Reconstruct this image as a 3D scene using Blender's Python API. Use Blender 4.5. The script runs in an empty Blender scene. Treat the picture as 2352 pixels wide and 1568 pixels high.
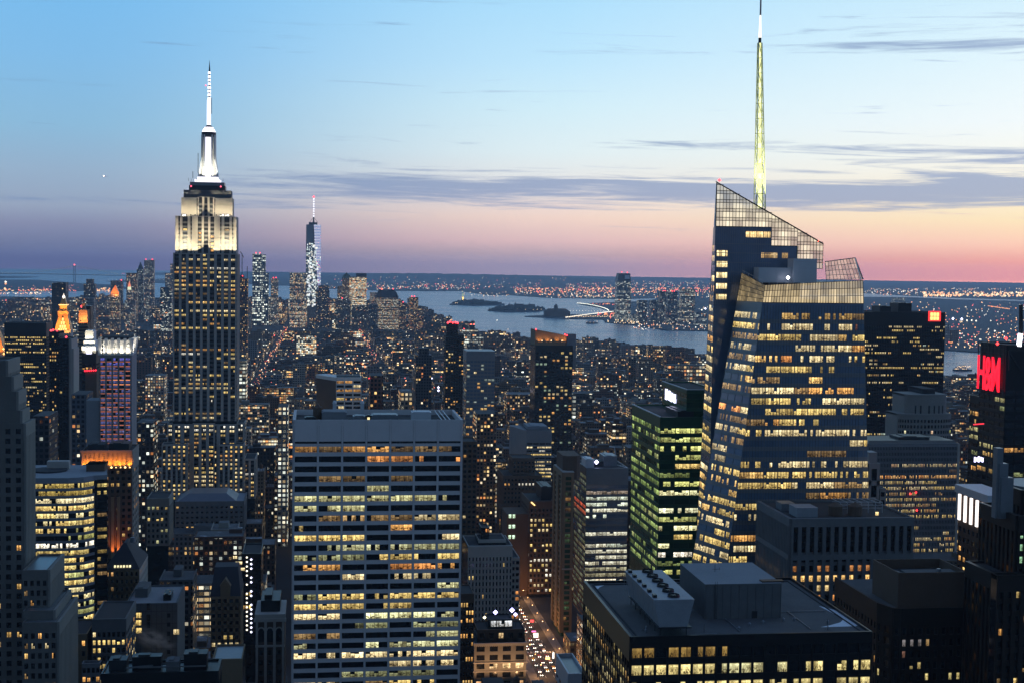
import bpy, math, random
import numpy as np
from mathutils import Vector, Matrix
from mathutils.geometry import tessellate_polygon
sc = bpy.context.scene
COL = sc.collection
R = random.Random(11)
rad = math.radians

# ------------------------------------------------------------------ camera
# photo measured on a 2352 x 1568 grid (u, v); focal length 3230 of those pixels
FPX, UC, VC = 3230.0, 1176.0, 784.0
CAMZ, PITCH, ROLL, YAW = 262.0, 3.10, 0.80, 7.8
cam = bpy.data.cameras.new('camera'); co = bpy.data.objects.new('camera', cam); COL.objects.link(co)
cam.sensor_width = 36.0; cam.lens = FPX/2352*36.0
cam.clip_start = 1.0; cam.clip_end = 150000.0
RM = Matrix.Rotation(rad(-YAW), 3, 'Z') @ Matrix.Rotation(rad(90-PITCH), 3, 'X') @ Matrix.Rotation(rad(ROLL), 3, 'Z')
co.matrix_world = Matrix.Translation((0, 0, CAMZ)) @ RM.to_4x4()
sc.camera = co
RT = RM.transposed()

def ray(u, v): return RM @ Vector(((u-UC)/FPX, -(v-VC)/FPX, -1.0))
def on_y(u, v, Y):
    d = ray(u, v); t = Y/d.y
    return Vector((d.x*t, Y, CAMZ+d.z*t))
def on_z(u, v, z=0.0):
    d = ray(u, v); t = (z-CAMZ)/d.z
    return Vector((d.x*t, d.y*t, z))
def proj(p):
    q = RT @ (Vector(p)-Vector((0, 0, CAMZ)))
    if q.z > -0.1: return None
    return (UC+FPX*q.x/-q.z, VC-FPX*q.y/-q.z, -q.z)

# ------------------------------------------------------------------ render look
sc.view_settings.view_transform = 'Standard'; sc.view_settings.look = 'None'
sc.view_settings.gamma = 1.0; sc.view_settings.exposure = 0.0
sc.cycles.max_bounces = 5; sc.cycles.diffuse_bounces = 2; sc.cycles.glossy_bounces = 3
sc.cycles.transparent_max_bounces = 12; sc.cycles.volume_bounces = 0
sc.cycles.sample_clamp_indirect = 3.0; sc.cycles.sample_clamp_direct = 20.0
sc.cycles.use_denoising = True

def lin(*c): return tuple(((x/255)/12.92 if x/255 <= .04045 else ((x/255+.055)/1.055)**2.4) for x in c)

class NT:
    """small helper for building node trees"""
    def __init__(s, tree): s.t = tree; s.n = tree.nodes; s.l = tree.links; s.n.clear()
    def add(s, typ, **kw):
        n = s.n.new(typ)
        for k, v in kw.items(): setattr(n, k, v)
        return n
    def put(s, sock, val):
        if isinstance(val, bpy.types.NodeSocket): s.l.new(val, sock)
        else:
            if sock.type == 'RGBA' and len(val) == 3: val = (*val, 1.0)
            sock.default_value = val
    def m(s, op, a, b=None, c=None, clamp=False):
        n = s.add('ShaderNodeMath', operation=op, use_clamp=clamp)
        for i, x in enumerate((a, b, c)):
            if x is not None: s.put(n.inputs[i], x)
        return n.outputs[0]
    def mix(s, f, a, b, blend='MIX'):
        n = s.add('ShaderNodeMix', data_type='RGBA', blend_type=blend)
        s.put(n.inputs[0], f); s.put(n.inputs[6], a); s.put(n.inputs[7], b)
        return n.outputs[2]
    def smooth(s, x, lo, hi, a=0.0, b=1.0):
        n = s.add('ShaderNodeMapRange', interpolation_type='SMOOTHSTEP')
        s.put(n.inputs[0], x)
        for i, v in enumerate((lo, hi, a, b)): n.inputs[1+i].default_value = v
        return n.outputs[0]
    def lerp(s, x, lo, hi, a=0.0, b=1.0):
        n = s.add('ShaderNodeMapRange')
        s.put(n.inputs[0], x)
        for i, v in enumerate((lo, hi, a, b)): n.inputs[1+i].default_value = v
        return n.outputs[0]
    def comb(s, x, y, z=0.0):
        n = s.add('ShaderNodeCombineXYZ')
        for i, v in enumerate((x, y, z)): s.put(n.inputs[i], v)
        return n.outputs[0]
    def sep(s, v):
        n = s.add('ShaderNodeSeparateXYZ'); s.put(n.inputs[0], v); return n.outputs
    def noise(s, vec, scale=1.0, detail=4.0, rough=.55, dist=0.0, fac=True):
        n = s.add('ShaderNodeTexNoise'); s.put(n.inputs['Vector'], vec)
        n.inputs['Scale'].default_value = scale; n.inputs['Detail'].default_value = detail
        n.inputs['Roughness'].default_value = rough; n.inputs['Distortion'].default_value = dist
        return n.outputs[0] if fac else n.outputs[1]
    def white(s, vec, color=False):
        n = s.add('ShaderNodeTexWhiteNoise', noise_dimensions='3D'); s.put(n.inputs['Vector'], vec)
        return n.outputs[1] if color else n.outputs[0]
    def ramp(s, f, stops):
        n = s.add('ShaderNodeValToRGB'); s.put(n.inputs[0], f)
        e = n.color_ramp.elements
        while len(e) < len(stops): e.new(.5)
        for k, (p, c) in enumerate(stops): e[k].position = p; e[k].color = (*c, 1)
        return n.outputs[0]

# ------------------------------------------------------------------ dusk sky (world)
HAZE = 4.3e-5
W = bpy.data.worlds.new('World'); sc.world = W; W.use_nodes = True
n = NT(W.node_tree)
tc = n.add('ShaderNodeTexCoord')
dx, dy, dz = n.sep(tc.outputs['Generated'])
elev = n.m('ARCSINE', dz)
SUNAZ = YAW+22.0                                  # where the sun went down, degrees right of +Y
az = n.m('ARCTAN2', dx, dy)                       # bearing right of +Y
phi = n.m('SUBTRACT', az, rad(YAW))               # bearing right of the view axis
sundist = n.m('ABSOLUTE', n.m('SUBTRACT', az, rad(SUNAZ)))
sundist = n.m('MINIMUM', sundist, n.m('SUBTRACT', 2*math.pi, sundist))
f = n.m('SUBTRACT', 1.0, n.m('DIVIDE', sundist, rad(42.0)), clamp=True)
p = n.m('DIVIDE', elev, 0.20, clamp=True)
def rmp(st): return n.ramp(p, [(max(0, e/0.20), lin(*c)) for e, c in st])
cl_ = rmp([(0, (92, 102, 142)), (.011, (112, 121, 155)), (.024, (133, 140, 170)), (.036, (150, 164, 188)), (.060, (150, 176, 202)), (.091, (140, 186, 218)), (.138, (130, 188, 232)), (.20, (118, 188, 240))])
cm_ = rmp([(0, (148, 140, 165)), (.008, (178, 158, 170)), (.017, (218, 184, 186)), (.034, (240, 212, 200)), (.055, (232, 228, 226)), (.080, (224, 239, 243)), (.111, (210, 238, 249)), (.142, (192, 231, 253)), (.20, (168, 221, 253))])
cr_ = rmp([(0, (226, 150, 150)), (.007, (240, 162, 150)), (.0195, (255, 206, 180)), (.035, (255, 232, 188)), (.048, (255, 240, 206)), (.069, (253, 248, 233)), (.10, (246, 252, 253)), (.146, (230, 248, 254)), (.20, (206, 238, 254))])
low = n.mix(n.lerp(f, .52, 1.0), n.mix(n.smooth(f, .05, .56), cl_, cm_), cr_)
# high sky: deep blue overhead, darker away from the sunset
zen = n.mix(n.smooth(sundist, .6, 2.6), lin(92, 122, 172), lin(68, 78, 110))
low = n.mix(1.0, low, n.comb(*(n.smooth(sundist, .75, 2.2, 1.0, k) for k in (.60, .46, .43))), 'MULTIPLY')
sky = n.mix(n.smooth(elev, .19, .95), low, zen)
# clouds: thin streaks lying along the horizon
def band(e0, slope, sig, p0, p1, amp):
    d = n.m('DIVIDE', n.m('SUBTRACT', elev, n.m('MULTIPLY_ADD', phi, slope, e0)), sig)
    g = n.m('EXPONENT', n.m('MULTIPLY', n.m('MULTIPLY', d, d), -1.0))
    return n.m('MULTIPLY', n.m('MULTIPLY', g, n.smooth(phi, p0, p1)), amp)
cl = band(.0535, -.002, .0115, -.27, -.09, 1.12)
for b in ((.060, .03, .008, .16, .30, .42), (.086, -.02, .006, -.02, .10, .55), (.150, .02, .014, .12, .27, .62), (.036, 0, .004, .30, .33, .0)):
    cl = n.m('ADD', cl, band(*b))
cl = n.m('ADD', cl, n.m('MULTIPLY', band(.040, .0, .0045, -.6, -.5, .5), n.smooth(phi, -.02, -.2)))
cvec = n.comb(n.m('MULTIPLY', phi, 7.0), n.m('MULTIPLY', n.m('MULTIPLY_ADD', phi, .022, elev), 150.0), 3.7)
cn = n.noise(cvec, 1.0, 7.0, .60, .9)
cvec2 = n.comb(n.m('MULTIPLY', phi, 22.0), n.m('MULTIPLY', n.m('MULTIPLY_ADD', phi, -.02, elev), 420.0), 1.3)
cn = n.m('ADD', n.m('MULTIPLY', cn, .78), n.m('MULTIPLY', n.noise(cvec2, 1.0, 4.0, .6), .22))
dens = n.m('ADD', n.m('MULTIPLY', n.m('SUBTRACT', cn, .5), 3.7), n.m('MULTIPLY_ADD', cl, 1.08, -.31))
dens = n.m('MULTIPLY', n.smooth(dens, .0, .75), n.smooth(elev, .012, .03, .25, 1.0))
dens = n.m('MULTIPLY', dens, n.smooth(elev, .2, .3, 1, 0))
ccol = n.mix(f, lin(112, 138, 180), lin(136, 158, 198))
sky = n.mix(n.m('MULTIPLY', dens, .76), sky, ccol)
# the air box below dims the lowest sky; make up for it
T = n.m('EXPONENT', n.m('MULTIPLY', -HAZE, n.m('MINIMUM', n.m('DIVIDE', 208.0, n.m('MAXIMUM', elev, .0005)), n.m('DIVIDE', 45000.0, n.m('MAXIMUM', n.m('COSINE', az), .2)))))
sc_ = n.add('ShaderNodeVectorMath', operation='SCALE'); sc_.inputs[0].default_value = (.07, .125, .24); n.put(sc_.inputs['Scale'], n.m('SUBTRACT', 1.0, T))
sb = n.add('ShaderNodeVectorMath', operation='SUBTRACT'); n.put(sb.inputs[0], sky); n.put(sb.inputs[1], sc_.outputs[0])
sd_ = n.add('ShaderNodeVectorMath', operation='SCALE'); n.put(sd_.inputs[0], sb.outputs[0]); n.put(sd_.inputs['Scale'], n.m('DIVIDE', 1.0, T))
mx_ = n.add('ShaderNodeVectorMath', operation='MAXIMUM'); n.put(mx_.inputs[0], sd_.outputs[0]); mx_.inputs[1].default_value = (.02, .03, .05)
sky = n.mix(n.smooth(sundist, .95, 1.3), mx_.outputs[0], sky)
sky = n.mix(n.smooth(elev, -.03, -.004, 1, 0), sky, lin(30, 38, 62))
bg = n.add('ShaderNodeBackground'); n.put(bg.inputs[0], sky); bg.inputs[1].default_value = 1.0
o = n.add('ShaderNodeOutputWorld'); n.l.new(bg.outputs[0], o.inputs[0])

# ------------------------------------------------------------------ mesh helper
class MB:
    def __init__(s): s.v = []; s.f = []; s.mi = []; s.uv = []; s.c = []; s.d = []
    def face(s, pts, m=0, uv=None, c=(0, 0, 0, 1), d=(0, 0, 0, 1)):
        k = len(s.v); s.v.extend(tuple(p) for p in pts); nn = len(pts)
        s.f.append(tuple(range(k, k+nn))); s.mi.append(m)
        s.uv.append(uv if uv else [(0, 0)]*nn); s.c.append(c); s.d.append(d)
    def box(s, x0, x1, y0, y1, z0, z1, m=0, c=(0, 0, 0, 1), d=(0, 0, 0, 1), bottom=False, top=True, mt=None):
        P = [(x0, y0), (x1, y0), (x1, y1), (x0, y1)]
        s.prism(P, z0, z1, m, c, d, bottom, top, mt)
    def prism(s, P, z0, z1, m=0, c=(0, 0, 0, 1), d=(0, 0, 0, 1), bottom=False, top=True, mt=None, Q=None, cell=None):
        """P counter-clockwise seen from above; Q = other outline at z1 (a taper)"""
        Q = Q or P; nn = len(P); acc = 0.0
        for i in range(nn):
            a, b = P[i], P[(i+1) % nn]; A, B = Q[i], Q[(i+1) % nn]
            L = math.hypot(b[0]-a[0], b[1]-a[1])
            if cell: u0, u1, w0, w1 = acc/cell[0], (acc+L)/cell[0], z0/cell[1], z1/cell[1]
            else: u0, u1, w0, w1 = 0, 1, 0, 1
            acc += L+37.0
            s.face([(a[0], a[1], z0), (b[0], b[1], z0), (B[0], B[1], z1), (A[0], A[1], z1)], m,
                   [(u0, w0), (u1, w0), (u1, w1), (u0, w1)], c, d)
        if top: s.face([(q[0], q[1], z1) for q in Q], m if mt is None else mt, [(q[0]*.1, q[1]*.1) for q in Q], c, d)
        if bottom: s.face([(q[0], q[1], z0) for q in reversed(P)], m, None, c, d)
    def cyl(s, x, y, z0, z1, r0, r1=None, seg=10, m=0, c=(0, 0, 0, 1), bottom=False, top=True):
        r1 = r0 if r1 is None else r1
        P = [(x+r0*math.cos(2*math.pi*k/seg), y+r0*math.sin(2*math.pi*k/seg)) for k in range(seg)]
        Q = [(x+r1*math.cos(2*math.pi*k/seg), y+r1*math.sin(2*math.pi*k/seg)) for k in range(seg)]
        s.prism(P, z0, z1, m, c, (0, 0, 0, 1), bottom, top and r1 > .001, None, Q)
    def bar(s, a, b, w, m=0, c=(0, 0, 0, 1)):
        a, b = Vector(a), Vector(b); t = (b-a).normalized()
        h = Vector((0, 0, 1)) if abs(t.z) < .9 else Vector((1, 0, 0))
        x = t.cross(h).normalized()*w/2; y = t.cross(x).normalized()*w/2
        q = [x+y, y-x, -x-y, x-y]
        for i in range(4):
            j = (i+1) % 4; s.face([a+q[i], b+q[i], b+q[j], a+q[j]], m, None, c)
        s.face([a+k for k in q], m, None, c); s.face([b+k for k in reversed(q)], m, None, c)
    def octa(s, p, r, m=0, c=(0, 0, 0, 1), rz=None):
        p = Vector(p); rz = rz or r
        e = [Vector((r, 0, 0)), Vector((0, r, 0)), Vector((-r, 0, 0)), Vector((0, -r, 0))]
        for i in range(4):
            a, b = e[i], e[(i+1) % 4]
            s.face([p+a, p+b, p+Vector((0, 0, rz))], m, None, c); s.face([p+b, p+a, p-Vector((0, 0, rz))], m, None, c)
    def build(s, name, mats, parent=None, smooth=False, off=(0, 0, 0)):
        me = bpy.data.meshes.new(name)
        off = Vector(off)
        vv = [(a-off.x, b-off.y, c-off.z) for a, b, c in s.v] if off.length else s.v
        me.from_pydata(vv, [], s.f)
        for m_ in (mats if isinstance(mats, (list, tuple)) else [mats]): me.materials.append(m_)
        if s.f:
            me.polygons.foreach_set('material_index', s.mi)
            L = me.uv_layers.new(name='UVMap')
            L.data.foreach_set('uv', np.array([x for uv in s.uv for q in uv for x in q], dtype=np.float32))
            for nm, src in (('lit', s.c), ('aux', s.d)):
                at = me.color_attributes.new(nm, 'FLOAT_COLOR', 'CORNER')
                cnt = [len(q) for q in s.f]
                at.data.foreach_set('color', np.repeat(np.array(src, dtype=np.float32), cnt, axis=0).ravel())
            if smooth: me.polygons.foreach_set('use_smooth', [True]*len(s.f))
        ob = bpy.data.objects.new(name, me); COL.objects.link(ob)
        ob.location = off
        if parent: ob.parent = parent
        return ob

def tag(o, label=None, cat=None, group=None, kind=None):
    for k, v in (('label', label), ('category', cat), ('group', group), ('kind', kind)):
        if v: o[k] = v
    return o
def thing(name, label, cat, loc=(0, 0, 0), group=None):
    o = bpy.data.objects.new(name, None); COL.objects.link(o); o.location = loc; o.empty_display_size = 2
    return tag(o, label, cat, group)

# ------------------------------------------------------------------ materials
def mat(name):
    m = bpy.data.materials.new(name); m.use_nodes = True
    n = NT(m.node_tree); out = n.add('ShaderNodeOutputMaterial'); b = n.add('ShaderNodeBsdfPrincipled')
    n.l.new(b.outputs[0], out.inputs[0])
    m.cycles.emission_sampling = 'NONE'
    return m, n, b
def solid(name, col, rough=.8, metal=0.0, vary=.25, scale=.15, bump=0.0, spec=.3):
    m, n, b = mat(name)
    g = n.add('ShaderNodeNewGeometry').outputs['Position']
    a = n.noise(g, scale, 5, .6); a2 = n.noise(g, scale*9, 3, .6)
    fac = n.m('MULTIPLY_ADD', n.m('ADD', n.m('MULTIPLY', a, .65), n.m('MULTIPLY', a2, .35)), 2*vary, 1-vary)
    n.put(b.inputs['Base Color'], n.mix(1.0, col, n.comb(fac, fac, fac), 'MULTIPLY'))
    b.inputs['Roughness'].default_value = rough; b.inputs['Metallic'].default_value = metal
    b.inputs['Specular IOR Level'].default_value = spec
    if bump:
        bn = n.add('ShaderNodeBump'); bn.inputs['Strength'].default_value = bump; n.put(bn.inputs['Height'], a2)
        n.l.new(bn.outputs[0], b.inputs['Normal'])
    return m
def glow(name, col, st):
    m, n, b = mat(name)
    b.inputs['Base Color'].default_value = (*[min(1, c*.5) for c in col], 1)
    b.inputs['Emission Color'].default_value = (*col, 1); b.inputs['Emission Strength'].default_value = st
    return m
M = {}
M['limestone'] = solid('limestone', (.25, .235, .215), .85, scale=.06)
M['shaded_limestone'] = solid('shaded_limestone', (.15, .14, .13), .9, vary=.35, scale=.12, bump=.2)
M['pale_stone'] = solid('pale_stone', (.42, .39, .36), .85, scale=.08)
M['travertine'] = solid('travertine', (.64, .60, .60), .7, vary=.14, scale=.2)
M['tan_brick'] = solid('tan_brick', (.23, .165, .10), .9, scale=.1)
M['brown_brick'] = solid('brown_brick', (.13, .085, .06), .9, scale=.1)
M['grey_concrete'] = solid('grey_concrete', (.24, .25, .27), .85, scale=.08)
M['dark_metal'] = solid('dark_metal', (.03, .032, .036), .45, .3, scale=.2)
M['black_metal'] = solid('black_metal', (.014, .014, .016), .4, .2, scale=.2)
M['bronze'] = solid('bronze', (.030, .022, .018), .45, .3, scale=.2)
M['grey_metal'] = solid('grey_metal', (.22, .24, .27), .45, .5, scale=.3)
M['white_metal'] = solid('white_metal', (.55, .58, .62), .5, .2, vary=.12, scale=.4)
M['white_paint'] = solid('white_paint', (.72, .72, .70), .6, vary=.1, scale=.4)
M['unit_metal'] = solid('unit_metal', (.29, .31, .34), .55, .2, vary=.3, scale=.35)
M['green_frame'] = solid('green_frame', (.026, .10, .05), .35, .2, scale=.2)
M['blue_frame'] = solid('blue_frame', (.20, .215, .23), .35, .3, scale=.15)
M['mid_concrete'] = solid('mid_concrete', (.165, .165, .17), .9, vary=.35, scale=.15, bump=.2)
M['spandrel'] = solid('spandrel', (.085, .085, .09), .6, .2)
M['dull_concrete'] = solid('dull_concrete', (.12, .125, .13), .9, vary=.35, scale=.25)
M['roof_gravel'] = solid('roof_gravel', (.11, .11, .112), .95, vary=.55, scale=.11, bump=.4)
M['roof_dark'] = solid('roof_dark', (.045, .045, .05), .95, vary=.4, scale=.2)
M['roof_pale'] = solid('roof_pale', (.26, .28, .31), .9, vary=.35, scale=.2)
M['snow'] = solid('snow', (.72, .75, .80), .9, vary=.08, scale=.5)
M['slate'] = solid('slate', (.045, .045, .055), .8, scale=.4)
M['copper_green'] = solid('copper_green', (.06, .12, .11), .7, scale=.2)
M['gold_leaf'] = solid('gold_leaf', (.70, .36, .12), .45, .4, vary=.15, scale=.3)
M['asphalt'] = solid('asphalt', (.05, .05, .052), .8, vary=.25, scale=.3)
M['road_paint'] = solid('road_paint', (.6, .6, .58), .8, vary=.2, scale=.8)
M['pavement'] = solid('pavement', (.20, .19, .18), .9, scale=.3)
M['city_ground'] = solid('city_ground', (.05, .05, .055), .9, scale=.02)
M['tyre'] = solid('tyre', (.02, .02, .02), .9)
M['foliage'] = solid('foliage', (.05, .06, .045), .95, vary=.5, scale=.05)

def glassm(name, col, rough=.12, spec=.5):
    m, n, b = mat(name)
    g = n.add('ShaderNodeNewGeometry').outputs['Position']
    a = n.noise(g, .22, 3, .6)
    n.put(b.inputs['Base Color'], n.mix(a, col, tuple(c*1.8 for c in col)))
    n.put(b.inputs['Roughness'], n.lerp(a, .3, .7, rough*.6, rough*1.6)); b.inputs['Specular IOR Level'].default_value = spec
    bn = n.add('ShaderNodeBump'); bn.inputs['Strength'].default_value = .12; n.put(bn.inputs['Height'], n.noise(g, .6, 2)); n.l.new(bn.outputs[0], b.inputs['Normal'])
    return m
M['dark_glass'] = glassm('dark_glass', (.008, .009, .011))
M['blue_glass'] = glassm('blue_glass', (.09, .125, .18), .10, 1.0)
M['green_glass'] = glassm('green_glass', (.010, .045, .020), .15, .5)

# lit windows: colour per window in 'lit' (rgb = lamp colour x strength, a = seed), room clutter from UV
m, n, b = mat('lit_window')
at = n.add('ShaderNodeAttribute', attribute_name='lit')
uvx, uvy, _ = n.sep(n.add('ShaderNodeUVMap', uv_map='UVMap').outputs[0])
seed = n.m('MULTIPLY', at.outputs['Alpha'], 97.0)
part = n.white(n.comb(n.m('FLOOR', n.m('MULTIPLY', uvx, 4.0)), seed, 1.0))
clut = n.noise(n.comb(n.m('MULTIPLY', uvx, 7.0), n.m('MULTIPLY', uvy, 3.6), seed), 1.0, 4, .65)
low_ = n.smooth(uvy, .72, .30)
cl = n.m('MULTIPLY', n.smooth(clut, .46, .58), n.m('MULTIPLY_ADD', low_, .72, .22))
blind = n.m('MULTIPLY', n.m('LESS_THAN', n.white(n.comb(n.m('FLOOR', n.m('MULTIPLY', uvx, 2.0)), seed, 5.0)), .22), n.m('GREATER_THAN', uvy, .45))
k = n.m('MULTIPLY', n.m('MULTIPLY_ADD', part, .85, .45), n.m('SUBTRACT', 1.0, cl))
k = n.m('MULTIPLY', k, n.m('MULTIPLY_ADD', blind, -.35, 1.0))
k = n.m('MULTIPLY', k, n.lerp(uvy, 0, 1, .82, 1.14))
strip = n.m('MULTIPLY', n.m('LESS_THAN', n.m('ABSOLUTE', n.m('SUBTRACT', uvy, .84)), .07), n.m('GREATER_THAN', n.white(n.comb(n.m('FLOOR', n.m('MULTIPLY', uvx, 9.0)), seed, 8.0)), .55))
k = n.m('MULTIPLY_ADD', strip, .55, k)
b.inputs['Base Color'].default_value = (.012, .012, .013, 1); b.inputs['Roughness'].default_value = .15
n.put(b.inputs['Emission Color'], n.mix(1.0, at.outputs['Color'], n.comb(k, n.m('POWER', k, 1.08), n.m('POWER', k, 1.2)), 'MULTIPLY'))
b.inputs['Emission Strength'].default_value = 1.45
M['lit_window'] = m
# translucent screen: lit panes one can partly see through
m, n, b = mat('screen_glass')
at = n.add('ShaderNodeAttribute', attribute_name='lit')
n.put(b.inputs['Emission Color'], at.outputs['Color']); b.inputs['Emission Strength'].default_value = 1.0
b.inputs['Base Color'].default_value = (.1, .11, .11, 1); b.inputs['Roughness'].default_value = .15
tr = n.add('ShaderNodeBsdfTransparent'); tr.inputs[0].default_value = (.9, .94, .94, 1); ms = n.add('ShaderNodeMixShader'); ms.inputs[0].default_value = .42
n.l.new(b.outputs[0], ms.inputs[1]); n.l.new(tr.outputs[0], ms.inputs[2]); n.l.new(ms.outputs[0], n.n['Material Output'].inputs[0])
M['screen_glass'] = m
# plain lamps: emission straight from 'lit'
m, n, b = mat('lamp_glow')
at = n.add('ShaderNodeAttribute', attribute_name='lit')
n.put(b.inputs['Emission Color'], at.outputs['Color']); b.inputs['Emission Strength'].default_value = 1.0
b.inputs['Base Color'].default_value = (.1, .1, .1, 1)
M['lamp_glow'] = m

# walls of the many ordinary buildings: UV counts bays and floors, 'lit' = wall tint (a = seed), 'aux' = lit share, warmth, window width, strength
m, n, b = mat('city_wall')
at = n.add('ShaderNodeAttribute', attribute_name='lit'); ax = n.add('ShaderNodeAttribute', attribute_name='aux')
lp, warm, ww = n.sep(ax.outputs['Color']); stren = ax.outputs['Alpha']
uvx, uvy, _ = n.sep(n.add('ShaderNodeUVMap', uv_map='UVMap').outputs[0])
seed = n.m('MULTIPLY', at.outputs['Alpha'], 613.0)
cx, cy = n.m('FLOOR', uvx), n.m('FLOOR', uvy); fx, fy = n.m('FRACT', uvx), n.m('FRACT', uvy)
wx = n.m('LESS_THAN', n.m('ABSOLUTE', n.m('SUBTRACT', fx, .5)), n.m('MULTIPLY', ww, .5))
wy = n.m('LESS_THAN', n.m('ABSOLUTE', n.m('SUBTRACT', fy, .52)), .29)
win = n.m('MULTIPLY', wx, wy)
r1 = n.white(n.comb(cx, cy, seed)); rc = n.white(n.comb(cx, cy, n.m('ADD', seed, 3.3)), True)
rr, rg, rb_ = n.sep(rc)
fl = n.white(n.comb(cy, seed, 9.0)); fl2 = n.m('MULTIPLY_ADD', n.m('POWER', fl, 2.2), 2.2, .25)
lit = n.m('LESS_THAN', r1, n.m('MULTIPLY', lp, fl2))
wc = n.mix(n.smooth(n.m('ADD', n.m('MULTIPLY', rr, .6), n.m('MULTIPLY', warm, .8)), .45, 1.1), (.85, .92, .80), (1.0, .62, .22))
wc = n.mix(n.m('LESS_THAN', rg, n.m('MULTIPLY', warm, .22)), wc, (1.0, .36, .10))
pw = n.m('MULTIPLY', n.m('MULTIPLY_ADD', n.m('POWER', rb_, 2.0), 1.3, .25), stren)
em = n.m('MULTIPLY', n.m('MULTIPLY', win, lit), pw)
geo = n.add('ShaderNodeNewGeometry').outputs['Position']
dirt = n.noise(geo, .05, 5, .6)
wall = n.mix(1.0, at.outputs['Color'], n.comb(*(n.m('MULTIPLY_ADD', dirt, .8, .6),)*3), 'MULTIPLY')
n.put(b.inputs['Base Color'], n.mix(win, wall, (.012, .014, .018)))
n.put(b.inputs['Roughness'], n.m('MULTIPLY_ADD', win, -.65, .85)); b.inputs['Specular IOR Level'].default_value = .35
n.put(b.inputs['Emission Color'], n.mix(1.0, wc, n.comb(em, em, em), 'MULTIPLY')); b.inputs['Emission Strength'].default_value = 1.0
M['city_wall'] = m
# ordinary roofs: tar, gravel, old snow by seed
m, n, b = mat('city_roof')
at = n.add('ShaderNodeAttribute', attribute_name='lit')
geo = n.add('ShaderNodeNewGeometry').outputs['Position']
sd = n.white(n.comb(at.outputs['Alpha'], 2.0, 4.0))
a = n.noise(geo, .08, 4, .65)
base = n.mix(n.smooth(sd, .35, .95), (.055, .055, .06), (.20, .205, .215))
base = n.mix(n.m('MULTIPLY', n.smooth(a, .56, .66), n.m('GREATER_THAN', sd, .55)), base, (.45, .48, .52))
n.put(b.inputs['Base Color'], n.mix(1.0, base, n.comb(*(n.m('MULTIPLY_ADD', n.noise(geo, .4, 3), .8, .6),)*3), 'MULTIPLY')); b.inputs['Roughness'].default_value = .95
M['city_roof'] = m
# harbour water
m, n, b = mat('harbour_water')
geo = n.add('ShaderNodeNewGeometry').outputs['Position']
px, py, pz = n.sep(geo)
w1 = n.noise(n.comb(n.m('MULTIPLY', px, .010), n.m('MULTIPLY', py, .022), 0), 1.0, 6, .68)
w2 = n.noise(n.comb(n.m('MULTIPLY', px, .0012), n.m('MULTIPLY', py, .0035), 2), 1.0, 5, .6)
bn = n.add('ShaderNodeBump'); bn.inputs['Strength'].default_value = .55; bn.inputs['Distance'].default_value = 14.0
n.put(bn.inputs['Height'], w1); n.l.new(bn.outputs[0], b.inputs['Normal'])
n.put(b.inputs['Base Color'], n.mix(w2, (.04, .16, .29), (.06, .20, .36)))
n.put(b.inputs['Roughness'], n.lerp(w2, .35, .65, .14, .26)); b.inputs['IOR'].default_value = 1.33
M['harbour_water'] = m
M['far_land'] = solid('far_land', (.06, .066, .075), .95, vary=.5, scale=.004)
# ------------------------------------------------------------------ setting: land and water
WZ = -6.0
def inside(x, y, P):
    c = False; j = len(P)-1
    for i in range(len(P)):
        xi, yi = P[i]; xj, yj = P[j]
        if (yi > y) != (yj > y) and x < (xj-xi)*(y-yi)/(yj-yi)+xi: c = not c
        j = i
    return c
def slab(name, P, z0, z1, m, kind='structure', label=None):
    mb = MB(); tri = tessellate_polygon([[Vector((x, y, 0)) for x, y in P]])
    for t in tri:
        q = [Vector((*P[i], z1)) for i in t]
        if (q[1]-q[0]).cross(q[2]-q[0]).z < 0: q.reverse()
        mb.face(q)
    area = sum(P[i][0]*P[(i+1) % len(P)][1]-P[(i+1) % len(P)][0]*P[i][1] for i in range(len(P)))
    Q = P if area > 0 else P[::-1]
    mb.prism(Q, z0, z1, top=False)
    return tag(mb.build(name, M[m]), label, kind=kind)
def shore(pts, z=0.0): return [tuple(on_z(u, v, z)[:2]) for u, v in pts]

w = MB(); RW = 37500.0
w.face([(RW*math.sin(a), RW*math.cos(a), WZ) for a in (rad(k) for k in range(360, 0, -3))])
tag(w.build('water', M['harbour_water']), kind='structure')

WEST = [(2700, 938), (2400, 900), (2210, 881), (1900, 851), (1625, 824), (1500, 806), (1400, 791), (1320, 786), (1230, 782), (1140, 777), (1108, 767), (1062, 749), (1003, 739), (972, 723), (955, 716), (860, 714), (765, 714)]
EAST = [(600, 706), (350, 702), (200, 713), (100, 723), (0, 724), (-300, 738)]
MAN = shore(WEST+EAST) + [(-4200, 4200), (-4200, -900), (4200, -900)]
slab('city_ground', MAN, WZ-4, 0.0, 'city_ground')
NJ = shore([(2700, 850), (2352, 814), (2170, 802), (1990, 787), (1750, 771), (1626, 759), (1526, 757), (1460, 746), (1390, 739), (1385, 733), (1300, 731), (1205, 726), (1279, 722), (1375, 722), (1408, 715), (1375, 706), (1327, 697.5), (1416, 694), (1480, 692), (1520, 684), (1640, 684), (1985, 682), (2090, 683), (2200, 688), (2352, 692), (2700, 704)], -2)
slab('jersey_ground', NJ, WZ-4, -2.0, 'far_land')
a0, a1 = on_z(560, 640), on_z(2900, 690)
farL = [tuple(on_z(u, v, -1)[:2]) for u, v in ((560, 652), (690, 657), (740, 662), (870, 667), (1000, 668.5), (1058, 668), (1120, 677), (1170, 677), (1250, 683), (1416, 686), (1640, 682), (1985, 673), (2090, 679), (2210, 684), (2352, 688), (2900, 700))]
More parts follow.
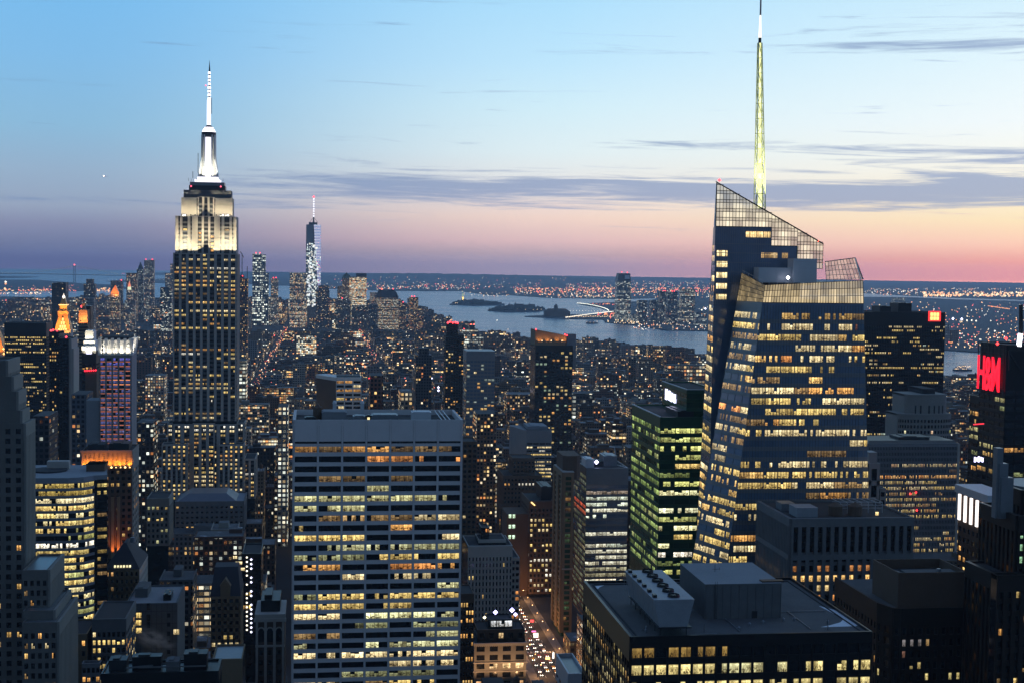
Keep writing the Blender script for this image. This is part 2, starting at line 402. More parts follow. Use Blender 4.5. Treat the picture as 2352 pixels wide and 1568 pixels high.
def arc(b0, b1, r): return [(r*math.sin(rad(b0+(b1-b0)*k/12)), r*math.cos(rad(b0+(b1-b0)*k/12))) for k in range(13)]
bR = math.degrees(math.atan2(farL[-1][0], farL[-1][1])); bL = math.degrees(math.atan2(farL[0][0], farL[0][1]))
slab('far_shore', farL+arc(bR, bL, 37300.0), WZ-4, -1.0, 'far_land')
slab('harbour_island', shore([(-260, 640), (90, 643), (200, 652), (282, 655), (292, 663), (180, 668), (0, 669), (-260, 676)], -2), WZ-4, -2, 'far_land')
slab('pier_ground', shore([(-260, 676), (0, 681), (120, 684), (178, 688), (182, 694), (100, 700), (0, 703), (-260, 714)], -2), WZ-4, -2, 'far_land')
slab('narrows_shore', shore([(245, 646), (300, 640), (420, 641), (520, 645), (560, 650), (400, 651)], -2), WZ-4, -2, 'far_land')
slab('bay_shore', shore([(-300, 631), (0, 634), (90, 636), (60, 638), (-300, 642)], -2), WZ-4, -2, 'far_land')
# low ridge of hills across the harbour
mb = MB()
def ridge(pts, R0, R1, zb, seedk):
    rr = random.Random(seedk); rows = []
    U = np.linspace(pts[0][0], pts[-1][0], 90)
    for u in U:
        vt = float(np.interp(u, [q[0] for q in pts], [q[1] for q in pts]))
        d = ray(u, 640); d = Vector((d.x, d.y, 0)).normalized()
        z = []
        for fr_, hf in ((0, 0), (.25, .5), (.5, 1.0), (.8, .75), (1, 0)):
            rd = R0+(R1-R0)*fr_; t = rd
            top = on_y(u, vt, d.y*(R0+R1)/2).z
            z.append(Vector((d.x*t, d.y*t, zb+max(0, top-zb)*hf*(1+rr.uniform(-.05, .05) if hf else 0))))
        rows.append(z)
    for i in range(len(rows)-1):
        for j in range(4): mb.face([rows[i][j], rows[i+1][j], rows[i+1][j+1], rows[i][j+1]])
ridge([(690, 643), (735, 635), (780, 631), (860, 628), (960, 627.5), (1100, 630), (1240, 633), (1330, 638), (1400, 643)], 21500, 26500, -1.5, 1)
ridge([(240, 630), (420, 625.5), (560, 625), (700, 627), (800, 632)], 26000, 30000, WZ-1, 2)
ridge([(1380, 640), (1500, 637.5), (1640, 639.5), (1900, 643.5), (2100, 646.5), (2360, 651), (2500, 655)], 30000, 34500, -1.5, 3)
tag(mb.build('hills', M['far_land'], smooth=True), kind='structure')

# avenue with kerbed pavements
AX = 150.0
mb = MB(); mb.face([(AX-10.5, 300, .02), (AX+10.5, 300, .02), (AX+10.5, 2600, .02), (AX-10.5, 2600, .02)])
tag(mb.build('road', M['asphalt']), kind='structure')
mb = MB()
for k in range(3):
    for j in range(60):
        x = AX-5.4+5.4*k; y = 620+j*14
        mb.face([(x-.12, y, .03), (x+.12, y, .03), (x+.12, y+5, .03), (x-.12, y+5, .03)])
for y in (850, 930, 1010, 1090, 1170):
    for k in range(9):
        x = AX-9+k*2.2; mb.face([(x, y, .034), (x+.9, y, .034), (x+.9, y+3.4, .034), (x, y+3.4, .034)])
tag(mb.build('lane_markings', M['road_paint']), kind='structure')
for s in (-1, 1):
    mb = MB(); x0, x1 = sorted((AX+s*10.5, AX+s*16.5))
    mb.box(x0, x1, 300, 2600, 0, .15); tag(mb.build('pavement', M['pavement']), kind='structure')

# ------------------------------------------------------------------ facades
WARM, PALE, ORANGE, AMBER = (1.0, .62, .20), (1.0, .80, .42), (1.0, .40, .11), (1.0, .50, .14)
YEL, GRN, COOL, WHITE = (1.0, .72, .24), (.72, .80, .24), (.72, .92, 1.0), (1.0, .94, .78)
DIM = (.35, .22, .09)
PAL = [(WARM, 5), (PALE, 4), (AMBER, 2), (YEL, 4), (WHITE, 1), (DIM, 2)]
def pick(pal, r):
    t = r.uniform(0, sum(w_ for _, w_ in pal))
    for c, w_ in pal:
        t -= w_
        if t <= 0: return c
    return pal[-1][0]
ST = dict(bay=3.0, fl=3.8, ww=.7, wh=.55, pd=.35, sd=.25, top=3.0, lit=.3, row=.8, run=.5, pal=PAL, lo=.45, hi=1.15, panes=1, frame='limestone', glass='dark_glass', sill=0.0, gap=.05)
def style(**k): d = dict(ST); d.update(k); return d
class Face:
    """a wall plane given by bottom-left, bottom-right, top-right, top-left (seen from outside)"""
    def __init__(s, a, b, c, d):
        s.a, s.b, s.c, s.d = (Vector(q) for q in (a, b, c, d))
        s.n = (s.b-s.a).cross(s.d-s.a).normalized(); s.W = ((s.b-s.a).length+(s.c-s.d).length)/2; s.H = (s.d-s.a).length
    def P(s, x, y, o=0.0):
        x /= s.W; y /= s.H
        return (s.a*(1-x)+s.b*x)*(1-y)+(s.d*(1-x)+s.c*x)*y+s.n*o
def fbox(mb, F, x0, x1, y0, y1, o0, o1, m=0):
    p = [F.P(x, y, o1) for x, y in ((x0, y0), (x1, y0), (x1, y1), (x0, y1))]
    q = [F.P(x, y, o0) for x, y in ((x0, y0), (x1, y0), (x1, y1), (x0, y1))]
    mb.face(p, m)
    for i in range(4):
        j = (i+1) % 4; mb.face([q[i], q[j], p[j], p[i]], m)
def facade(F, st, fr, wins, r, zmin=0.0, rng=None, rows=None, nb=None, frs=None):
    """piers and spandrels go to fr; each lit window is appended to wins. rng(y)->(xlo, xhi) clips; rows: {floor: (prob, palette, lo, hi)}"""
    W_, H = F.W, F.H; nb = nb or st.get('nb') or max(1, round(W_/st['bay'])); bw = W_/nb; fl = st['fl']
    ybot = max(0.0, zmin-F.a.z); nf = int((H-st['top']-ybot)/fl); yb = H-st['top']-nf*fl
    pw = (1-st['ww'])*bw; sh = (1-st['wh'])*fl
    if st['pd'] > 0:
        for i in range(nb+1):
            xc = i*bw
            if st.get('skip') and i % st['skip'] and 0 < i < nb: continue
            x0, x1 = max(0, xc-pw/2), min(W_, xc+pw/2)
            if rng is None: fbox(fr, F, x0, x1, yb, H-st['top'], 0, st['pd'])
            else:
                for k in range(nf):
                    y0 = yb+k*fl; lo, hi = rng(y0+fl/2)
                    if x0 >= lo-.01 and x1 <= hi+.01: fbox(fr, F, x0, x1, y0, y0+fl, 0, st['pd'])
    if st['sd'] > 0:
        for k in range(nf):
            y0 = yb+k*fl; lo, hi = (0, W_) if rng is None else rng(y0+sh/2)
            fbox(frs or fr, F, lo, hi, y0, y0+sh, 0, st['sd'])
    if st['top'] > 0:
        lo, hi = (0, W_) if rng is None else rng(H-st['top']/2)
        if rng is None: fbox(fr, F, lo, hi, H-st['top'], H, 0, max(st['pd'], st['sd'])+.02)
    prow = 1.0
    for k in range(nf):
        fi = nf-1-k                               # floor counted from the top
        y1 = H-st['top']-fi*fl; y0 = y1-st['wh']*fl
        pr = st['lit']*((1-st['row'])+st['row']*2.2*r.random()**1.3); pal, lo_, hi_ = st['pal'], st['lo'], st['hi']
        if rows and fi in rows: pr, pal, lo_, hi_ = rows[fi]
        on = r.random() < pr; fc = pick(pal, r); rowb = r.uniform(.75, 1.1)
        a_, b_ = (0, W_) if rng is None else rng((y0+y1)/2)
        for i in range(nb):
            if r.random() > st['run']: on = r.random() < pr
            if r.random() > .75: fc = pick(pal, r)
            if not on: continue
            x0, x1 = i*bw+pw/2+.03, (i+1)*bw-pw/2-.03
            x0, x1 = max(x0, a_), min(x1, b_)
            if x1-x0 < bw*.15: continue
            br = r.uniform(lo_, hi_)*rowb; np_ = st['panes']; pwid = (x1-x0)/np_; quads = []
            part_on = r.random() < .35
            for q in range(np_):
                if part_on and r.random() < .5: continue
                pb = br*r.uniform(.62, 1.15); g = st['gap']*pwid/2
                if st['wh'] > .5 and r.random() < .12: ytop = y0+(y1-y0)*r.uniform(.4, .8)
                else: ytop = y1-.05
                xa, xb = x0+q*pwid+g, x0+(q+1)*pwid-g
                quads.append(([F.P(xa, y0+.04, .04), F.P(xb, y0+.04, .04), F.P(xb, ytop, .04), F.P(xa, ytop, .04)],
                              [(q/np_, 0), ((q+1)/np_, 0), ((q+1)/np_, 1), (q/np_, 1)], tuple(c*pb for c in fc)+(r.random(),)))
            if quads: wins.append((F.P((x0+x1)/2, (y0+y1)/2), (x1-x0)*(y1-y0)*abs(F.n.dot((F.a-Vector((0, 0, CAMZ))).normalized())), max(br, .1), quads))
def put_windows(root, wins, most=100, vb=1568):
    keyed = []
    for w_ in wins:
        q = proj(w_[0])
        vis = q and 0 <= q[0] <= 2352 and 0 <= q[1] <= min(vb, 1568)
        keyed.append(((w_[1]*(.3+min(1, w_[2]))/(q[2]**2) if vis else 0), w_))
    keyed.sort(key=lambda k: -k[0]); rest = MB()
    for i, (sc_, w_) in enumerate(keyed):
        if i < most and sc_ > 0:
            mb = MB()
            for p_, uv, c in w_[3]: mb.face(p_, 0, uv, c)
            mb.build('window', M['lit_window'], root)
        else:
            for p_, uv, c in w_[3]: rest.face(p_, 0, uv, c)
    if rest.f: tag(rest.build('windows', M['lit_window'], root), kind='stuff')

OCC = []          # screen rectangles of named towers: (u0, u1, vtop, vbottom, Y)
FOOT = []         # footprints: (x0, x1, y0, y1)
class Tower:
    def __init__(s, name, label, cat='building', group=None, seed=1):
        s.root = thing(name, label, cat, group=group); s.fr = {}; s.gl = {}; s.wins = []; s.r = random.Random(seed); s.extra = []
    def F(s, k): return s.fr.setdefault(k, MB())
    def G(s, k): return s.gl.setdefault(k, MB())
    def block(s, x0, x1, y0, y1, z0, z1, st, faces='fs', zmin=0.0, rows=None, roof='roof_dark', par=1.2, rows_side=None, st_side=None):
        """a box with facades on the front (north) and on the side that faces the camera line"""
        g = s.G(st['glass']); g.box(x0, x1, y0, y1, z0, z1-.3, top=False)
        R_ = s.F(roof); R_.face([(x0+.3, y0+.3, z1-par*.6), (x1-.3, y0+.3, z1-par*.6), (x1-.3, y1-.3, z1-par*.6), (x0+.3, y1-.3, z1-par*.6)])
        fr = s.F(st['frame'])
        for bx in ((x0, x1, y0, y0+.5), (x0, x1, y1-.5, y1), (x0, x0+.5, y0+.5, y1-.5), (x1-.5, x1, y0+.5, y1-.5)):
            fr.box(*bx, z1-.3-par, z1, bottom=True)
        if 'f' in faces: facade(Face((x0, y0, z0), (x1, y0, z0), (x1, y0, z1), (x0, y0, z1)), st, fr, s.wins, s.r, zmin, rows=rows, frs=s.F(st['sframe']) if 'sframe' in st else None)
        sides = []
        if 'l' in faces or ('s' in faces and x0 > 0): sides.append(Face((x0, y1, z0), (x0, y0, z0), (x0, y0, z1), (x0, y1, z1)))
        if 'r' in faces or ('s' in faces and x1 < 0): sides.append(Face((x1, y0, z0), (x1, y1, z0), (x1, y1, z1), (x1, y0, z1)))
        for F in sides: facade(F, st_side or st, s.F((st_side or st)['frame']), s.wins, s.r, zmin, rows=rows_side if rows_side is not None else rows, frs=s.F((st_side or st)['sframe']) if 'sframe' in (st_side or st) else None)
        FOOT.append((x0, x1, y0, y1))
    def occ(s, u0, u1, v0, v1, Y): OCC.append((u0, u1, v0, v1, Y)); return s
    def part(s, name, mb, m): 
        ob = mb.build(name, M[m] if isinstance(m, str) else m, s.root); return ob
    def done(s, most=100, vb=1568):
        for k, mb in s.gl.items():
            if mb.f: mb.build('glazing', M[k], s.root)
        for k, mb in s.fr.items():
            if mb.f: mb.build('roof' if 'roof' in k else 'wall_frame', M[k], s.root)
        put_windows(s.root, s.wins, most, vb)
        return s.root
def warn(root, pts, r=.9, col=(6.0, .25, .3)):
    for p_ in pts:
        mb = MB(); mb.octa(p_, r, 0, (*col, 1)); mb.build('warning_light', M['lamp_glow'], root)
def spot(name, loc, target, power, col, angle=70, blend=.8, root=None, size=.4):
    l = bpy.data.lights.new(name, 'SPOT'); l.energy = power; l.color = col; l.spot_size = rad(angle); l.spot_blend = blend; l.shadow_soft_size = size
    o = bpy.data.objects.new(name, l); COL.objects.link(o); o.location = loc
    o.rotation_euler = (Vector(target)-Vector(loc)).to_track_quat('-Z', 'Y').to_euler()
    if root: o.parent = root
    return o
def box_px(u0, u1, vt, Y): a = on_y(u0, vt, Y); b = on_y(u1, vt, Y); return a.x, b.x, (a.z+b.z)/2

# ================================================================== central white slab
t = Tower('office_slab', 'broad white-framed office slab filling the centre foreground, seven bays wide', seed=5)
Y0 = 535.0; x0, x1, zt = box_px(675, 1060.5, 962.5, Y0); Y1 = 572.0
zb = on_y(868, 1012, Y0).z
st = style(nb=7, fl=3.775, ww=.915, wh=.60, pd=.75, sd=.55, top=0, lit=.72, row=.3, run=.30, gap=.09, panes=5, frame='travertine', lo=.35, hi=1.2,
           pal=[(YEL, 5), (PALE, 5), (WARM, 1.5), (AMBER, 1), (DIM, 4), ((.35, .36, .18), 3), ((.85, .84, .45), 4)])
rows = {0: (.75, [(AMBER, 2), (DIM, 6)], .2, .7), 1: (.8, [(AMBER, 4), (ORANGE, 2), (DIM, 4)], .25, .9), 2: (.55, [(AMBER, 5), (ORANGE, 2), (DIM, 3)], .5, 1.1),
        3: (.35, [((.25, .26, .13), 3), (DIM, 3)], .3, .8), 4: (.5, [((.75, .72, .36), 4), (PALE, 2)], .6, 1), 5: (.5, [((.75, .72, .36), 4), (WARM, 2)], .6, 1), 6: (.5, [((.75, .72, .36), 4), (PALE, 2)], .6, 1),
        9: (.97, [(YEL, 5), (PALE, 2)], .8, 1.2), 12: (.75, [(ORANGE, 2), (AMBER, 3)], .5, 1.1), 21: (.9, [(PALE, 4), (WHITE, 2)], .7, 1.2)}
t.G('dark_glass').box(x0, x1, Y0, Y1, 0, zt-2.2, top=False)
fr = t.F('travertine')
F = Face((x0, Y0, 0), (x1, Y0, 0), (x1, Y0, zb-1.9), (x0, Y0, zb-1.9))
facade(F, st, fr, t.wins, t.r, zmin=70, rows=rows)
bw = (x1-x0)/7
for i in range(8):                              # piers run on up through the blank crown
    xa, xb = max(x0, x0+i*bw-.33), min(x1, x0+i*bw+.33); fr.box(xa, xb, Y0-.80, Y0, zb-1.9, zt, bottom=True)
for i in range(7):
    xa, xb = x0+i*bw+.40, x0+(i+1)*bw-.40
    fr.box(xa, xb, Y0-.70, Y0-.1, zb, zt-.05, bottom=True)
    fr.box(xa, xb, Y0-.60, Y0-.05, zb-1.95, zb-.85, bottom=True)
for xs, s_ in ((x0, -1), (x1, 1)):                # plain pale end walls
    xa, xb = sorted((xs+s_*.05, xs+s_*.5)); fr.box(xa, xb, Y0+.05, Y1, 0, zt-.1, bottom=True)
fr.box(x0, x1, Y0-.08, Y0+.5, zt-2.3, zt-.12); fr.box(x0, x1, Y1-.5, Y1, zt-2.3, zt-.08)
fr.box(x0+.02, x0+.5, Y0+.5, Y1-.5, zt-2.3, zt-.1); fr.box(x1-.5, x1-.02, Y0+.5, Y1-.5, zt-2.3, zt-.1)
t.F('roof_dark').face([(x0+.4, Y0+.4, zt-2.2), (x1-.4, Y0+.4, zt-2.2), (x1-.4, Y1-.4, zt-2.2), (x0+.4, Y1-.4, zt-2.2)])
zr = zt-2.2
def unit(name, xa, xb, ya, yb, h, m, par=t, zr_=None):
    z_ = zr if zr_ is None else zr_
    mb = MB(); mb.box(xa, xb, ya, yb, z_, z_+h); mb.box(xa-.12, xb+.12, ya-.12, yb+.12, z_+h-.35, z_+h+.05, bottom=True); mb.box(xa+.5, xb-.5, ya+.5, yb-.5, z_+h+.05, z_+h+.3)
    return par.part(name, mb, m)
unit('rooftop_plant', x0+10.5, x0+20, Y0+12, Y0+22, 3.6, 'grey_concrete')
unit('rooftop_plant', x0+22.5, x0+27, Y0+9, Y0+15, 2.4, 'grey_metal')
unit('lift_housing', x0+27.2, x0+29.4, Y0+6, Y0+9, 3.0, 'dark_metal')
mb = MB(); mb.face([(x0+27.8, Y0+5.93, zr+.7), (x0+28.7, Y0+5.93, zr+.7), (x0+28.7, Y0+5.93, zr+2.4), (x0+27.8, Y0+5.93, zr+2.4)], 0, [(0, .6), (1, .6), (1, 1), (0, 1)], (1.1, .95, .5, .2)); t.part('doorway', mb, 'lit_window')
unit('rooftop_plant', x0+30, x0+40, Y0+16, Y0+24, 2.0, 'grey_metal')
unit('cooling_unit', x0+45.5, x0+53, Y0+14, Y0+20, 3.4, 'white_metal')
unit('rooftop_plant', x0+4, x0+8, Y0+10, Y0+15, 1.8, 'dark_metal')
mb = MB(); mb.cyl(x0+8.8, Y0+17, zr, zr+5, 1.8, 1.7, 12); mb.cyl(x0+8.8, Y0+17, zr+5, zr+6.5, 1.9, .1, 12); t.part('water_tank', mb, 'brown_brick')
mb = MB()
for k in range(3): mb.bar((x0+56.2+k*1.6, Y0+1, zt-.4), (x0+56.2+k*1.6, Y1-1, zt-.4), .3)
t.part('railing', mb, 'white_metal')
for xx in (x0+15.5, x0+26.5): 
    mb = MB(); mb.box(xx-.7, xx+.7, Y1-9, Y1-8, zr, zr+5.5); mb.cyl(xx, Y1-8.5, zr+5.5, zr+6.6, .9, .5, 8); t.part('antenna_box', mb, 'white_metal')
FOOT.append((x0, x1, Y0, Y1)); t.occ(673, 1062, 940, 1568, Y0); t.done()

# ================================================================== crystal tower with the lattice mast
t = Tower('crystal_tower', 'tallest glass tower on the right with slanted facets and a lit lattice mast', 'skyscraper', seed=8)
fst = style(nb=8, fl=4.39, ww=.96, wh=.60, pd=.14, sd=.10, top=0, lit=.90, row=.4, run=.62, panes=5, frame='blue_frame', glass='blue_glass', gap=.10,
            pal=[(YEL, 6), (PALE, 5), (WARM, 3), (AMBER, 1), (DIM, 2), (ORANGE, .4)], lo=.5, hi=1.25)
def V(u, v, Y): return on_y(u, v, Y)
def ext(p_, q_, z): p_, q_ = Vector(p_), Vector(q_); k = (z-p_.z)/(q_.z-p_.z); return p_+(q_-p_)*k
YF, YC, YR, YL, YB = 560.0, 584.0, 590.0, 612.0, 640.0
# front volume: crease, right edge, chamfer edge
zscr = on_y(1850, 696, YF).z                       # foot of the lit screen
crT, crB = V(1757, 655, YF), V(1686, 1180, YF); crB = ext(crT, crB, 0); crS = ext(crT, crB, zscr)
rtT, rtB = V(1982, 644.5, YF), V(1996, 1180, YF); rtB = ext(rtT, rtB, 0); rtS = ext(rtT, rtB, zscr)
chT, chB = V(1704, 627, YC), V(1622, 1100, YC); chB = ext(chT, chB, 0); chS = ext(chT, chB, zscr)
bkT = Vector((rtT.x, YB, rtT.z)); bkB = Vector((rtB.x, YB, 0)); bkS = Vector((rtS.x, YB, zscr))
g = t.G('blue_glass')
def bil(mb, F, nx, ny):
    for i in range(nx):
        for j in range(ny): mb.face([F.P(F.W*a/nx, F.H*b/ny) for a, b in ((i, j), (i+1, j), (i+1, j+1), (i, j+1))])
g.face([crB, rtB, rtS, crS]); bil(g, Face(chB, crB, crS, chS), 8, 60); g.face([rtB, bkB, bkS, rtS])
zdk = zscr
t.F('roof_dark').face([chS, crS, rtS, bkS, Vector((chS.x*YB/YC, YB, zdk))])
# rear volume
zs1 = on_y(1700, 521, YR).z
apx = V(1646, 419, YR); rlB = ext(apx, V(1634, 950, YR), 0); rrT = V(1887, 558.5, YR); rrB = V(1893, 640, YR); rrB = ext(rrT, rrB, zscr-2)
sl = V(1645, 421, YL); slB = ext(sl, V(1606, 1120, YL), 0)
def at_z(p_, q_, z): return ext(p_, q_, z)
rl1, sl1 = at_z(apx, rlB, zs1), at_z(sl, slB, zs1)
zlow = zscr-2
g.face([rlB, Vector((rrB.x, YR, 0)), rrB, at_z(apx, rlB, zlow)]); bil(g, Face(slB, rlB, rl1, sl1), 4, 60)
xk1, xk2, xk3 = V(1773, 521, YR).x, V(1835, 565, YR).x, V(1842, 640, YR).x
zs2 = on_y(1800, 565, YR).z
g.face([at_z(apx, rlB, zlow), Vector((xk1, YR, zlow)), Vector((xk1, YR, zs1)), rl1])
g.face([Vector((xk1, YR, zlow)), Vector((xk2, YR, zlow)), Vector((xk2, YR, zs2)), Vector((xk1, YR, zs2))])
g.box(xk2, xk3, YR+2, YB, zlow, on_y(1840, 640, YR).z+3); g.box(rl1.x+8, xk1, YR+1, YR+9, zlow, zs1); g.box(xk1, xk2, YR+1, YR+9, zlow, zs2)
mb = MB(); mb.face([slB, sl1, Vector((sl1.x*YB/YL+1, YB, zs1)), Vector((slB.x*YB/YL+1, YB, 0))]); t.part('rear_wall', mb, 'blue_glass')
fr = t.F('blue_frame')
# front facade: true vertical bays clipped by the sloping crease
H = zscr; Lx = min(crB.x, crS.x); F = Face((Lx, YF, 0), (rtB.x, YF, 0), (rtB.x, YF, H), (Lx, YF, H))
def rngF(y): return (ext(crB, crT, y).x-Lx, ext(rtB, rtT, y).x-Lx)
ft = dict(fst); ft['top'] = 4.2; nbF = round((rtB.x-Lx)/6.15)
prow = {0: (.75, [((.55, .28, .16), 3), (DIM, 2), (WARM, 1)], .35, .7), 1: (.75, [(WARM, 3), (PALE, 3), ((.5, .2, .12), 1)], .5, 1), 5: (.6, [(YEL, 4), (ORANGE, 1)], .5, 1.1),
        11: (.9, [(YEL, 3), (PALE, 4)], .8, 1.25), 17: (.55, [(DIM, 4), (AMBER, 1)], .3, .7), 18: (.7, [(DIM, 4), (YEL, 3)], .4, .9), 13: (.4, [(DIM, 4)], .3, .7)}
facade(F, ft, fr, t.wins, t.r, zmin=90, rng=rngF, nb=nbF, rows=prow)
for k in range(nbF*5+1):                            # slim mullions run the full height
    xx = F.W*k/(nbF*5); y1_ = H-1
    if xx < rngF(H)[0]: y1_ = max(95, H*(xx-rngF(0)[0])/(rngF(H)[0]-rngF(0)[0])-1)
    if xx < F.W*.999-(rngF(0)[1]-rngF(H)[1]) and y1_ > 96: fbox(t.F('spandrel'), F, xx-.045, xx+.045, 95, y1_, 0, .17)
F2 = Face(chB, crB, crS, chS); f2 = dict(fst); f2['top'] = 4.4; f2['lit'] = .92; f2['row'] = .5
facade(F2, f2, fr, t.wins, t.r, zmin=80, nb=4)
F3 = Face(slB, rlB, rl1, sl1); f3 = dict(fst); f3['lit'] = .85; f3['row'] = .3; f3['panes'] = 2; f3['top'] = 8.0
facade(F3, f3, fr, t.wins, t.r, zmin=110, nb=2)
# rear front: one column of lit rooms at its left edge
F4 = Face((rlB.x, YR, 0), (xk1, YR, 0), (xk1, YR, zs1), (rlB.x, YR, zs1))
yv = lambda v_: on_y(1700, v_, YR).z
def lit_quad(xa, xb, za, zb_, Y, col, panes):
    q = []
    for k in range(panes):
        a_, b_ = xa+(xb-xa)*(k+.06)/panes, xa+(xb-xa)*(k+.94)/panes; br = t.r.uniform(.8, 1.1)
        q.append(([Vector((a_, Y, za)), Vector((b_, Y, za)), Vector((b_, Y, zb_)), Vector((a_, Y, zb_))], [(k/panes, .5), ((k+1)/panes, .5), ((k+1)/panes, 1), (k/panes, 1)], tuple(c*br for c in col)+(t.r.random(),)))
    t.wins.append((Vector(((xa+xb)/2, Y, za)), (xb-xa)*(zb_-za)*3, 2, q))
for k, v_ in enumerate((576, 601, 625.5, 650.5, 675)):
    lit_quad(V(1646-k*.4, v_, YR).x, V(1671.5-k*.6, v_, YR).x, yv(v_+13.5), yv(v_), YR-.06, (1.1, .86, .42), 4)
lit_quad(V(1713, 532, YR).x, V(1770, 532, YR).x, yv(545), yv(531.5), YR-.06, (1.05, .72, .30), 7)
for ua, ub, c in ((1748, 1772, DIM), (1771, 1786, (.55, .38, .18)), (1796, 1810, DIM)): lit_quad(V(ua, 580, YR).x, V(ub, 580, YR).x, yv(592), yv(579.5), YR-.06, c, 3)
for va in (555, 576, 598, 620, 645, 670): fbox(fr, F4, .2, F4.W, yv(va)-1.2, yv(va)-.9, 0, .12)
for k in range(1, 26):
    xx = F4.W*k/26; fbox(fr, F4, xx-.06, xx+.06, yv(700), zs1-.3, 0, .11)
# translucent lit screens: panes in a grid of mullions
def screen(name, poly, du, dv, col, lo_, hi_, thick=.20, Y=None, seed=3, ghost=0.0):
    """poly: corners (left-bottom, right-bottom, right-top, left-top); panes emit, standing in for lamps behind the glass"""
    r = random.Random(seed); F = Face(*poly); nx = max(2, round(F.W/du)); 
    gm, pm = MB(), MB(); H_ = F.H
    ny = max(1, round(H_/dv))
    for i in range(nx):
        big = 0
        for j in range(ny):
            p_ = [F.P(F.W*(i+a)/nx, H_*(j+b)/ny) for a, b in ((.03, .03), (.97, .03), (.97, .97), (.03, .97))]
            k = (lo_+(hi_-lo_)*(.5+.75*math.sin(i*.9+seed)*math.sin(i*.37+j*1.3+seed))*r.uniform(.85, 1.1)+(.35 if i % 6 == 2 and j < 3 else 0))*(1.12, .95, .66)[min(j, 2)]+.08*r.random()
            pm.face(p_, 0, [(0, .6), (1, .6), (1, .95), (0, .95)], tuple(c*k for c in col)+(r.random(),))
    for i in range(nx+1): a, b = F.P(F.W*i/nx, 0, .05), F.P(F.W*i/nx, H_, .05); gm.bar(a, b, thick)
    for j in range(ny+1): a, b = F.P(0, H_*j/ny, .05), F.P(F.W, H_*j/ny, .05); gm.bar(a, b, thick)
    t.part(name+'_mullions', gm, 'black_metal'); t.part(name, pm, 'screen_glass')
SCR = (1.05, .80, .44)
screen('lit_screen', (crS+Vector((0, -.02, 0)), rtS, rtT, crT), 1.15, 2.3, SCR, .55, 1.05, seed=4)
screen('lit_screen', (chS, crS, crT, chT), 1.2, 2.3, (.85, .62, .30), .4, .85, seed=5)
# sloping top screen: vertical strips cut by the slanted edge
def top_screen():
    r = random.Random(9); pm, gm = MB(), MB(); dx_, dz_ = 1.46, 1.33
    def ztop(x): return apx.z+(rrT.z-apx.z)*(x-apx.x)/(rrT.x-apx.x)
    x = apx.x+.15
    while x < rrT.x+1.0:
        xb = min(x+dx_, rrT.x+.9)
        zf = zs1 if xb < xk1+.5 else (zs2 if xb < xk2+.5 else on_y(1860, 617, YR).z)
        z = zf; row = 0
        gm.bar((x, YR-.05, zf), (x, YR-.05, min(ztop(x), apx.z)), .19)
        while z < ztop(x):
            za = min(z+(dz_ if row % 2 else 2.5), ztop(x)); zb2 = min(z+(dz_ if row % 2 else 2.5), ztop(xb))
            hfac = 1.0-min(1, (z-zf)/30)*.45
            k = (.68+.62*max(-.6, math.sin(x*.62+1)*math.sin(z*.40+x*.23)))*r.uniform(.85, 1.12)*hfac*(.62 if row % 2 else 1.2)  # pane emission varies smoothly, imitating clusters of lamps behind
            if zb2 <= z: pts = [(x+.08, YR, z+.06), (xb-.08, YR, z+.06), (x+.08, YR, za)]
            else: pts = [(x+.08, YR, z+.06), (xb-.08, YR, z+.06), (xb-.08, YR, zb2-.05), (x+.08, YR, za-.05)]
            pm.face(pts, 0, [(0, .6), (1, .6), (1, .9), (0, .9)][:len(pts)], (1.05*k, .93*k, .64*k, r.random()))
            gm.bar((x, YR-.06, z), (xb, YR-.06, z), .24)
            z += dz_ if row % 2 else 2.5; row += 1
        x += dx_
    gm.bar(apx+Vector((0, -.1, 0)), rrT+Vector((.9, -.1, -.5)), .42); gm.bar(apx+Vector((0, -.1, 0)), rl1+Vector((0, -.1, 0)), .35)
    gm.bar(apx+Vector((0, 1.2, .4)), rrT+Vector((.9, 1.2, 0)), .3)
    t.part('lit_screen', pm, 'screen_glass'); t.part('lit_screen_mullions', gm, 'black_metal')
top_screen()
mb = MB(); mb.face([apx+Vector((0, .3, 0)), rl1+Vector((0, .3, 0)), sl1, sl+Vector((0, 0, -.4))]); t.part('side_screen', mb, 'white_metal')
# far right screen: pane emission stands in for warm sky seen through
mb = MB(); A, B, C_, D = V(1898, 643, 628), V(1982, 642, 628), V(1964, 592.5, 628), V(1895, 601.5, 628)
gm = MB(); F = Face(A, B, C_, D)
for i in range(11): gm.bar(F.P(F.W*i/10, 0), F.P(F.W*i/10, F.H), .2)
for j in range(5): gm.bar(F.P(0, F.H*j/4), F.P(F.W, F.H*j/4), .2)
gm.bar(B, C_, .5); gm.bar(C_, rtT+Vector((0, 2, 0)), .4); gm.bar(C_, D, .4); t.part('lit_screen_mullions', gm, 'grey_metal')
pm = MB(); r = random.Random(4)
for i in range(10):
    for j in range(4):
        k = r.uniform(.3, .8); pm.face([F.P(F.W*(i+a)/10, F.H*(j+b)/4) for a, b in ((.04, .04), (.96, .04), (.96, .96), (.04, .96))], 0, [(0, .6), (1, .6), (1, .9), (0, .9)], (1.0*k, .72*k, .52*k, r.random()))
t.part('lit_screen', pm, 'screen_glass')
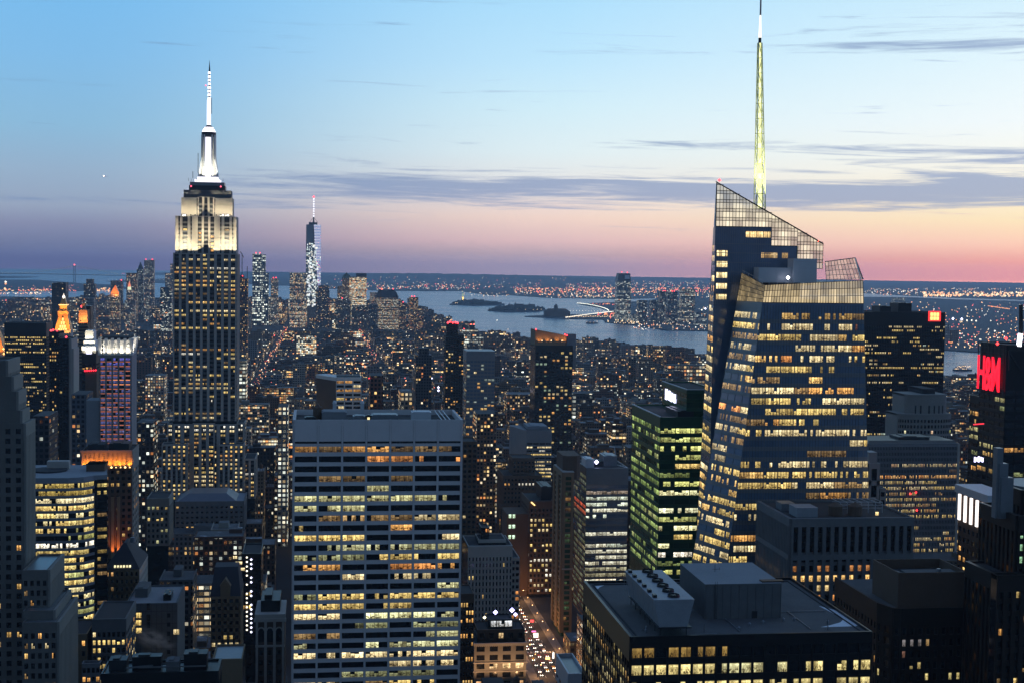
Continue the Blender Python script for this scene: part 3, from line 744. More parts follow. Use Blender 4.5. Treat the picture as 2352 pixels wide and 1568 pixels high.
# terrace plant rooms
def plant(u0, u1, v0, v1, Y, d, m):
    a, b = V(u0, v0, Y), V(u1, v1, Y); mb = MB(); mb.box(a.x, b.x, Y, Y+d, b.z, a.z)
    nn = 4
    for k in range(1, nn): x_ = a.x+(b.x-a.x)*k/nn; mb.box(x_-.05, x_+.05, Y-.06, Y, b.z, a.z-.2)
    t.part('plant_room', mb, m)
plant(1743, 1823.5, 614.5, 650, 580, 7, 'white_metal'); plant(1823.5, 1875.5, 594, 650, 578, 8, 'white_metal')
zdeck = V(1800, 652, 575).z
mb = MB(); mb.face([chT+Vector((.5, 0, -1)), crT+Vector((0, .5, -1)), rtT+Vector((-.3, .5, -1)), bkT+Vector((0, 0, -1)), Vector((chT.x*YB/YC, YB, chT.z-1))]); t.part('terrace', mb, 'bronze')
mb = MB(); q = V(1810, 638, 576); mb.octa(q, .9, 0, (5, 5, 6, 1)); mb.build('floodlight', M['lamp_glow'], t.root)
mb = MB()
for a_, b_, nn in ((chT, crT, 5), (crT, rtT, 12)):
    for k in range(nn): p_ = a_+(b_-a_)*(k+.5)/nn; mb.bar(p_, p_+Vector((0, 0, 1.3)), .14)
    mb.bar(a_+Vector((0, 0, 1.2)), b_+Vector((0, 0, 1.2)), .10)
t.part('railing', mb, 'white_metal')
warn(t.root, [apx+Vector((1.2, 0, .9))], .8); warn(t.root, [rrT+Vector((-1.5, 0, .8))], .5, (4, .5, .3))
# lattice mast
MY = 604.0
b0 = V(1744.8, 480, MY); m1 = V(1745.2, 99, MY); tip = V(1746.6, -4, MY); ztip = tip.z+6
wb, wt = 22/3230*MY*.98/2, 8.0/3230*MY/2
mb, lm = MB(), MB(); N_ = 11
def cor(k, s_):
    f_ = k/N_; c = b0+(m1-b0)*f_; h = wb+(wt-wb)*f_
    return c+Vector((s_[0]*h, s_[1]*h, 0))
SG = ((-1, -1), (1, -1), (1, 1), (-1, 1))
for k in range(N_):
    for i in range(4):
        j = (i+1) % 4
        mb.bar(cor(k, SG[i]), cor(k+1, SG[i]), .34); mb.bar(cor(k, SG[i]), cor(k, SG[j]), .26)
        mb.bar(cor(k, SG[i] if (k+i) % 2 else SG[j]), cor(k+1, SG[j] if (k+i) % 2 else SG[i]), .22)
t.part('mast_lattice', mb, M.setdefault('mast_paint', solid('mast_paint', (.74, .78, .46), .6, vary=.1)))
for sx_ in (-6, 6): spot('floodlight', b0+Vector((sx_, -7, -1)), b0+(m1-b0)*.35, 60000, (1, 1, .5), 45, .9, t.root)  # spots added below to brighten the lattice, besides its inner light
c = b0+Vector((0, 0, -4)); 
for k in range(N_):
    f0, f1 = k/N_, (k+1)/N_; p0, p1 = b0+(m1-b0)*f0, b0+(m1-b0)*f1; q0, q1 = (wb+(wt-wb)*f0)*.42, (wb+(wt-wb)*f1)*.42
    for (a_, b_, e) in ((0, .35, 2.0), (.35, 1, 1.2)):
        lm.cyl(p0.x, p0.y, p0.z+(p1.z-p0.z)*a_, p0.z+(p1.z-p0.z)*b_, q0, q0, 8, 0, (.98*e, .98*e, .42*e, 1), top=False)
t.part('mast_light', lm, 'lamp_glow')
mb = MB(); mb.cyl(m1.x, m1.y, m1.z, m1.z+2.2, wt*.9, wt*.9, 8); t.part('mast_collar', mb, 'dark_metal')
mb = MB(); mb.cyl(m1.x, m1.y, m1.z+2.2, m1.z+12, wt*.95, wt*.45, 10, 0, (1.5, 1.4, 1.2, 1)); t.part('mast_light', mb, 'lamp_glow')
mb = MB(); mb.cyl(m1.x, m1.y, m1.z+12, ztip, wt*.55, wt*.42, 10); t.part('mast_tip', mb, M.setdefault('mast_tip', solid('mast_tip', (.45, .33, .36), .5)))
mb = MB(); q = V(1741.6, 98, MY); mb.bar(q, V(1740, 330, MY), .28); t.part('cable_run', mb, 'grey_metal')
t.occ(1604, 1997, 590, 1290, YF); FOOT.append((slB.x-4, rtB.x+3, YF, YB)); t.done()
# ================================================================== white-crowned landmark tower with the antenna
t = Tower('spire_tower', 'tall stepped skyscraper with a floodlit white crown and needle antenna', 'skyscraper', seed=21)
YE = 1250.0
E = lambda x, y: (381.1+x*.2256, 394.7+y*.2256)
def ez(v, u=475): return on_y(u, v, YE).z
def ex(u, v=760): return on_y(u, v, YE).x
t.G('dark_glass'); FR = t.F('limestone')
est = style(nb=9, fl=3.72, ww=.62, wh=.50, pd=.55, sd=.35, top=1.0, lit=.58, row=.7, run=.3, panes=3, gap=.35, lo=.5, hi=1.15, frame='pale_stone', sframe='spandrel',
            pal=[(YEL, 6), (PALE, 4), (WARM, 3), (AMBER, 2), (DIM, 3), (WHITE, .7)])
zs = ez(582); xa, xb = ex(397.5), ex(543); dep = 41.0
er = {1: (.6, [(PALE, 1), (YEL, 1)], .8, 1.2), 9: (.45, [(DIM, 3), (ORANGE, 1)], .4, .7), 10: (.55, [(DIM, 2), (YEL, 1)], .5, .8), 13: (.97, [(YEL, 1), (PALE, 1)], .9, 1.2), 14: (.4, [(YEL, 1)], .8, 1.1), 15: (.1, [(AMBER, 1)], .4, 1), 16: (.5, [(DIM, 3), (AMBER, 1)], .5, .9), 17: (.95, [(YEL, 1)], .8, 1.1), 18: (.08, [(YEL, 1)], .5, 1), 19: (.04, [(YEL, 1)], .5, 1), 20: (.06, [(YEL, 1)], .5, 1), 22: (.85, [(AMBER, 2), (DIM, 2)], .5, .9), 27: (.35, [(YEL, 1)], .7, 1), 31: (.85, [(YEL, 2), (PALE, 1)], .7, 1.1), 33: (.1, [(YEL, 1)], .6, 1)}
t.block(xa, xb, YE, YE+dep, 0, zs, est, 'fr', zmin=ez(975), rows=er, roof='roof_dark')
# lower wings
wst = dict(est); wst['lit'] = .95; wst['row'] = .3; wst['top'] = 1.5; wst['ww'] = .6; wst['lo'] = .75; wst['frame'] = 'pale_stone'
zc = ez(970); zw = ez(1019.5)
wr = {0: (.95, [(PALE, 1), (WHITE, 1)], .9, 1.2), 1: (1, [(WHITE, 2), (PALE, 1)], 1.1, 1.4), 3: (.4, [(DIM, 1)], .5, .9)}
w1 = dict(wst); w1['nb'] = 3; t.block(ex(443, 1040), ex(494, 1040), YE-2.5, YE+3, 0, zc, w1, 'f', zmin=ez(1145), rows=wr)
w2 = dict(wst); w2['nb'] = 1; w2['panes'] = 2
t.block(ex(383, 990), ex(397.2, 990), YE+3, YE+30, 0, ez(972), w2, 'f', zmin=ez(1020), rows=wr)
t.block(ex(543.3, 990), ex(561, 990), YE+3, YE+30, 0, ez(971), w2, 'fr', zmin=ez(1020), rows=wr)
w3 = dict(wst); w3['nb'] = 5; w3['panes'] = 1; w3['lit'] = .85
t.block(ex(375.5, 1080), ex(432, 1080), YE-14, YE+2.4, 0, on_y(475, 1019, YE-14).z, w3, 'fr', zmin=ez(1150))
t.block(ex(505, 1080), ex(561.5, 1080), YE-14, YE+2.4, 0, on_y(475, 1020, YE-14).z, w3, 'fr', zmin=ez(1150))
w4 = dict(wst); w4['nb'] = 7; w4['panes'] = 2
t.block(ex(398, 1080), ex(543, 1080), YE-1.2, YE-.02, 0, ez(973), w4, 'f', zmin=ez(1145), rows=wr)
t.block(ex(562, 1080), ex(587, 1080), YE-8, YE+30, 0, on_y(475, 1053, YE-8).z, w2 | {'nb': 2}, 'fr', zmin=ez(1150))
# floodlit crown
STN = 'pale_stone'
def crown(u0, u1, v0, v1, inset, piers, m=STN, win=True, d=None):
    z0, z1 = ez(v0), ez(v1); x0, x1 = ex(u0, v1), ex(u1, v1); y0 = YE+inset; y1 = YE+(d or dep-inset)
    g = t.G('dark_glass'); g.box(x0, x1, y0+.6, y1, z0, z1-.2)
    fr = t.F(m)
    for a, b in piers:
        xa_, xb_ = x0+(x1-x0)*a, x0+(x1-x0)*b; fr.box(xa_, xb_, y0, y0+.6, z0, z1, bottom=True)
    fr.box(x1-.6, x1+.02, y0+.7, y1, z0, z1); fr.box(x0-.02, x0+.6, y0+.7, y1, z0, z1)
    fr.box(x0, x1, y0+.62, y1, z1-.2, z1+.1)
    nfl = int((z1-z0)/3.72)
    for k in range(nfl): 
        zz = z0+k*3.72; t.F('spandrel').box(x0+.1, x1-.1, y0+.3, y0+.62, zz, zz+1.7)
    return x0, x1, y0, z0, z1
PI = [(0, .05), (.075, .115), (.20, .245), (.27, .365), (.43, .465), (.535, .57), (.635, .73), (.755, .80), (.885, .925), (.95, 1)]
x0, x1, y0, z0, z1 = crown(401.4, 542.4, 583, 497, 5, PI)
for k in range(8):
    zz = z0+k*3.0+1.9
    for a, b in ((.13, .19), (.38, .42), (.475, .525), (.58, .625), (.81, .875)):
        if t.r.random() < .42:
            xa_, xb_ = x0+(x1-x0)*a, x0+(x1-x0)*b; c = pick([(YEL, 2), (DIM, 2), (AMBER, 1)], t.r)
            t.wins.append((Vector((xa_, y0, zz)), (xb_-xa_)*1.6, 1, [([Vector((p_, y0+.25, q)) for p_, q in ((xa_, zz), (xb_, zz), (xb_, zz+1.6), (xa_, zz+1.6))], [(0, 0), (1, 0), (1, 1), (0, 1)], (*c, t.r.random()))]))
PJ = [(0, .30), (.385, .43), (.525, .57), (.66, 1)]
crown(413.8, 532.7, 497, 454, 9, PJ)
crown(452, 490.5, 560, 452, 7.6, [(0, .08), (.28, .40), (.60, .72), (.92, 1)])
gb = lambda nm, u0, u1, v0, v1, ins, m, d=24: (lambda mb: (mb.box(ex(u0, v1), ex(u1, v1), YE+ins, YE+ins+d, ez(v0), ez(v1)), t.part(nm, mb, m)))(MB())
gb('observation_deck', 419, 529, 455, 436, 10.5, 'dull_concrete', 20); gb('observation_deck', 431, 514.7, 436, 425, 12, 'dark_metal', 18); gb('observation_deck', 433, 513, 425, 417, 13, 'blue_frame', 16)
mb = MB()
for k in range(14):
    u = 433+k*6.1; mb.bar(on_y(u, 417, YE+13), on_y(u, 409+(k*7 % 5), YE+13), .25)
for u, v0, v1 in ((497, 405, 385), (443, 410, 394), (455, 398, 352), (486, 262, 225)): mb.bar(on_y(u, v0, YE+20), on_y(u, v1, YE+20), .45)
t.part('antenna_rods', mb, 'dark_metal')
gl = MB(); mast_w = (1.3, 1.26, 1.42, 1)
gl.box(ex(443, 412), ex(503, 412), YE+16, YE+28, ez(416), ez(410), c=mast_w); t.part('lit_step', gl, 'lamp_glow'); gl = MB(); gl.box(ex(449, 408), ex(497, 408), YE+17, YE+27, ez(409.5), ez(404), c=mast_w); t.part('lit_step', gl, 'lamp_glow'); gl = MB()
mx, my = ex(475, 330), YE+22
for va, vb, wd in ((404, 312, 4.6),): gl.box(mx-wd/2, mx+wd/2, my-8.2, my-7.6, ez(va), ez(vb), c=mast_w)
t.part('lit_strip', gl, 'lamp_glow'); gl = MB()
mb = MB()
prof = [(404, 7.6), (390, 7.0), (370, 6.0), (350, 5.4), (330, 5.3), (303, 5.3)]
for (va, ra), (vb, rb) in zip(prof, prof[1:]): mb.cyl(mx, my, ez(va), ez(vb), ra, rb, 12, top=False)
t.part('mooring_mast', mb, 'white_paint')
mb = MB()
for sx in (-1, 1):
    for va, ra, vb, rb in ((404, 8.0, 360, 5.6), (360, 5.6, 306, 5.5)):
        mb.prism([(mx+sx*ra-.7, my-7), (mx+sx*ra+.7, my-7), (mx+sx*ra+.7, my+4), (mx+sx*ra-.7, my+4)], ez(va), ez(vb), Q=[(mx+sx*rb-.7, my-5), (mx+sx*rb+.7, my-5), (mx+sx*rb+.7, my+4), (mx+sx*rb-.7, my+4)])
    mb.box(mx+sx*3.4-.5, mx+sx*3.4+.5, my-7.6, my-4, ez(400), ez(306))
t.part('mast_fins', mb, 'white_metal')
mb = MB(); mb.cyl(mx, my, ez(311), ez(299), 6.3, 6.3, 14, bottom=True); mb.cyl(mx, my, ez(291), ez(282), 5.0, 1.6, 14, bottom=True); t.part('mast_collar', mb, 'dark_metal')
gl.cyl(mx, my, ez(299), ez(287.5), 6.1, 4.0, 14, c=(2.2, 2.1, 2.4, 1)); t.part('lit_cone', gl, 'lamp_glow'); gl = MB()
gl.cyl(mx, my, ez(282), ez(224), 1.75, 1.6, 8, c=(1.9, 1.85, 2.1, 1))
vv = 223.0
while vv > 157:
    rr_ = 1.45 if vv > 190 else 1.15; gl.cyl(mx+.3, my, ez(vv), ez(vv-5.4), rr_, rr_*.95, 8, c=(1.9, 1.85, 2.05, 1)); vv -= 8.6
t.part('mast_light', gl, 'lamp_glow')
mb = MB(); mb.cyl(mx+.3, my, ez(224), ez(156), .8, .7, 6); mb.cyl(mx+.5, my, ez(156), ez(131), .75, .08, 6); t.part('antenna', mb, 'dark_metal')
warn(t.root, [Vector((mx-2.6, my-1, ez(190))), on_y(439, 428, YE+11), on_y(507, 429, YE+11)], .8, (3, .3, .5))
# floodlights standing on the setbacks
FLC = (1.0, .84, .52)
mb = MB()
for k, u in enumerate((404, 411, 420, 429, 438, 447, 497, 506, 515, 524, 533, 540)):
    a = on_y(u, 581.5, YE-1.2); spot('floodlight', a+Vector((0, 0, .6)), on_y(u, 545, YE+6), 760000 if u < 450 or u > 494 else 70000, FLC, 100, .9, t.root); mb.box(a.x-.4, a.x+.4, a.y-.4, a.y+.4, a.z, a.z+.7)
for u in (418, 428, 438, 448, 497, 507, 517, 528):
    a = on_y(u, 497, YE+2.0); spot('floodlight', a+Vector((0, 0, .6)), on_y(u, 474, YE+10), 520000, FLC, 95, .9, t.root); mb.octa(a+Vector((0, 0, 1)), .8)
t.part('floodlight_housing', mb, 'dark_metal')
mb = MB()
for u in (421, 425, 507, 512, 518, 524): mb.octa(on_y(u, 495, YE+5.5), .9, 0, (3.2, 3.0, 2.6, 1))
t.part('floodlight_glow', mb, 'lamp_glow')
for u in (461, 489): spot('floodlight', Vector((ex(u, 404), my-11, ez(407))), (mx+(-3 if u < 475 else 3), my, ez(360)), 55000, (1, .93, .75), 70, .9, t.root)
t.occ(375, 590, 131, 1137, YE-14); t.done()

# ================================================================== generic hero towers
def hero(name, label, u0, u1, vt, Y, D, st, vb=1568, cat='building', faces='fs', seed=None, roof='roof_dark', rows=None, rows_side=None, st_side=None, par=1.2, fin=True, most=100):
    t = Tower(name, label, cat, seed=seed or int(u0*7+vt))
    x0, x1, z = box_px(u0, u1, vt, Y); zmin = max(0, on_y((u0+u1)/2, min(vb, 1600), Y).z-4)
    t.block(x0, x1, Y, Y+D, 0, z, st, faces, zmin, rows, roof, par, rows_side, st_side)
    ub0 = min(u0, proj((x0, Y+D, z))[0]); ub1 = max(u1, proj((x1, Y+D, z))[0])
    t.occ(ub0, ub1, vt-3, vb, Y); t.box = (x0, x1, Y, Y+D, z); t.zmin = zmin
    if fin: t.done(most, vb)
    return t
def roofbox(t, fx0, fx1, fy0, fy1, h, m='grey_metal', name='rooftop_plant'):
    x0, x1, y0, y1, z = t.box; xa, xb, ya, yb = x0+(x1-x0)*fx0, x0+(x1-x0)*fx1, y0+(y1-y0)*fy0, y0+(y1-y0)*fy1
    mb = MB(); mb.box(xa, xb, ya, yb, z-.8, z+h); mb.box(xa-.1, xb+.1, ya-.1, yb+.1, z+h-.4, z+h+.05, bottom=True); mb.box(xa+(xb-xa)*.2, xa+(xb-xa)*.6, ya+.8, yb-.8, z+h+.05, z+h+.5); return t.part(name, mb, m)

# green glass block and its taller rear block with the lit sign
gst = style(bay=6.6, fl=4.35, ww=.97, wh=.56, pd=.12, sd=.14, top=5.5, lit=.95, row=.2, run=.6, panes=4, gap=.07, frame='green_frame', glass='green_glass', lo=.55, hi=1.15, pal=[((.80, .82, .26), 5), ((.62, .66, .22), 4), ((.95, .92, .5), 3), (YEL, 2), ((.2, .25, .08), 2)])
gss = dict(gst); gss.update(lit=.85, row=.3, lo=.3, hi=1.0, bay=5.0, pal=[((.45, .60, .18), 5), ((.26, .38, .11), 4), ((.7, .76, .3), 2)])
grow = {9: (.9, [((.95, .95, .6), 3), (WHITE, 1)], .8, 1.4), 12: (.8, [(WARM, 1), (YEL, 2)], .7, 1.1), 14: (.95, [(WHITE, 2), (PALE, 2)], .8, 1.4)}
t = hero('green_glass_tower', 'green glass office tower with a white lit sign on its rear block', 1517, 1622, 957, 665, 62, gst, 1310, rows=grow, st_side=gss, rows_side={}, fin=False, faces='fl', seed=77)
g2 = dict(gst); g2.update(lit=.05, top=2, lo=.15, hi=.3)
xA, xB, zB = box_px(1578, 1650, 894.5, 672); t.block(xA, xB, 672, 722, t.box[4]-3, zB, g2, 'fl', st_side=g2)
mb = MB(); F = Face((xA, 722, t.box[4]), (xA, 672, t.box[4]), (xA, 672, zB), (xA, 722, zB)); q = []
x_a, x_b = F.W*.16, F.W*.58; zc_ = F.H*.52; hh = 5.2
for k, (w_, a_, b_) in enumerate(((.16, -1, .9), (.13, -.7, .5), (.12, -.9, .8), (.16, -1, .6), (.13, -.8, .4), (.14, -1, .55))):
    xs = x_a+(x_b-x_a)*k/6; fbox(mb, F, xs, xs+(x_b-x_a)*w_, zc_+hh*a_*.5, zc_+hh*b_*.62, .1, .5)
for k in range(len(mb.c)): mb.c[k] = (2.3, 2.35, 3.4, 1)
t.part('lit_sign', mb, 'lamp_glow')
mb = MB(); x0, x1, y0, y1, z = t.box
mb.bar((x0, y0, z+.1), (x0, y1, z+.1), .5); mb.bar((xA, 672, zB+.1), (xA, 722, zB+.1), .45); mb.bar((xA, 672, zB+.1), (xB, 672, zB+.1), .45); t.part('parapet_coping', mb, 'white_metal')
roofbox(t, .45, .8, .1, .5, 2.0, 'dark_metal'); t.occ(1517, 1620, 873, 960, 672); t.done(100, 1310)

# wavy pale-glass block and the narrow brick tower beside the avenue
ws = style(nb=4, fl=4.4, ww=.97, wh=.60, pd=.10, sd=.25, top=12.5, lit=.93, row=.35, run=.85, panes=3, gap=.05, frame='grey_metal', glass='blue_glass', lo=.5, hi=1.1, pal=[((.95, .92, .70), 5), ((.80, .88, .70), 3), ((1, .86, .60), 2)])
wr_ = {0: (.3, [((.5, .36, .22), 1)], .3, .6), 1: (.7, [((.45, .36, .28), 1)], .4, .8), 9: (.9, [((.6, .56, .36), 1)], .4, .8), 14: (1, [((.7, .66, .42), 1)], .4, .8), 15: (.9, [((.5, .46, .28), 1)], .4, .7)}
wss = style(bay=4, fl=4.4, ww=.85, wh=.62, pd=.15, sd=.25, top=6, lit=.85, row=.2, run=.5, panes=2, frame='brown_brick', glass='green_glass', lo=.12, hi=.38, pal=[((.55, .62, .40), 4), ((.40, .46, .26), 4), ((.7, .6, .36), 1)])
t = hero('pale_glass_office', 'office block with rippling bands of white lit glass beside the narrow brick tower', 1347, 1443.5, 1074, 1015, 46, ws, 1430, rows=wr_, st_side=wss, rows_side={5: (1, [((1, .16, .07), 1)], .5, .8), 6: (1, [((1, .2, .08), 1)], .4, .7)}, faces='fl', fin=False, roof='roof_dark', seed=41)  # red side rows: window quads emit a painted red reflection
x0, x1, y0, y1, z = t.box
for k in range(16):                                # bowed bays on the left half of the front
    zz = z-12.5-k*4.4; fr = t.F('grey_metal'); 
    xm = x0+(x1-x0)*(.45-.016*k); pts = [(x0-.1, y0+.1)]+[(x0+(xm-x0)*j/6, y0-1.4*math.sin(math.pi*j/6)-.3) for j in range(1, 7)]+[(xm+.5, y0+.1)]
    fr.prism(pts, zz-4.38, zz-2.66, bottom=True)
roofbox(t, .02, .22, .15, .5, 5.5, 'white_metal', 'lift_housing'); roofbox(t, .5, .82, .3, .7, 7, 'grey_metal'); roofbox(t, .24, .48, .3, .6, 3, 'dark_metal')
mb = MB(); mb.octa(Vector((x0+(x1-x0)*.28, y0+7, z+3.5)), 1.7, 0, (5, 4.6, 8, 1)); t.part('floodlight', mb, 'lamp_glow')
mb = MB(); mb.bar((x1-6, y0+18, z+6), (x1-7, y0+18, z+13), .6); mb.bar((x1-7, y0+18, z+13), (x1-11, y0+18, z+14), .5); mb.bar((x1-1, y0, z+.2), (x1-10, y0+30, z+.2), .5); t.part('davit_crane', mb, 'white_metal'); t.done(100, 1430)
bs = style(nb=1, fl=3.7, ww=.52, wh=.66, pd=.9, sd=.2, top=3, lit=.5, row=.4, run=.4, panes=2, frame='tan_brick', glass='green_glass', lo=.06, hi=.22, pal=[((.2, .34, .14), 4), (AMBER, 1)])
t = hero('brick_tower', 'narrow tan brick tower with one recessed window strip beside the avenue', 1293.5, 1318, 1084, 970, 38, bs, 1471, st_side=dict(bs, nb=2, lit=.1), fin=False, faces='fl')
x0, x1, y0, y1, z = t.box; zp = on_y(1300, 1042, 985).z
mb = MB(); mb.prism([(x0+1, y0+8), (x0+4, y0+5), (x1+3, y0+5), (x1+6, y0+9), (x1+6, y1-4), (x0+1, y1-4)], z-6, zp); t.part('rooftop_plant', mb, 'brown_brick')
mb = MB(); mb.box(x0-.2, x1+.2, y0-1.1, y0-.92, on_y(1300, 1306, 970).z, on_y(1300, 1306, 970).z+.7, bottom=True); t.part('string_course', mb, 'pale_stone'); mb = MB(); mb.box(x0-.2, x1+.2, y0-1.2, y1, z, z+.5, bottom=True); t.part('cornice', mb, 'pale_stone'); t.done()

# dark block with bright paired windows, west of the avenue
ds = style(nb=6, fl=4.0, ww=.55, wh=.55, pd=.3, sd=.25, top=6, lit=.42, row=1.0, run=.4, panes=1, frame='brown_brick', lo=.7, hi=1.3, pal=[(PALE, 4), (YEL, 3), (WHITE, 2)])
t = hero('dark_block', 'dark brick block with rows of bright paired windows where the avenue narrows', 1217, 1271, 1150, 1088, 45, ds, 1395, st_side=dict(ds, nb=10, lit=.08), fin=False, faces='fl', seed=5)
roofbox(t, .55, 1.0, .2, .8, 10, 'dark_metal'); mb = MB(); x0, x1, y0, y1, z = t.box; mb.bar((x0+1, y0-.5, z-.5), (x0+4, y0-.5, z-3.2), .9); 
for k in range(len(mb.c)): mb.c[k] = (2.5, 1.6, .6, 1)
t.part('lit_sign', mb, 'lamp_glow'); mb = MB()
for k in range(7):
    if k == 3: continue
    zz = z-14-k*8.3
    for j in range(2):
        p_ = on_y(1188+j*9, 0, 1093); yy = 1092.5; mb.face([(p_.x-1.0, yy, zz), (p_.x+1.0, yy, zz), (p_.x+1.0, yy, zz+3), (p_.x-1.0, yy, zz+3)], 0, [(0, 0), (1, 0), (1, 1), (0, 1)], (.75, 1.05, .75, .3+.07*k+.3*j))
pw = MB(); pa, pb = on_y(1181, 0, 1093).x, x0-.2; pw.box(pa, pb, 1093, 1125, 0, z-11); t.part('stair_tower', pw, 'brown_brick'); t.part('stair_windows', mb, 'lit_window'); t.done(100, 1395)

# stepped masonry, banded office and other mid-distance blocks
ms = style(bay=3.2, fl=3.8, ww=.5, wh=.5, pd=.3, sd=.2, top=3, lit=.16, row=.9, run=.65, frame='brown_brick', lo=.6, hi=1.1)
t = hero('stepped_brick_block', 'stepped brown brick block below the banded office tower', 1157, 1245, 1091, 1200, 40, ms, 1300, fin=False)
x0, x1, y0, y1, z = t.box; xa, xb, zz = box_px(1178, 1229, 1051, 1206); t.block(xa, xb, 1206, 1232, z-2, zz, dict(ms, lit=.02), 'fs'); xa, xb, zz = box_px(1150, 1190, 1160, 1192); t.block(xa, xb, 1192, 1199.5, 0, zz, ms, 'fs', 60); t.done(60, 1300)
os_ = style(bay=6, fl=3.7, ww=.9, wh=.45, pd=.1, sd=.3, top=13, lit=.7, row=.6, run=.6, panes=4, frame='grey_concrete', lo=.5, hi=1.1, pal=[(PALE, 3), (YEL, 3), (WHITE, 1)])
t = hero('banded_office', 'pale grey office tower with a blank top band over lit floors', 1210, 1267.5, 987, 1400, 60, os_, 1200, faces='f', fin=False); x0, x1, y0, y1, z = t.box; mb = MB(); mb.prism([(x0-11, y0+40), (x0-.05, y0-.3), (x0-.05, y0+50), (x0-11, y0+50)], 0, z-.5); t.part('side_wing', mb, 'grey_concrete'); roofbox(t, .1, .9, .2, .7, 2.5, 'roof_pale'); t.done(60, 1200)
rs = style(bay=3.6, fl=3.3, ww=.62, wh=.55, pd=.15, sd=.2, top=2, lit=.13, row=.3, run=.2, frame='brown_brick', lo=.5, hi=1.0, pal=[(AMBER, 3), (WARM, 3), (PALE, 1)])
hero('balcony_tower', 'brown apartment tower peeking out right behind the white office slab', 1063, 1096, 1013, 900, 24, rs, 1250, roof='roof_dark', most=60)
cst = dict(rs); cst.update(frame='grey_concrete', lit=.20)
t = hero('sloped_roof_tower', 'apartment tower with a sloping roof floodlit orange', 1229.5, 1316, 793, 1700, 40, dict(cst, bay=5, fl=4.6, frame='dark_metal', top=8, lit=.30, pal=[(AMBER, 3), (YEL, 3), (PALE, 2), ((.3, .42, .3), 2)]), 1050, cat='skyscraper', fin=False, faces='f')
x0, x1, y0, y1, z = t.box; zl, zr_ = on_y(1230, 757.5, 1700).z, on_y(1301, 771, 1700).z; xr = on_y(1301, 771, 1700).x; mb = MB()
mb.face([(x0, y0+1, z), (xr, y0+1, z), (xr, y0+1, zr_), (x0, y0+1, zl)]); mb.face([(x0, y0+1, zl), (xr, y0+1, zr_), (xr, y1, zr_), (x0, y1, zl)]); mb.face([(x0, y1, z), (x0, y0+1, z), (x0, y0+1, zl), (x0, y1, zl)]); mb.face([(xr, y0+1, z), (xr, y1, z), (xr, y1, zr_), (xr, y0+1, zr_)]); t.part('sloped_roof_screen', mb, 'tan_brick')
for u in (1239, 1258, 1280, 1296): spot('floodlight', on_y(u, 787, 1697.5), on_y(u, 768, 1701), 4200, (1, .42, .12), 110, .9, t.root)
mb = MB(); [mb.octa(on_y(u, 782, 1697), .9, 0, (3, 1.8, .8, 1)) for u in (1245, 1266, 1291)]; t.part('floodlight_glow', mb, 'lamp_glow')
mb = MB(); a = on_y(1303, 767, 1708); b_ = on_y(1323, 792, 1708); mb.box(a.x, b_.x, 1708, 1730, b_.z-30, a.z); t.part('lift_housing', mb, 'grey_metal'); warn(t.root, [on_y(1231, 756.5, 1700), on_y(1298, 768.5, 1700), on_y(1302, 770, 1700)], 1.1); t.done(100, 1050)
t = hero('grey_top_tower', 'glass tower with a pale grey top band left of the sloped roof tower', 1072, 1137, 807, 1500, 35, dict(cst, frame='blue_frame', glass='blue_glass', top=10, bay=4, fl=3.9, lit=.30, ww=.8, pal=[(AMBER, 3), (WARM, 2), ((.35, .42, .36), 4), (PALE, 1)]), 1060, cat='skyscraper', fin=False, faces='fl')
x0, x1, y0, y1, z = t.box; mb = MB(); mb.box(x0-.3, x1+.3, y0-.5, y1+.3, z-9.5, z+.5, bottom=True); t.part('top_band', mb, 'grey_metal'); t.done(60, 1060)
t = hero('red_beacon_tower', 'slim dark tower with a cluster of red beacons on its roof', 1024, 1066, 769, 1800, 26, dict(cst, frame='bronze', lit=.16, fl=3.6, bay=3.4), 1005, cat='skyscraper', fin=False, faces='fl'); x0, x1, y0, y1, z = t.box
xa, xb, zz = box_px(1027, 1052, 743, 1802); t.block(xa, xb, 1802, 1822, z-2, zz, dict(cst, frame='bronze', lit=.05), 'fl'); warn(t.root, [on_y(u, v, 1801) for u, v in ((1029, 741), (1034, 738.5), (1040, 741), (1046, 740.5), (1051, 742))], 1.5); t.done(60, 1005)
ps = style(nb=3, fl=3.9, ww=.86, wh=.6, pd=1.0, sd=.2, top=3.2, lit=.45, row=1.0, run=.5, panes=4, frame='white_paint', lo=.4, hi=1.0)
t = hero('white_pier_block', 'small dark block with white corner piers behind the white slab roof', 772, 830, 866, 1300, 34, ps, 940, fin=False, faces='f', seed=3); x0, x1, y0, y1, z = t.box
mb = MB(); mb.prism([(x0-18, y0+34), (x0-.1, y0), (x0-.1, y1), (x0-10, y1+8)], 0, z-3.3); t.part('side_wall', mb, 'brown_brick'); mb = MB(); mb.prism([(x0-18.5, y0+34), (x0-.2, y0-1.2), (x0-.2, y1), (x0-10, y1+8)], z-3.3, z, bottom=True); t.part('cornice', mb, 'white_paint'); t.done(100, 940)

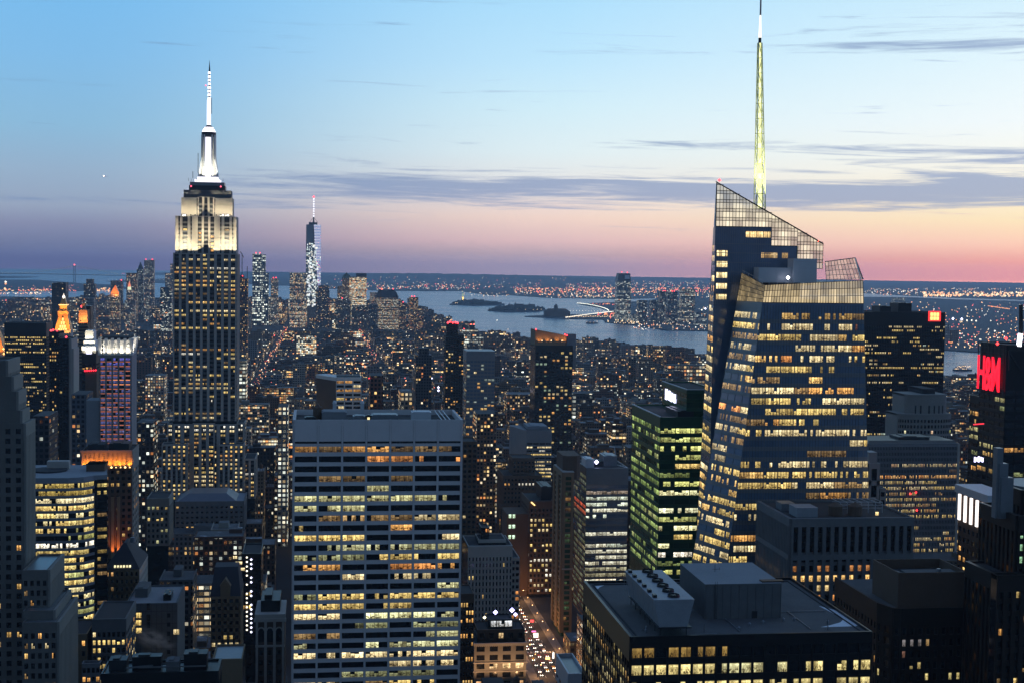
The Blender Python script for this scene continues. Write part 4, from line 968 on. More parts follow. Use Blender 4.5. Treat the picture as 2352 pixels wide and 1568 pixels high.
# pale stone pier building, balcony block and its slim neighbour left of the avenue
t = hero('stone_pier_block', 'pale stone block with tall slim piers and dark windows beside the white slab', 1075, 1177, 1252, 852, 34, style(nb=13, fl=3.9, ww=.44, wh=.62, pd=.9, sd=.2, top=7, lit=.03, row=.5, frame='pale_stone', lo=.4, hi=.9), 1425, faces='f', fin=False)
x0, x1, y0, y1, z = t.box; xa, xb, zz = box_px(1099, 1162, 1238, 858); t.block(xa, xb, 858, 878, z-2, zz, style(nb=6, lit=.0, frame='pale_stone', top=2), 'f'); t.block(x1+.05, x1+5.5, 858, 895, 0, z-9, style(nb=2, lit=.12, frame='pale_stone', top=2, pal=[(ORANGE, 1)]), 'f', 40); t.block(xa+2, xb-10, 862, 876, zz-1, zz+7, style(nb=4, lit=.15, pal=[(ORANGE, 2), ((1, .3, .3), 1)], frame='dark_metal', top=1), 'f'); t.done(60, 1425)
t = hero('arcaded_block', 'stone corner block with big amber windows and blue roof lamps by the avenue', 1089, 1209, 1476, 780, 30, style(nb=4, fl=5.0, ww=.62, wh=.60, pd=.6, sd=.45, top=1.5, lit=.62, row=.9, run=.3, panes=2, frame='limestone', lo=.8, hi=1.3, pal=[((1, .6, .26), 3), ((1, .72, .36), 3), (ORANGE, 1)]), 1600, faces='f', fin=False, rows={0: (.05, [(ORANGE, 1)], .3, .6), 1: (.0, [(ORANGE, 1)], .3, .6), 2: (1, [((1, .66, .32), 1)], 1.1, 1.4), 3: (.2, [(ORANGE, 1)], .5, .8), 4: (.6, [((1, .55, .24), 1)], .9, 1.2)}, seed=13)
x0, x1, y0, y1, z = t.box; mb = MB(); mb.box(x0-1.2, x1+1.2, y0-1.4, y0-.62, z-.9, z+.5, bottom=True); mb.box(x0-.9, x1+.9, y0-1.1, y0-.62, z-11.2, z-10.6, bottom=True); mb.box(x0-.8, x1+.8, y0-1.0, y0-.62, z-16.2, z-15.7, bottom=True)
for k in range(26): mb.box(x0+k*(x1-x0)/26, x0+k*(x1-x0)/26+.4, y0-1.2, y0-.63, z-1.5, z-.9, bottom=True)
t.part('cornice', mb, 'pale_stone')
xa, xb, zz = box_px(1096, 1206, 1444, 784); t.block(xa, xb, 784, 804, z-1, zz, style(nb=5, fl=5.2, ww=.5, wh=.6, pd=.3, sd=.3, top=2, lit=.55, frame='brown_brick', panes=2, lo=.8, hi=1.2, pal=[(ORANGE, 2), ((1, .7, .35), 2)]), 'f')
xa, xb, zz = box_px(1121, 1177, 1421, 787); t.block(xa, xb, 787, 800, z+2, zz, style(nb=3, fl=4.6, ww=.9, wh=.75, pd=.2, sd=.2, top=.8, lit=1.0, row=0, frame='dark_metal', panes=3, lo=.8, hi=1.15, pal=[((.80, .82, .85), 1)], run=1), 'f', rows={1: (1, [((1, .82, .5), 1)], 1, 1.3)})
for u, v, k in ((1138, 1405, 1.4), (1176, 1400, 1.5), (1184, 1410, 1.2), (1113, 1417, 1.0)):
    mb = MB(); mb.octa(on_y(u, v, 788), k, 0, (3.2, 3.0, 6.5, 1) if k > 1.1 else (3, 2.8, 2, 1)); mb.bar(on_y(u, v, 788), on_y(u, 1440, 788), .2); t.part('roof_lamp', mb, 'lamp_glow')
for u in (1100, 1150, 1200): spot('street_glow_fill', on_y(u, 1568, 768), on_y(u, 1500, 779), 9000, (1, .55, .25), 120, 1.0, t.root)  # added unseen spots stand in for street glow on the walls
t.done(100)
hero('lit_slim_block', 'slim block with columns of small amber windows between the slab and the corner block', 1057.5, 1089, 1362, 740, 22, style(nb=5, fl=4.2, ww=.6, wh=.55, pd=.2, sd=.2, top=5, lit=.55, row=1.0, run=.6, frame='brown_brick', lo=.7, hi=1.2, pal=[(AMBER, 3), (WARM, 3), (YEL, 1)]), 1600, faces='f')
# ================================================================== right-hand foreground
blk = style(nb=17, fl=8.0, ww=.78, wh=.56, pd=.35, sd=.2, top=6.5, lit=.9, row=.1, run=.9, panes=1, frame='black_metal', lo=.25, hi=.8, pal=[((1, .80, .32), 4), ((1, .86, .46), 3), ((1, .60, .22), 2)])
bsd = dict(blk); bsd.update(nb=22, lit=.62, lo=.12, hi=.5, row=.3, run=.6, fl=3.75, wh=.62, top=7, ww=.86, panes=2)
t = Tower('black_office_block', 'low black office block in the right foreground with a fan unit on its flat roof', seed=31)
YA, YAb = 370.0, 438.0; pa = on_y(1449, 1463, YA); pb = on_y(2003, 1446, YA); za = (pa.z+pb.z)/2; x0, x1 = pa.x, pb.x
bf = dict(blk); bf.update(fl=4.8, nb=20, ww=.80, top=3.2, wh=.58, lo=.35, hi=1.0, panes=2, gap=.0)
t.block(x0, x1, YA, YAb, 0, za, bf, 'fl', 92, {0: (.85, [((.75, .52, .16), 3), ((.42, .26, .07), 2), (AMBER, 1)], .35, .8), 1: (.95, [((1, .82, .34), 3), ((.85, .80, .42), 2)], .75, 1.15), 2: (.85, [((1, .82, .34), 3)], .5, 1)}, par=1.3, rows_side={}, st_side=bsd, roof='roof_gravel')
t.box = (x0, x1, YA, YAb, za); zr = za-.78
mb = MB()
for a, b in (((x0+2.2, YA+2.2), (x0+2.2, YAb-3)), ((x0+2.2, YAb-3), (x1-2.2, YAb-3)), ((x1-2.2, YA+2.2), (x1-2.2, YAb-3))): mb.bar((*a, zr+.1), (*b, zr+.1), .35)
t.part('roof_kerb', mb, 'roof_dark')
mb = MB(); q = [on_z(u, v, zr+.02) for u, v in ((1885, 1439), (1965, 1437), (1978, 1432), (1950, 1414), (1915, 1399), (1880, 1390), (1905, 1403), (1938, 1420), (1930, 1428), (1905, 1435))]; 
tri = tessellate_polygon([[Vector((p_.x, p_.y, 0)) for p_ in q]])
for k in tri:
    f_ = [q[i] for i in k]
    if (f_[1]-f_[0]).cross(f_[2]-f_[0]).z < 0: f_.reverse()
    mb.face(f_)
q = [on_z(u, v, zr+.02) for u, v in ((1367, 1345), (1388, 1343), (1378, 1347), (1371, 1354))]; mb.face(q[::-1])
t.part('snow_patch', mb, 'snow')
# penthouse
f0 = on_z(1618, 1421, zr); f1 = on_z(1793, 1417, zr); yb_ = f0.y; zp = on_y(1619, 1342, yb_).z; bk = on_z(1562, 1294, zp)
mb = MB(); mb.box(f0.x, f1.x, yb_, bk.y, zr, zp); mb.box(f0.x-.08, f1.x+.08, yb_-.08, bk.y+.08, zp-.25, zp+.12, bottom=True)
t.part('roof_penthouse', mb, 'dull_concrete')
mb = MB(); mb.box(f0.x, f1.x, yb_, bk.y, zp+.12, zp+.15); t.part('penthouse_roof', mb, 'grey_concrete')
mb = MB(); a = on_y(1727, 1394, yb_-.05); b_ = on_y(1739, 1420, yb_-.05); mb.box(a.x, b_.x, yb_-.06, yb_, zr, zr+2.1); t.part('door', mb, 'dark_metal')
mb = MB(); a = on_z(1748, 1335, zp+.14); b_ = on_z(1791, 1329, zp+.14); mb.box(a.x, b_.x, yb_+1, yb_+3.6, zp+.14, zp+.5); t.part('roof_hatch', mb, 'black_metal')
mb = MB(); q = on_z(1642, 1312, zp+.1); mb.bar(q, q+Vector((0, 0, 2.2)), .12); mb.bar(q+Vector((-.8, 0, .8)), q+Vector((1.2, 0, .8)), .1); mb.bar(q+Vector((2, 2, 0)), q+Vector((2, 2, .9)), .1); t.part('roof_antenna', mb, 'dark_metal')
# fan unit: tapered trough on legs with six fans
zt_ = zp+.2; zbt = zr+2.6
c0 = on_z(1502, 1377, zt_); c1 = on_z(1594, 1374, zt_); c3 = on_z(1430, 1309, zt_)
xl, xr, yf, yb2 = c0.x, c1.x, c0.y, c3.y
mb = MB(); ins = (xr-xl)*.16
mb.prism([(xl+ins, yf+.3), (xr-ins, yf+.3), (xr-ins, yb2-.3), (xl+ins, yb2-.3)], zbt, zt_, Q=[(xl, yf), (xr, yf), (xr, yb2), (xl, yb2)], bottom=True)
for k in range(13): yy = yf+(yb2-yf)*k/12; mb.box(xl-.06, xl, yy-.06, yy+.06, zbt+1.5, zt_)
t.part('cooling_unit', mb, 'unit_metal')
mb = MB()
for k in range(6):
    yy = yf+(yb2-yf)*(k+.55)/6; xx = xl+(xr-xl)*.56
    mb.cyl(xx, yy, zt_+.02, zt_+.7, 1.75, 1.6, 18, top=False); mb.cyl(xx, yy, zt_+.3, zt_+.55, .35, .35, 8)
    for j in range(6): a = j*math.pi/3; mb.box(xx-.1, xx+.1, yy-.1, yy+.1, zt_+.38, zt_+.44); mb.bar((xx, yy, zt_+.42), (xx+1.5*math.cos(a), yy+1.5*math.sin(a), zt_+.36), .26)
    mb.box(xl+.5, xl+1.5, yy-.9, yy+.9, zt_, zt_+.8)
t.part('fan_row', mb, 'black_metal')
mb = MB()
for k in range(7):
    yy = yf+.5+(yb2-yf-1)*k/6
    for xx in (xl+ins+.2, xr-ins-.2): mb.box(xx-.1, xx+.1, yy-.1, yy+.1, zr, zbt)
mb.box(xl+ins-.5, xr-ins+1.2, yf-.2, yb2, zbt-.35, zbt-.02, bottom=True); t.part('unit_legs', mb, 'dark_metal')
mb = MB()
for u, v in ((1484, 1352), (1617, 1452), (1900, 1440)): p_ = on_z(u, v, zr); mb.bar(p_, p_+Vector((0, 0, 2.4)), .1)
t.part('vent_pipe', mb, 'dark_metal')
mb = MB()
for a, b_ in (((xr+2, yf+1), (f0.x-1.2, yf+1)), ((f1.x+1, yb_+6), (x1-4, yb_+6)), ((f1.x+4, yb_+6), (f1.x+4, YA+6)), ((f0.x+6, yb_-1), (f0.x+6, YA+5)), ((x0+5, YA+9), (xl-1, YA+9))): mb = MB(); mb.bar((*a, zr+.25), (*b_, zr+.25), .22); t.part('conduit', mb, 'grey_metal')
rq = random.Random(5)
for k in range(9):
    xx, yy = rq.uniform(x0+5, x1-5), rq.uniform(YA+4, yb_-3)
    mb = MB(); mb.cyl(xx, yy, zr, zr+.7, .28, .28, 8); mb.cyl(xx, yy, zr+.7, zr+1.0, .45, .2, 8, bottom=True); t.part('roof_vent', mb, 'grey_metal')
mb = MB(); lx = f0.x+3
for s_ in (0, .55): mb.bar((lx+s_, yb_-.2, zr), (lx+s_, yb_-.2, zp+.9), .07)
for k in range(16): mb.bar((lx, yb_-.2, zr+.3+k*.45), (lx+.55, yb_-.2, zr+.3+k*.45), .05)
t.part('ladder', mb, 'dark_metal')
mb = MB()
for k in range(10): xx = f0.x+.3+(f1.x-f0.x-.6)*k/9; mb.box(xx-.03, xx+.03, yb_-.095, yb_-.075, zr, zp-.3)
t.part('panel_joints', mb, 'dark_metal')
mb = MB()
for k in range(24): xx = x0+1+(x1-x0-2)*k/23; mb.box(xx-.03, xx+.03, YA-.36, YA-.33, za-3.2, za-.1)
t.part('panel_joints', mb, 'dark_metal')
t.occ(1334, 2004, 1290, 1568, YA); t.done()
# white parapet block at its foot, far below
hero('white_parapet_block', 'small low block with a pale roof parapet at the bottom edge beside the avenue', 1306, 1345, 1545, 640, 34, style(nb=4, lit=.0, frame='white_metal', top=9, par=2), 1600, faces='fl', par=2.5, roof='blue_frame')

# white-pier grid block with rooftop plant
gs = style(nb=15, fl=3.72, ww=.56, wh=.62, pd=.9, sd=.12, top=3.2, lit=.30, row=1.0, run=.7, frame='mid_concrete', lo=.7, hi=1.25, pal=[((1, .58, .18), 5), ((1, .68, .30), 3), (ORANGE, 1)])
r0 = (0, [(DIM, 1)], .1, .2); grows = {0: r0, 1: r0, 2: (.03, [(PALE, 1)], .9, 1), 3: r0, 4: (.38, [((.5, .2, .06), 3), (AMBER, 1)], .4, 1), 5: (.92, [((1, .60, .2), 3), ((1, .68, .3), 2)], .8, 1.3), 6: (.8, [((1, .72, .32), 3), (AMBER, 1)], .6, 1.2), 7: (.2, [(ORANGE, 1)], .5, .9), 8: (.4, [(AMBER, 1), (ORANGE, 1)], .5, 1), 9: (.15, [(ORANGE, 1)], .5, .9), 10: (.4, [(AMBER, 1)], .5, 1)}
t = hero('grid_office_block', 'grid block with pale vertical piers and cooling plant on its roof', 1818, 2096.5, 1188, 505, 40, gs, 1400, faces='fl', fin=False, rows=grows, rows_side=grows, st_side=dict(gs, nb=22), seed=12)
x0, x1, y0, y1, z = t.box; fr = t.F('mid_concrete'); zc2 = z-3.2-3.72*3-1.4
fr.box(x0, x1, y0-.98, y0-.92, zc2, zc2+2.0, bottom=True); fr.box(x0-.98, x0-.92, y0, y1, zc2, zc2+2.0, bottom=True)
gd = t.F('black_metal')
for k in range(3):
    zz = z-3.2-3.72*(k+1)
    if k < 2: gd.box(x0, x1, y0-.16, y0-.13, zz-.1, zz+1.5, bottom=True); gd.box(x0-.16, x0-.13, y0, y1, zz-.1, zz+1.5, bottom=True)
def rb(ua, ub, va, vb_, d, m, nm): 
    p_ = on_z(ua, vb_, z-.6); q_ = on_z(ub, vb_, z-.6); h = on_y(ua, va, p_.y).z; mb = MB(); mb.box(p_.x, q_.x, p_.y, p_.y+d, z-.7, h)
    for k in range(1, 4): xx = p_.x+(q_.x-p_.x)*k/4; mb.box(xx-.06, xx+.06, p_.y-.07, p_.y, z, h-.2)
    mb.box(p_.x-.1, q_.x+.1, p_.y-.1, p_.y+d+.1, h-.25, h+.08, bottom=True); return t.part(nm, mb, m)
rb(1830, 1879, 1166, 1187, 9, 'unit_metal', 'cooling_unit'); rb(1795, 1826, 1156, 1172, 7, 'grey_metal', 'cooling_unit')
for u in (1923, 1968):
    p_ = on_z(u, 1184, z-.6); mb = MB(); mb.cyl(p_.x, p_.y+2, z-.7, z+3.0, 2.7, 2.7, 14); mb.cyl(p_.x, p_.y+2, z+3.0, z+4.4, 2.9, .3, 14); t.part('water_tank', mb, 'brown_brick')
mb = MB(); 
for i in range(7):
    p_ = on_z(1930+i*16, 1178-i*.2, z-.6); mb.bar(p_, p_+Vector((0, 0, 4.2)), .16)
    mb.bar(p_+Vector((0, 0, 4.2)), p_+Vector((0, 9, 4.2)), .14)
pA, pB = on_z(1930, 1178, z-.6), on_z(2026, 1177, z-.6)
for h in (2.0, 3.1, 4.2): mb.bar(pA+Vector((0, 0, h)), pB+Vector((0, 0, h)), .14); mb.bar(pA+Vector((0, 9, h)), pB+Vector((0, 9, h)), .12)
t.part('pipe_frame', mb, 'white_metal')
mb = MB(); p_ = on_z(2011, 1186, z-.6); mb.box(p_.x, p_.x+1.2, p_.y, p_.y+.2, z, z+1.3); 
for k in range(len(mb.c)): mb.c[k] = (1.2, .9, .4, .3)
t.part('doorway', mb, 'lit_window'); t.done()

# brown tower with rounded corner
t = Tower('rounded_brown_block', 'dark brown block with a rounded corner and a sunken roof right of the black block', seed=17)
Yh = 430.0; Pm = [on_z(u, v, 0) for u, v in ()]; zh = on_y(2120, 1392, Yh).z
XA = on_z(1924, 1327, zh); XB = on_z(2016.5, 1383.5, zh); XC = on_z(2069, 1396, zh); XD = on_z(2199, 1390, zh)
P = [(XB.x, XB.y), (XB.x+.8, XB.y-2.2), (XB.x+2.4, XC.y+.7), (XC.x, XC.y), (XD.x+12, XC.y), (XD.x+12, XA.y+2), (XA.x, XA.y+2)]
g = t.G('dark_glass'); g.prism(P, 0, zh-1.2, top=False)
t.F('roof_gravel').face([(p_[0], p_[1], zh-.9) for p_ in P])
fr = t.F('bronze')
hs = style(nb=12, fl=3.75, ww=.44, wh=.60, pd=.3, sd=.25, top=6.5, lit=.25, row=1.0, run=.5, frame='bronze', lo=.35, hi=.95, pal=[((1, .78, .30), 3), ((.75, .62, .25), 2), (DIM, 2)])
hrows = {0: (0, [(DIM, 1)], .1, .2), 1: (.35, [((.22, .20, .20), 2), ((.2, .3, .36), 1), (DIM, 1)], .4, .8), 2: (.25, [((.3, .15, .1), 2)], .4, .7)}
facade(Face((XC.x, XC.y, 0), (XD.x+12, XC.y, 0), (XD.x+12, XC.y, zh), (XC.x, XC.y, zh)), hs, fr, t.wins, t.r, 90, rows=hrows)
hs2 = dict(hs); hs2.update(nb=1, lit=.1)
for i in range(3): facade(Face((*P[i], 0), (*P[i+1], 0), (*P[i+1], zh), (*P[i], zh)), hs2, fr, t.wins, t.r, 90, rows=hrows)
facade(Face((*P[6], 0), (*P[0], 0), (*P[0], zh), (*P[6], zh)), dict(hs, nb=14, lit=.10, lo=.15, hi=.4, pal=[(AMBER, 1), (DIM, 3)]), fr, t.wins, t.r, 90, rows={0: (0, [(DIM, 1)], .1, .2)})
# upper sunken block
zu = on_y(2064, 1315, XC.y+3.5).z; yf = XC.y+3.5; ux0 = on_y(2064, 1315, yf).x; ux1 = on_y(2211, 1311, yf).x+2; ub = on_z(2009, 1283.5, zu).y
mb = MB()
for bx in ((ux0, ux1, yf, yf+.5), (ux0, ux1, ub-.5, ub), (ux0, ux0+.5, yf+.5, ub-.5), (ux1-.5, ux1, yf+.5, ub-.5)): mb.box(*bx, zh-1, zu, bottom=True)
t.part('roof_enclosure', mb, 'brown_brick')
mb = MB(); mb.face([(ux0+.5, yf+.5, zu-3.2), (ux1-.5, yf+.5, zu-3.2), (ux1-.5, ub-.5, zu-3.2), (ux0+.5, ub-.5, zu-3.2)]); t.part('roof', mb, 'roof_dark')
mb = MB(); mb.box(ux0+5, ux1-1.5, yf+1, ub-11, zu-3.1, zu-1.2); t.part('rooftop_plant', mb, 'roof_gravel')
mb = MB(); mb.cyl(ux1-7, yf+7, zu-1.2, zu-.3, .8, .7, 10); mb.bar((ux0+2, ub-6, zu-2), (ux0+5, yf+5, zu-2), .3); mb.bar((ux0+3, ub-6, zu-2), (ux0+6, yf+5, zu-2), .3); t.part('vent_pipe', mb, 'grey_metal')
mb = MB()
for i in range(6): a, b_ = P[i-1], P[i]; mb.bar((*a, zh-.1), (*b_, zh-.1), .35)
t.part('parapet_coping', mb, 'brown_brick')
mb = MB(); p_ = on_z(2186, 1382, zh-.9); mb.cyl(p_.x, p_.y, zh-.9, zh+.2, .5, .5, 8); t.part('roof_drum', mb, 'white_metal')
FOOT.append((XA.x, XD.x+12, XC.y, XA.y)); t.occ(1922, 2260, 1280, 1568, Yh); t.done(100)

# far right: dark pier tower, close
ps2 = style(bay=2.6, fl=3.8, ww=.5, wh=.55, pd=.8, sd=.2, top=5, lit=.42, row=.5, run=.35, frame='bronze', lo=.35, hi=1.1, pal=[((1, .72, .26), 4), (AMBER, 2), ((.4, .75, .45), .5), (DIM, 2)])
t = hero('dark_pier_tower', 'near dark brown tower with vertical piers filling the right edge', 2338, 2500, 1182, 400, 24, ps2, 1600, fin=False, faces='fl', seed=29)
xa, xb, zz = box_px(2290, 2480, 1318, 396); t.block(xa, xb, 396, 399.6, 0, zz, ps2, 'f', 60); xa, xb, zz = box_px(2290, 2337, 1318, 400); t.block(xa, xb-.1, 400, 420, 0, zz, ps2, 'l', 60)
xa, xb, zz = box_px(2350, 2480, 1124, 405); t.block(xa, xb, 405, 422, t.box[4]-2, zz, dict(ps2, lit=.02), 'fl')
mb = MB(); c = on_y(2385, 1130, 418); mb.cyl(c.x, c.y, t.box[4], c.z+3, 11, 11, 28); mb.cyl(c.x, c.y, c.z-2.4, c.z-1.6, 11.3, 11.3, 28, bottom=True); mb.cyl(c.x, c.y, c.z-5, c.z-4.2, 11.3, 11.3, 28, bottom=True); t.part('drum_roof', mb, 'grey_metal')
mb = MB()
for u0_, u1_, v_ in ((2289, 2303, 1028), (2293, 2313, 1063), (2296, 2324, 1095)): a = on_y(u0_, v_, 407); b_ = on_y(u1_, v_, 407); mb.box(a.x, b_.x, 406.4-(v_-1028)*.01, 409, t.box[4]-2, a.z)
t.part('stepped_fin', mb, 'blue_frame'); t.occ(2200, 2400, 1030, 1568, 400); t.done()

# striped slab and the thin pale stone block next to it
ss = style(nb=58, fl=3.7, ww=.66, wh=.56, pd=.7, sd=.1, top=2, lit=.55, row=.9, run=.88, panes=1, frame='grey_concrete', lo=.55, hi=1.05, pal=[(YEL, 4), (PALE, 3), ((.55, .32, .12), 3), (AMBER, 1)])
srows = {k: (0, [(DIM, 1)], .1, .2) for k in (0, 1, 2)}; srows.update({3: (.45, [((.8, .5, .25), 1), (PALE, 1)], .6, 1), 4: (.35, [((.3, .18, .08), 1)], .5, .9), 5: (.8, [((1, .42, .1), 1), ((1, .55, .18), 1)], .9, 1.3), 6: (.7, [(YEL, 1), (PALE, 1)], .6, 1.1), 7: (.97, [(YEL, 1), (PALE, 1)], .9, 1.2), 12: (.9, [(YEL, 1)], .7, 1.1), 14: (.7, [(YEL, 1)], .7, 1.1)})
t = hero('striped_slab', 'wide office slab with fine pale vertical stripes behind the grid block', 1995, 2199, 1018, 860, 30, ss, 1290, fin=False, faces='fl', rows=srows, seed=44)
x0, x1, y0, y1, z = t.box; mb = MB(); mb.prism([(x0-.6, y0-1), (x1+1, y0-1), (x1+1, y1), (x0-.6, y1)], z-.4, z+1.6, Q=[(x0+2, y0+4), (x1-1, y0+4), (x1-1, y1), (x0+2, y1)]); t.part('roof_edge', mb, 'black_metal'); roofbox(t, .4, .75, .3, .8, 3.2, 'dark_metal'); mb = MB(); mb.box(x1-.2, x1+1.4, y0-1.1, y1, 0, z); t.part('corner_pier', mb, 'pale_stone'); mb = MB(); [mb.octa(on_y(u, v, 858), .8, 0, (4, .12, .12, 1)) for u, v in ((2104, 1130), (2091, 1133), (2106, 1171))]; t.part('red_lamps', mb, 'lamp_glow'); t.done(100, 1290)
t = hero('thin_stone_block', 'thin stepped pale stone block between the crystal tower and the striped slab', 1996, 2021, 1063, 720, 16, style(nb=1, fl=9, ww=.5, wh=.7, pd=.2, sd=.2, top=3, lit=.1, frame='pale_stone'), 1150, fin=False, faces='f')
x0, x1, y0, y1, z = t.box; mb = MB(); a = on_y(1996, 1038, 722); b_ = on_y(2014, 1063, 722); mb.box(a.x, b_.x, 722, 730, b_.z-1, a.z); t.part('rooftop_plant', mb, 'pale_stone'); xa, xb, zz = box_px(2021, 2034, 1120, 721); t.block(xa, xb, 721, 733, 0, zz, style(nb=1, fl=4.5, frame='pale_stone', lit=.5, top=2), 'f', 90); t.done(20, 1150)

# black slab with the red sign
os2 = style(nb=48, fl=3.45, ww=.72, wh=.50, pd=.6, sd=.15, top=13, lit=.22, row=1.1, run=.80, frame='black_metal', lo=.5, hi=1.1, pal=[(YEL, 4), (PALE, 3), (WARM, 2), (DIM, 2), ((.7, .85, .7), .5)])
t = hero('black_slab_tower', 'broad black slab tower with a glowing red sign in its top right corner', 1988, 2171, 717, 1250, 40, os2, 1000, 'skyscraper', fin=False, faces='fl', rows={0: (.45, [(PALE, 1)], .6, 1), 1: (.5, [(YEL, 1)], .6, 1), 4: (.5, [(YEL, 2), ((1, .12, .12), 1)], .5, 1), 11: (.55, [(YEL, 1)], .6, 1), 15: (.6, [(YEL, 1), (PALE, 1)], .7, 1), 19: (.5, [(YEL, 1)], .7, 1.1), 24: (.45, [(YEL, 1)], .7, 1)}, seed=9)
roofbox(t, .22, .36, .2, .7, 5, 'black_metal'); roofbox(t, .45, .62, .2, .7, 8, 'black_metal'); sg = MB(); a = on_y(2133, 715, 1249); b_ = on_y(2160, 738, 1249); sg.box(a.x, b_.x, 1248.6, 1249.3, b_.z, a.z, c=(2.2, .06, .05, 1), bottom=True)
w_ = (b_.x-a.x)
for i in range(3):
    for j in range(2): sg.box(a.x+w_*(.14+.25*i), a.x+w_*(.34+.25*i), 1248.3, 1248.55, b_.z+(a.z-b_.z)*(.12+.4*j), b_.z+(a.z-b_.z)*(.46+.4*j), c=(2.2, 1.3, .35, 1), bottom=True)
t.part('lit_sign', sg, 'lamp_glow'); t.done(100, 1000)

# rounded stone tower
t = Tower('rounded_stone_tower', 'stepped pale stone tower with curved walls in front of the black slab', seed=2); Yn = 960.0
def ring(u0, u1, v0, v1, m, nm, inset=0, seg=24, bow=.28):
    a = on_y(u0, v0, Yn+inset); b_ = on_y(u1, v0, Yn+inset); zt2 = a.z; zb2 = on_y(u0, v1, Yn+inset).z; cx = (a.x+b_.x)/2; w2 = (b_.x-a.x)/2
    pts = [(cx+w2*math.cos(math.pi+math.pi*k/seg), Yn+inset+w2*bow*(1+math.sin(math.pi+math.pi*k/seg))) for k in range(seg+1)]+[(b_.x, Yn+inset+26), (a.x, Yn+inset+26)]
    mb = MB(); mb.prism(pts, zb2, zt2); mb.prism([(p_[0]*1.0, p_[1]-.3) for p_ in pts], zt2-1.2, zt2+.2, bottom=True); t.part(nm, mb, m); return a.x, b_.x, zt2, zb2, pts
x0, x1, zt2, zb2, pts = ring(2067, 2192, 951, 1600, 'limestone', 'lower_tier')
wl = MB(); r = random.Random(3); dk = MB()
for i in range(2, len(pts)-4):
    a, b_ = Vector((*pts[i], 0)), Vector((*pts[i+1], 0)); nv = Vector((b_.y-a.y, a.x-b_.x, 0)).normalized()*.12
    for k in range(14):
        zz = zt2-6-k*4.0; lit = r.random() < (.12 if k < 6 else .35) and k > 1; q = [(a*(1-s)+b_*s+nv+Vector((0, 0, h))) for s, h in ((.22, zz), (.78, zz), (.78, zz+2.2), (.22, zz+2.2))]
        (wl if lit else dk).face(q, 0, [(0, 0), (1, 0), (1, 1), (0, 1)], (*[c*r.uniform(.6, 1.1) for c in pick([(PALE, 1), (AMBER, 1), (YEL, 1)], r)], r.random()))
t.part('windows', dk, 'dark_glass'); ob = t.part('lit_windows', wl, 'lit_window'); ob['kind'] = 'stuff'
x0, x1, zt3, zb3, pts = ring(2083, 2180, 906, 951, 'limestone', 'upper_tier', 4)
dk = MB()
for i in (7, 9, 12, 14, 16, 18):
    a, b_ = Vector((*pts[i], 0)), Vector((*pts[i+1], 0)); nv = Vector((b_.y-a.y, a.x-b_.x, 0)).normalized()*.2; dk.face([(a*(1-s)+b_*s+nv+Vector((0, 0, h))) for s, h in ((.25, zb3), (.75, zb3), (.75, zb3+6.5), (.25, zb3+6.5))])
t.part('windows', dk, 'dark_glass'); ring(2120, 2150, 893, 906, 'roof_dark', 'roof_cap', 9, 12); FOOT.append((x0-6, x1+6, Yn, Yn+30)); t.occ(2065, 2194, 890, 1000, Yn); t.done()

# dark tower with the red letter sign
fs4 = style(bay=5, fl=4.0, ww=.9, wh=.55, pd=.2, sd=.2, top=22, lit=.32, row=.9, run=.6, panes=3, frame='black_metal', lo=.25, hi=.8, pal=[((.6, .55, .25), 3), (AMBER, 2), (WARM, 2), ((.4, .45, .2), 2)])
t = hero('red_sign_tower', 'dark glass tower at the right edge carrying big red glowing letters near its top', 2313, 2500, 792, 640, 27, fs4, 1120, 'skyscraper', fin=False, faces='fl', seed=19)
x0, x1, y0, y1, z = t.box; mb = MB(); D_ = y1-y0; zs0, zs1_ = z-23.5, z-6.5
for k in range(8): mb.bar((x0-1.2, y0+D_*k/7, z), (x0-1.2, y0+D_*k/7, z-26), .3)
for k in range(12): mb.bar((x0-1.2, y0, z-k*2.3), (x0-1.2, y1, z-k*2.3), .22)
mb.bar(on_y(2345, 700, 645), on_y(2345, 790, 645), 1.4); mb.bar(on_y(2318, 805, 638), on_y(2318, 850, 638), .8); mb.bar(on_y(2318, 806, 638), on_y(2345, 850, 638), .6); mb.bar(on_y(2318, 805, 638), on_y(2400, 806, 638), .6); t.part('sign_frame', mb, 'dark_metal')
tx = bpy.data.curves.new('red_letters', 'FONT'); tx.body = 'H&M'; tx.extrude = .25; tx.size = 13.5; tx.space_character = .85; tx.offset = .10
ob = bpy.data.objects.new('red_letters', tx); COL.objects.link(ob); bpy.context.view_layer.update()
me = bpy.data.meshes.new_from_object(ob.evaluated_get(bpy.context.evaluated_depsgraph_get())); bpy.data.objects.remove(ob)
xs = [v.co.x for v in me.vertices]; ys = [v.co.y for v in me.vertices]
for v in me.vertices:
    px_, py_, pz_ = v.co; f_ = (px_-min(xs))/(max(xs)-min(xs)); v.co = (x0-1.6-pz_, y1-.6-f_*(D_-4), zs0+(py_-min(ys))/(max(ys)-min(ys))*(zs1_-zs0))
me.materials.clear(); me.materials.append(glow('red_neon', (1.0, .012, .035), 1.5)); ob = bpy.data.objects.new('sign_letters', me); COL.objects.link(ob); ob.parent = t.root
mb = MB(); a = on_y(2237, 1060, 637); b_ = on_y(2259, 1047, 637); w_ = b_.x-a.x
for k in range(5): mb.box(a.x+w_*k/5, a.x+w_*(k+.72)/5, 636.4, 637, a.z+(k % 2)*.5, b_.z-((k+1) % 3)*.3, c=(2.2, 2.1, 3.4, 1), bottom=True)
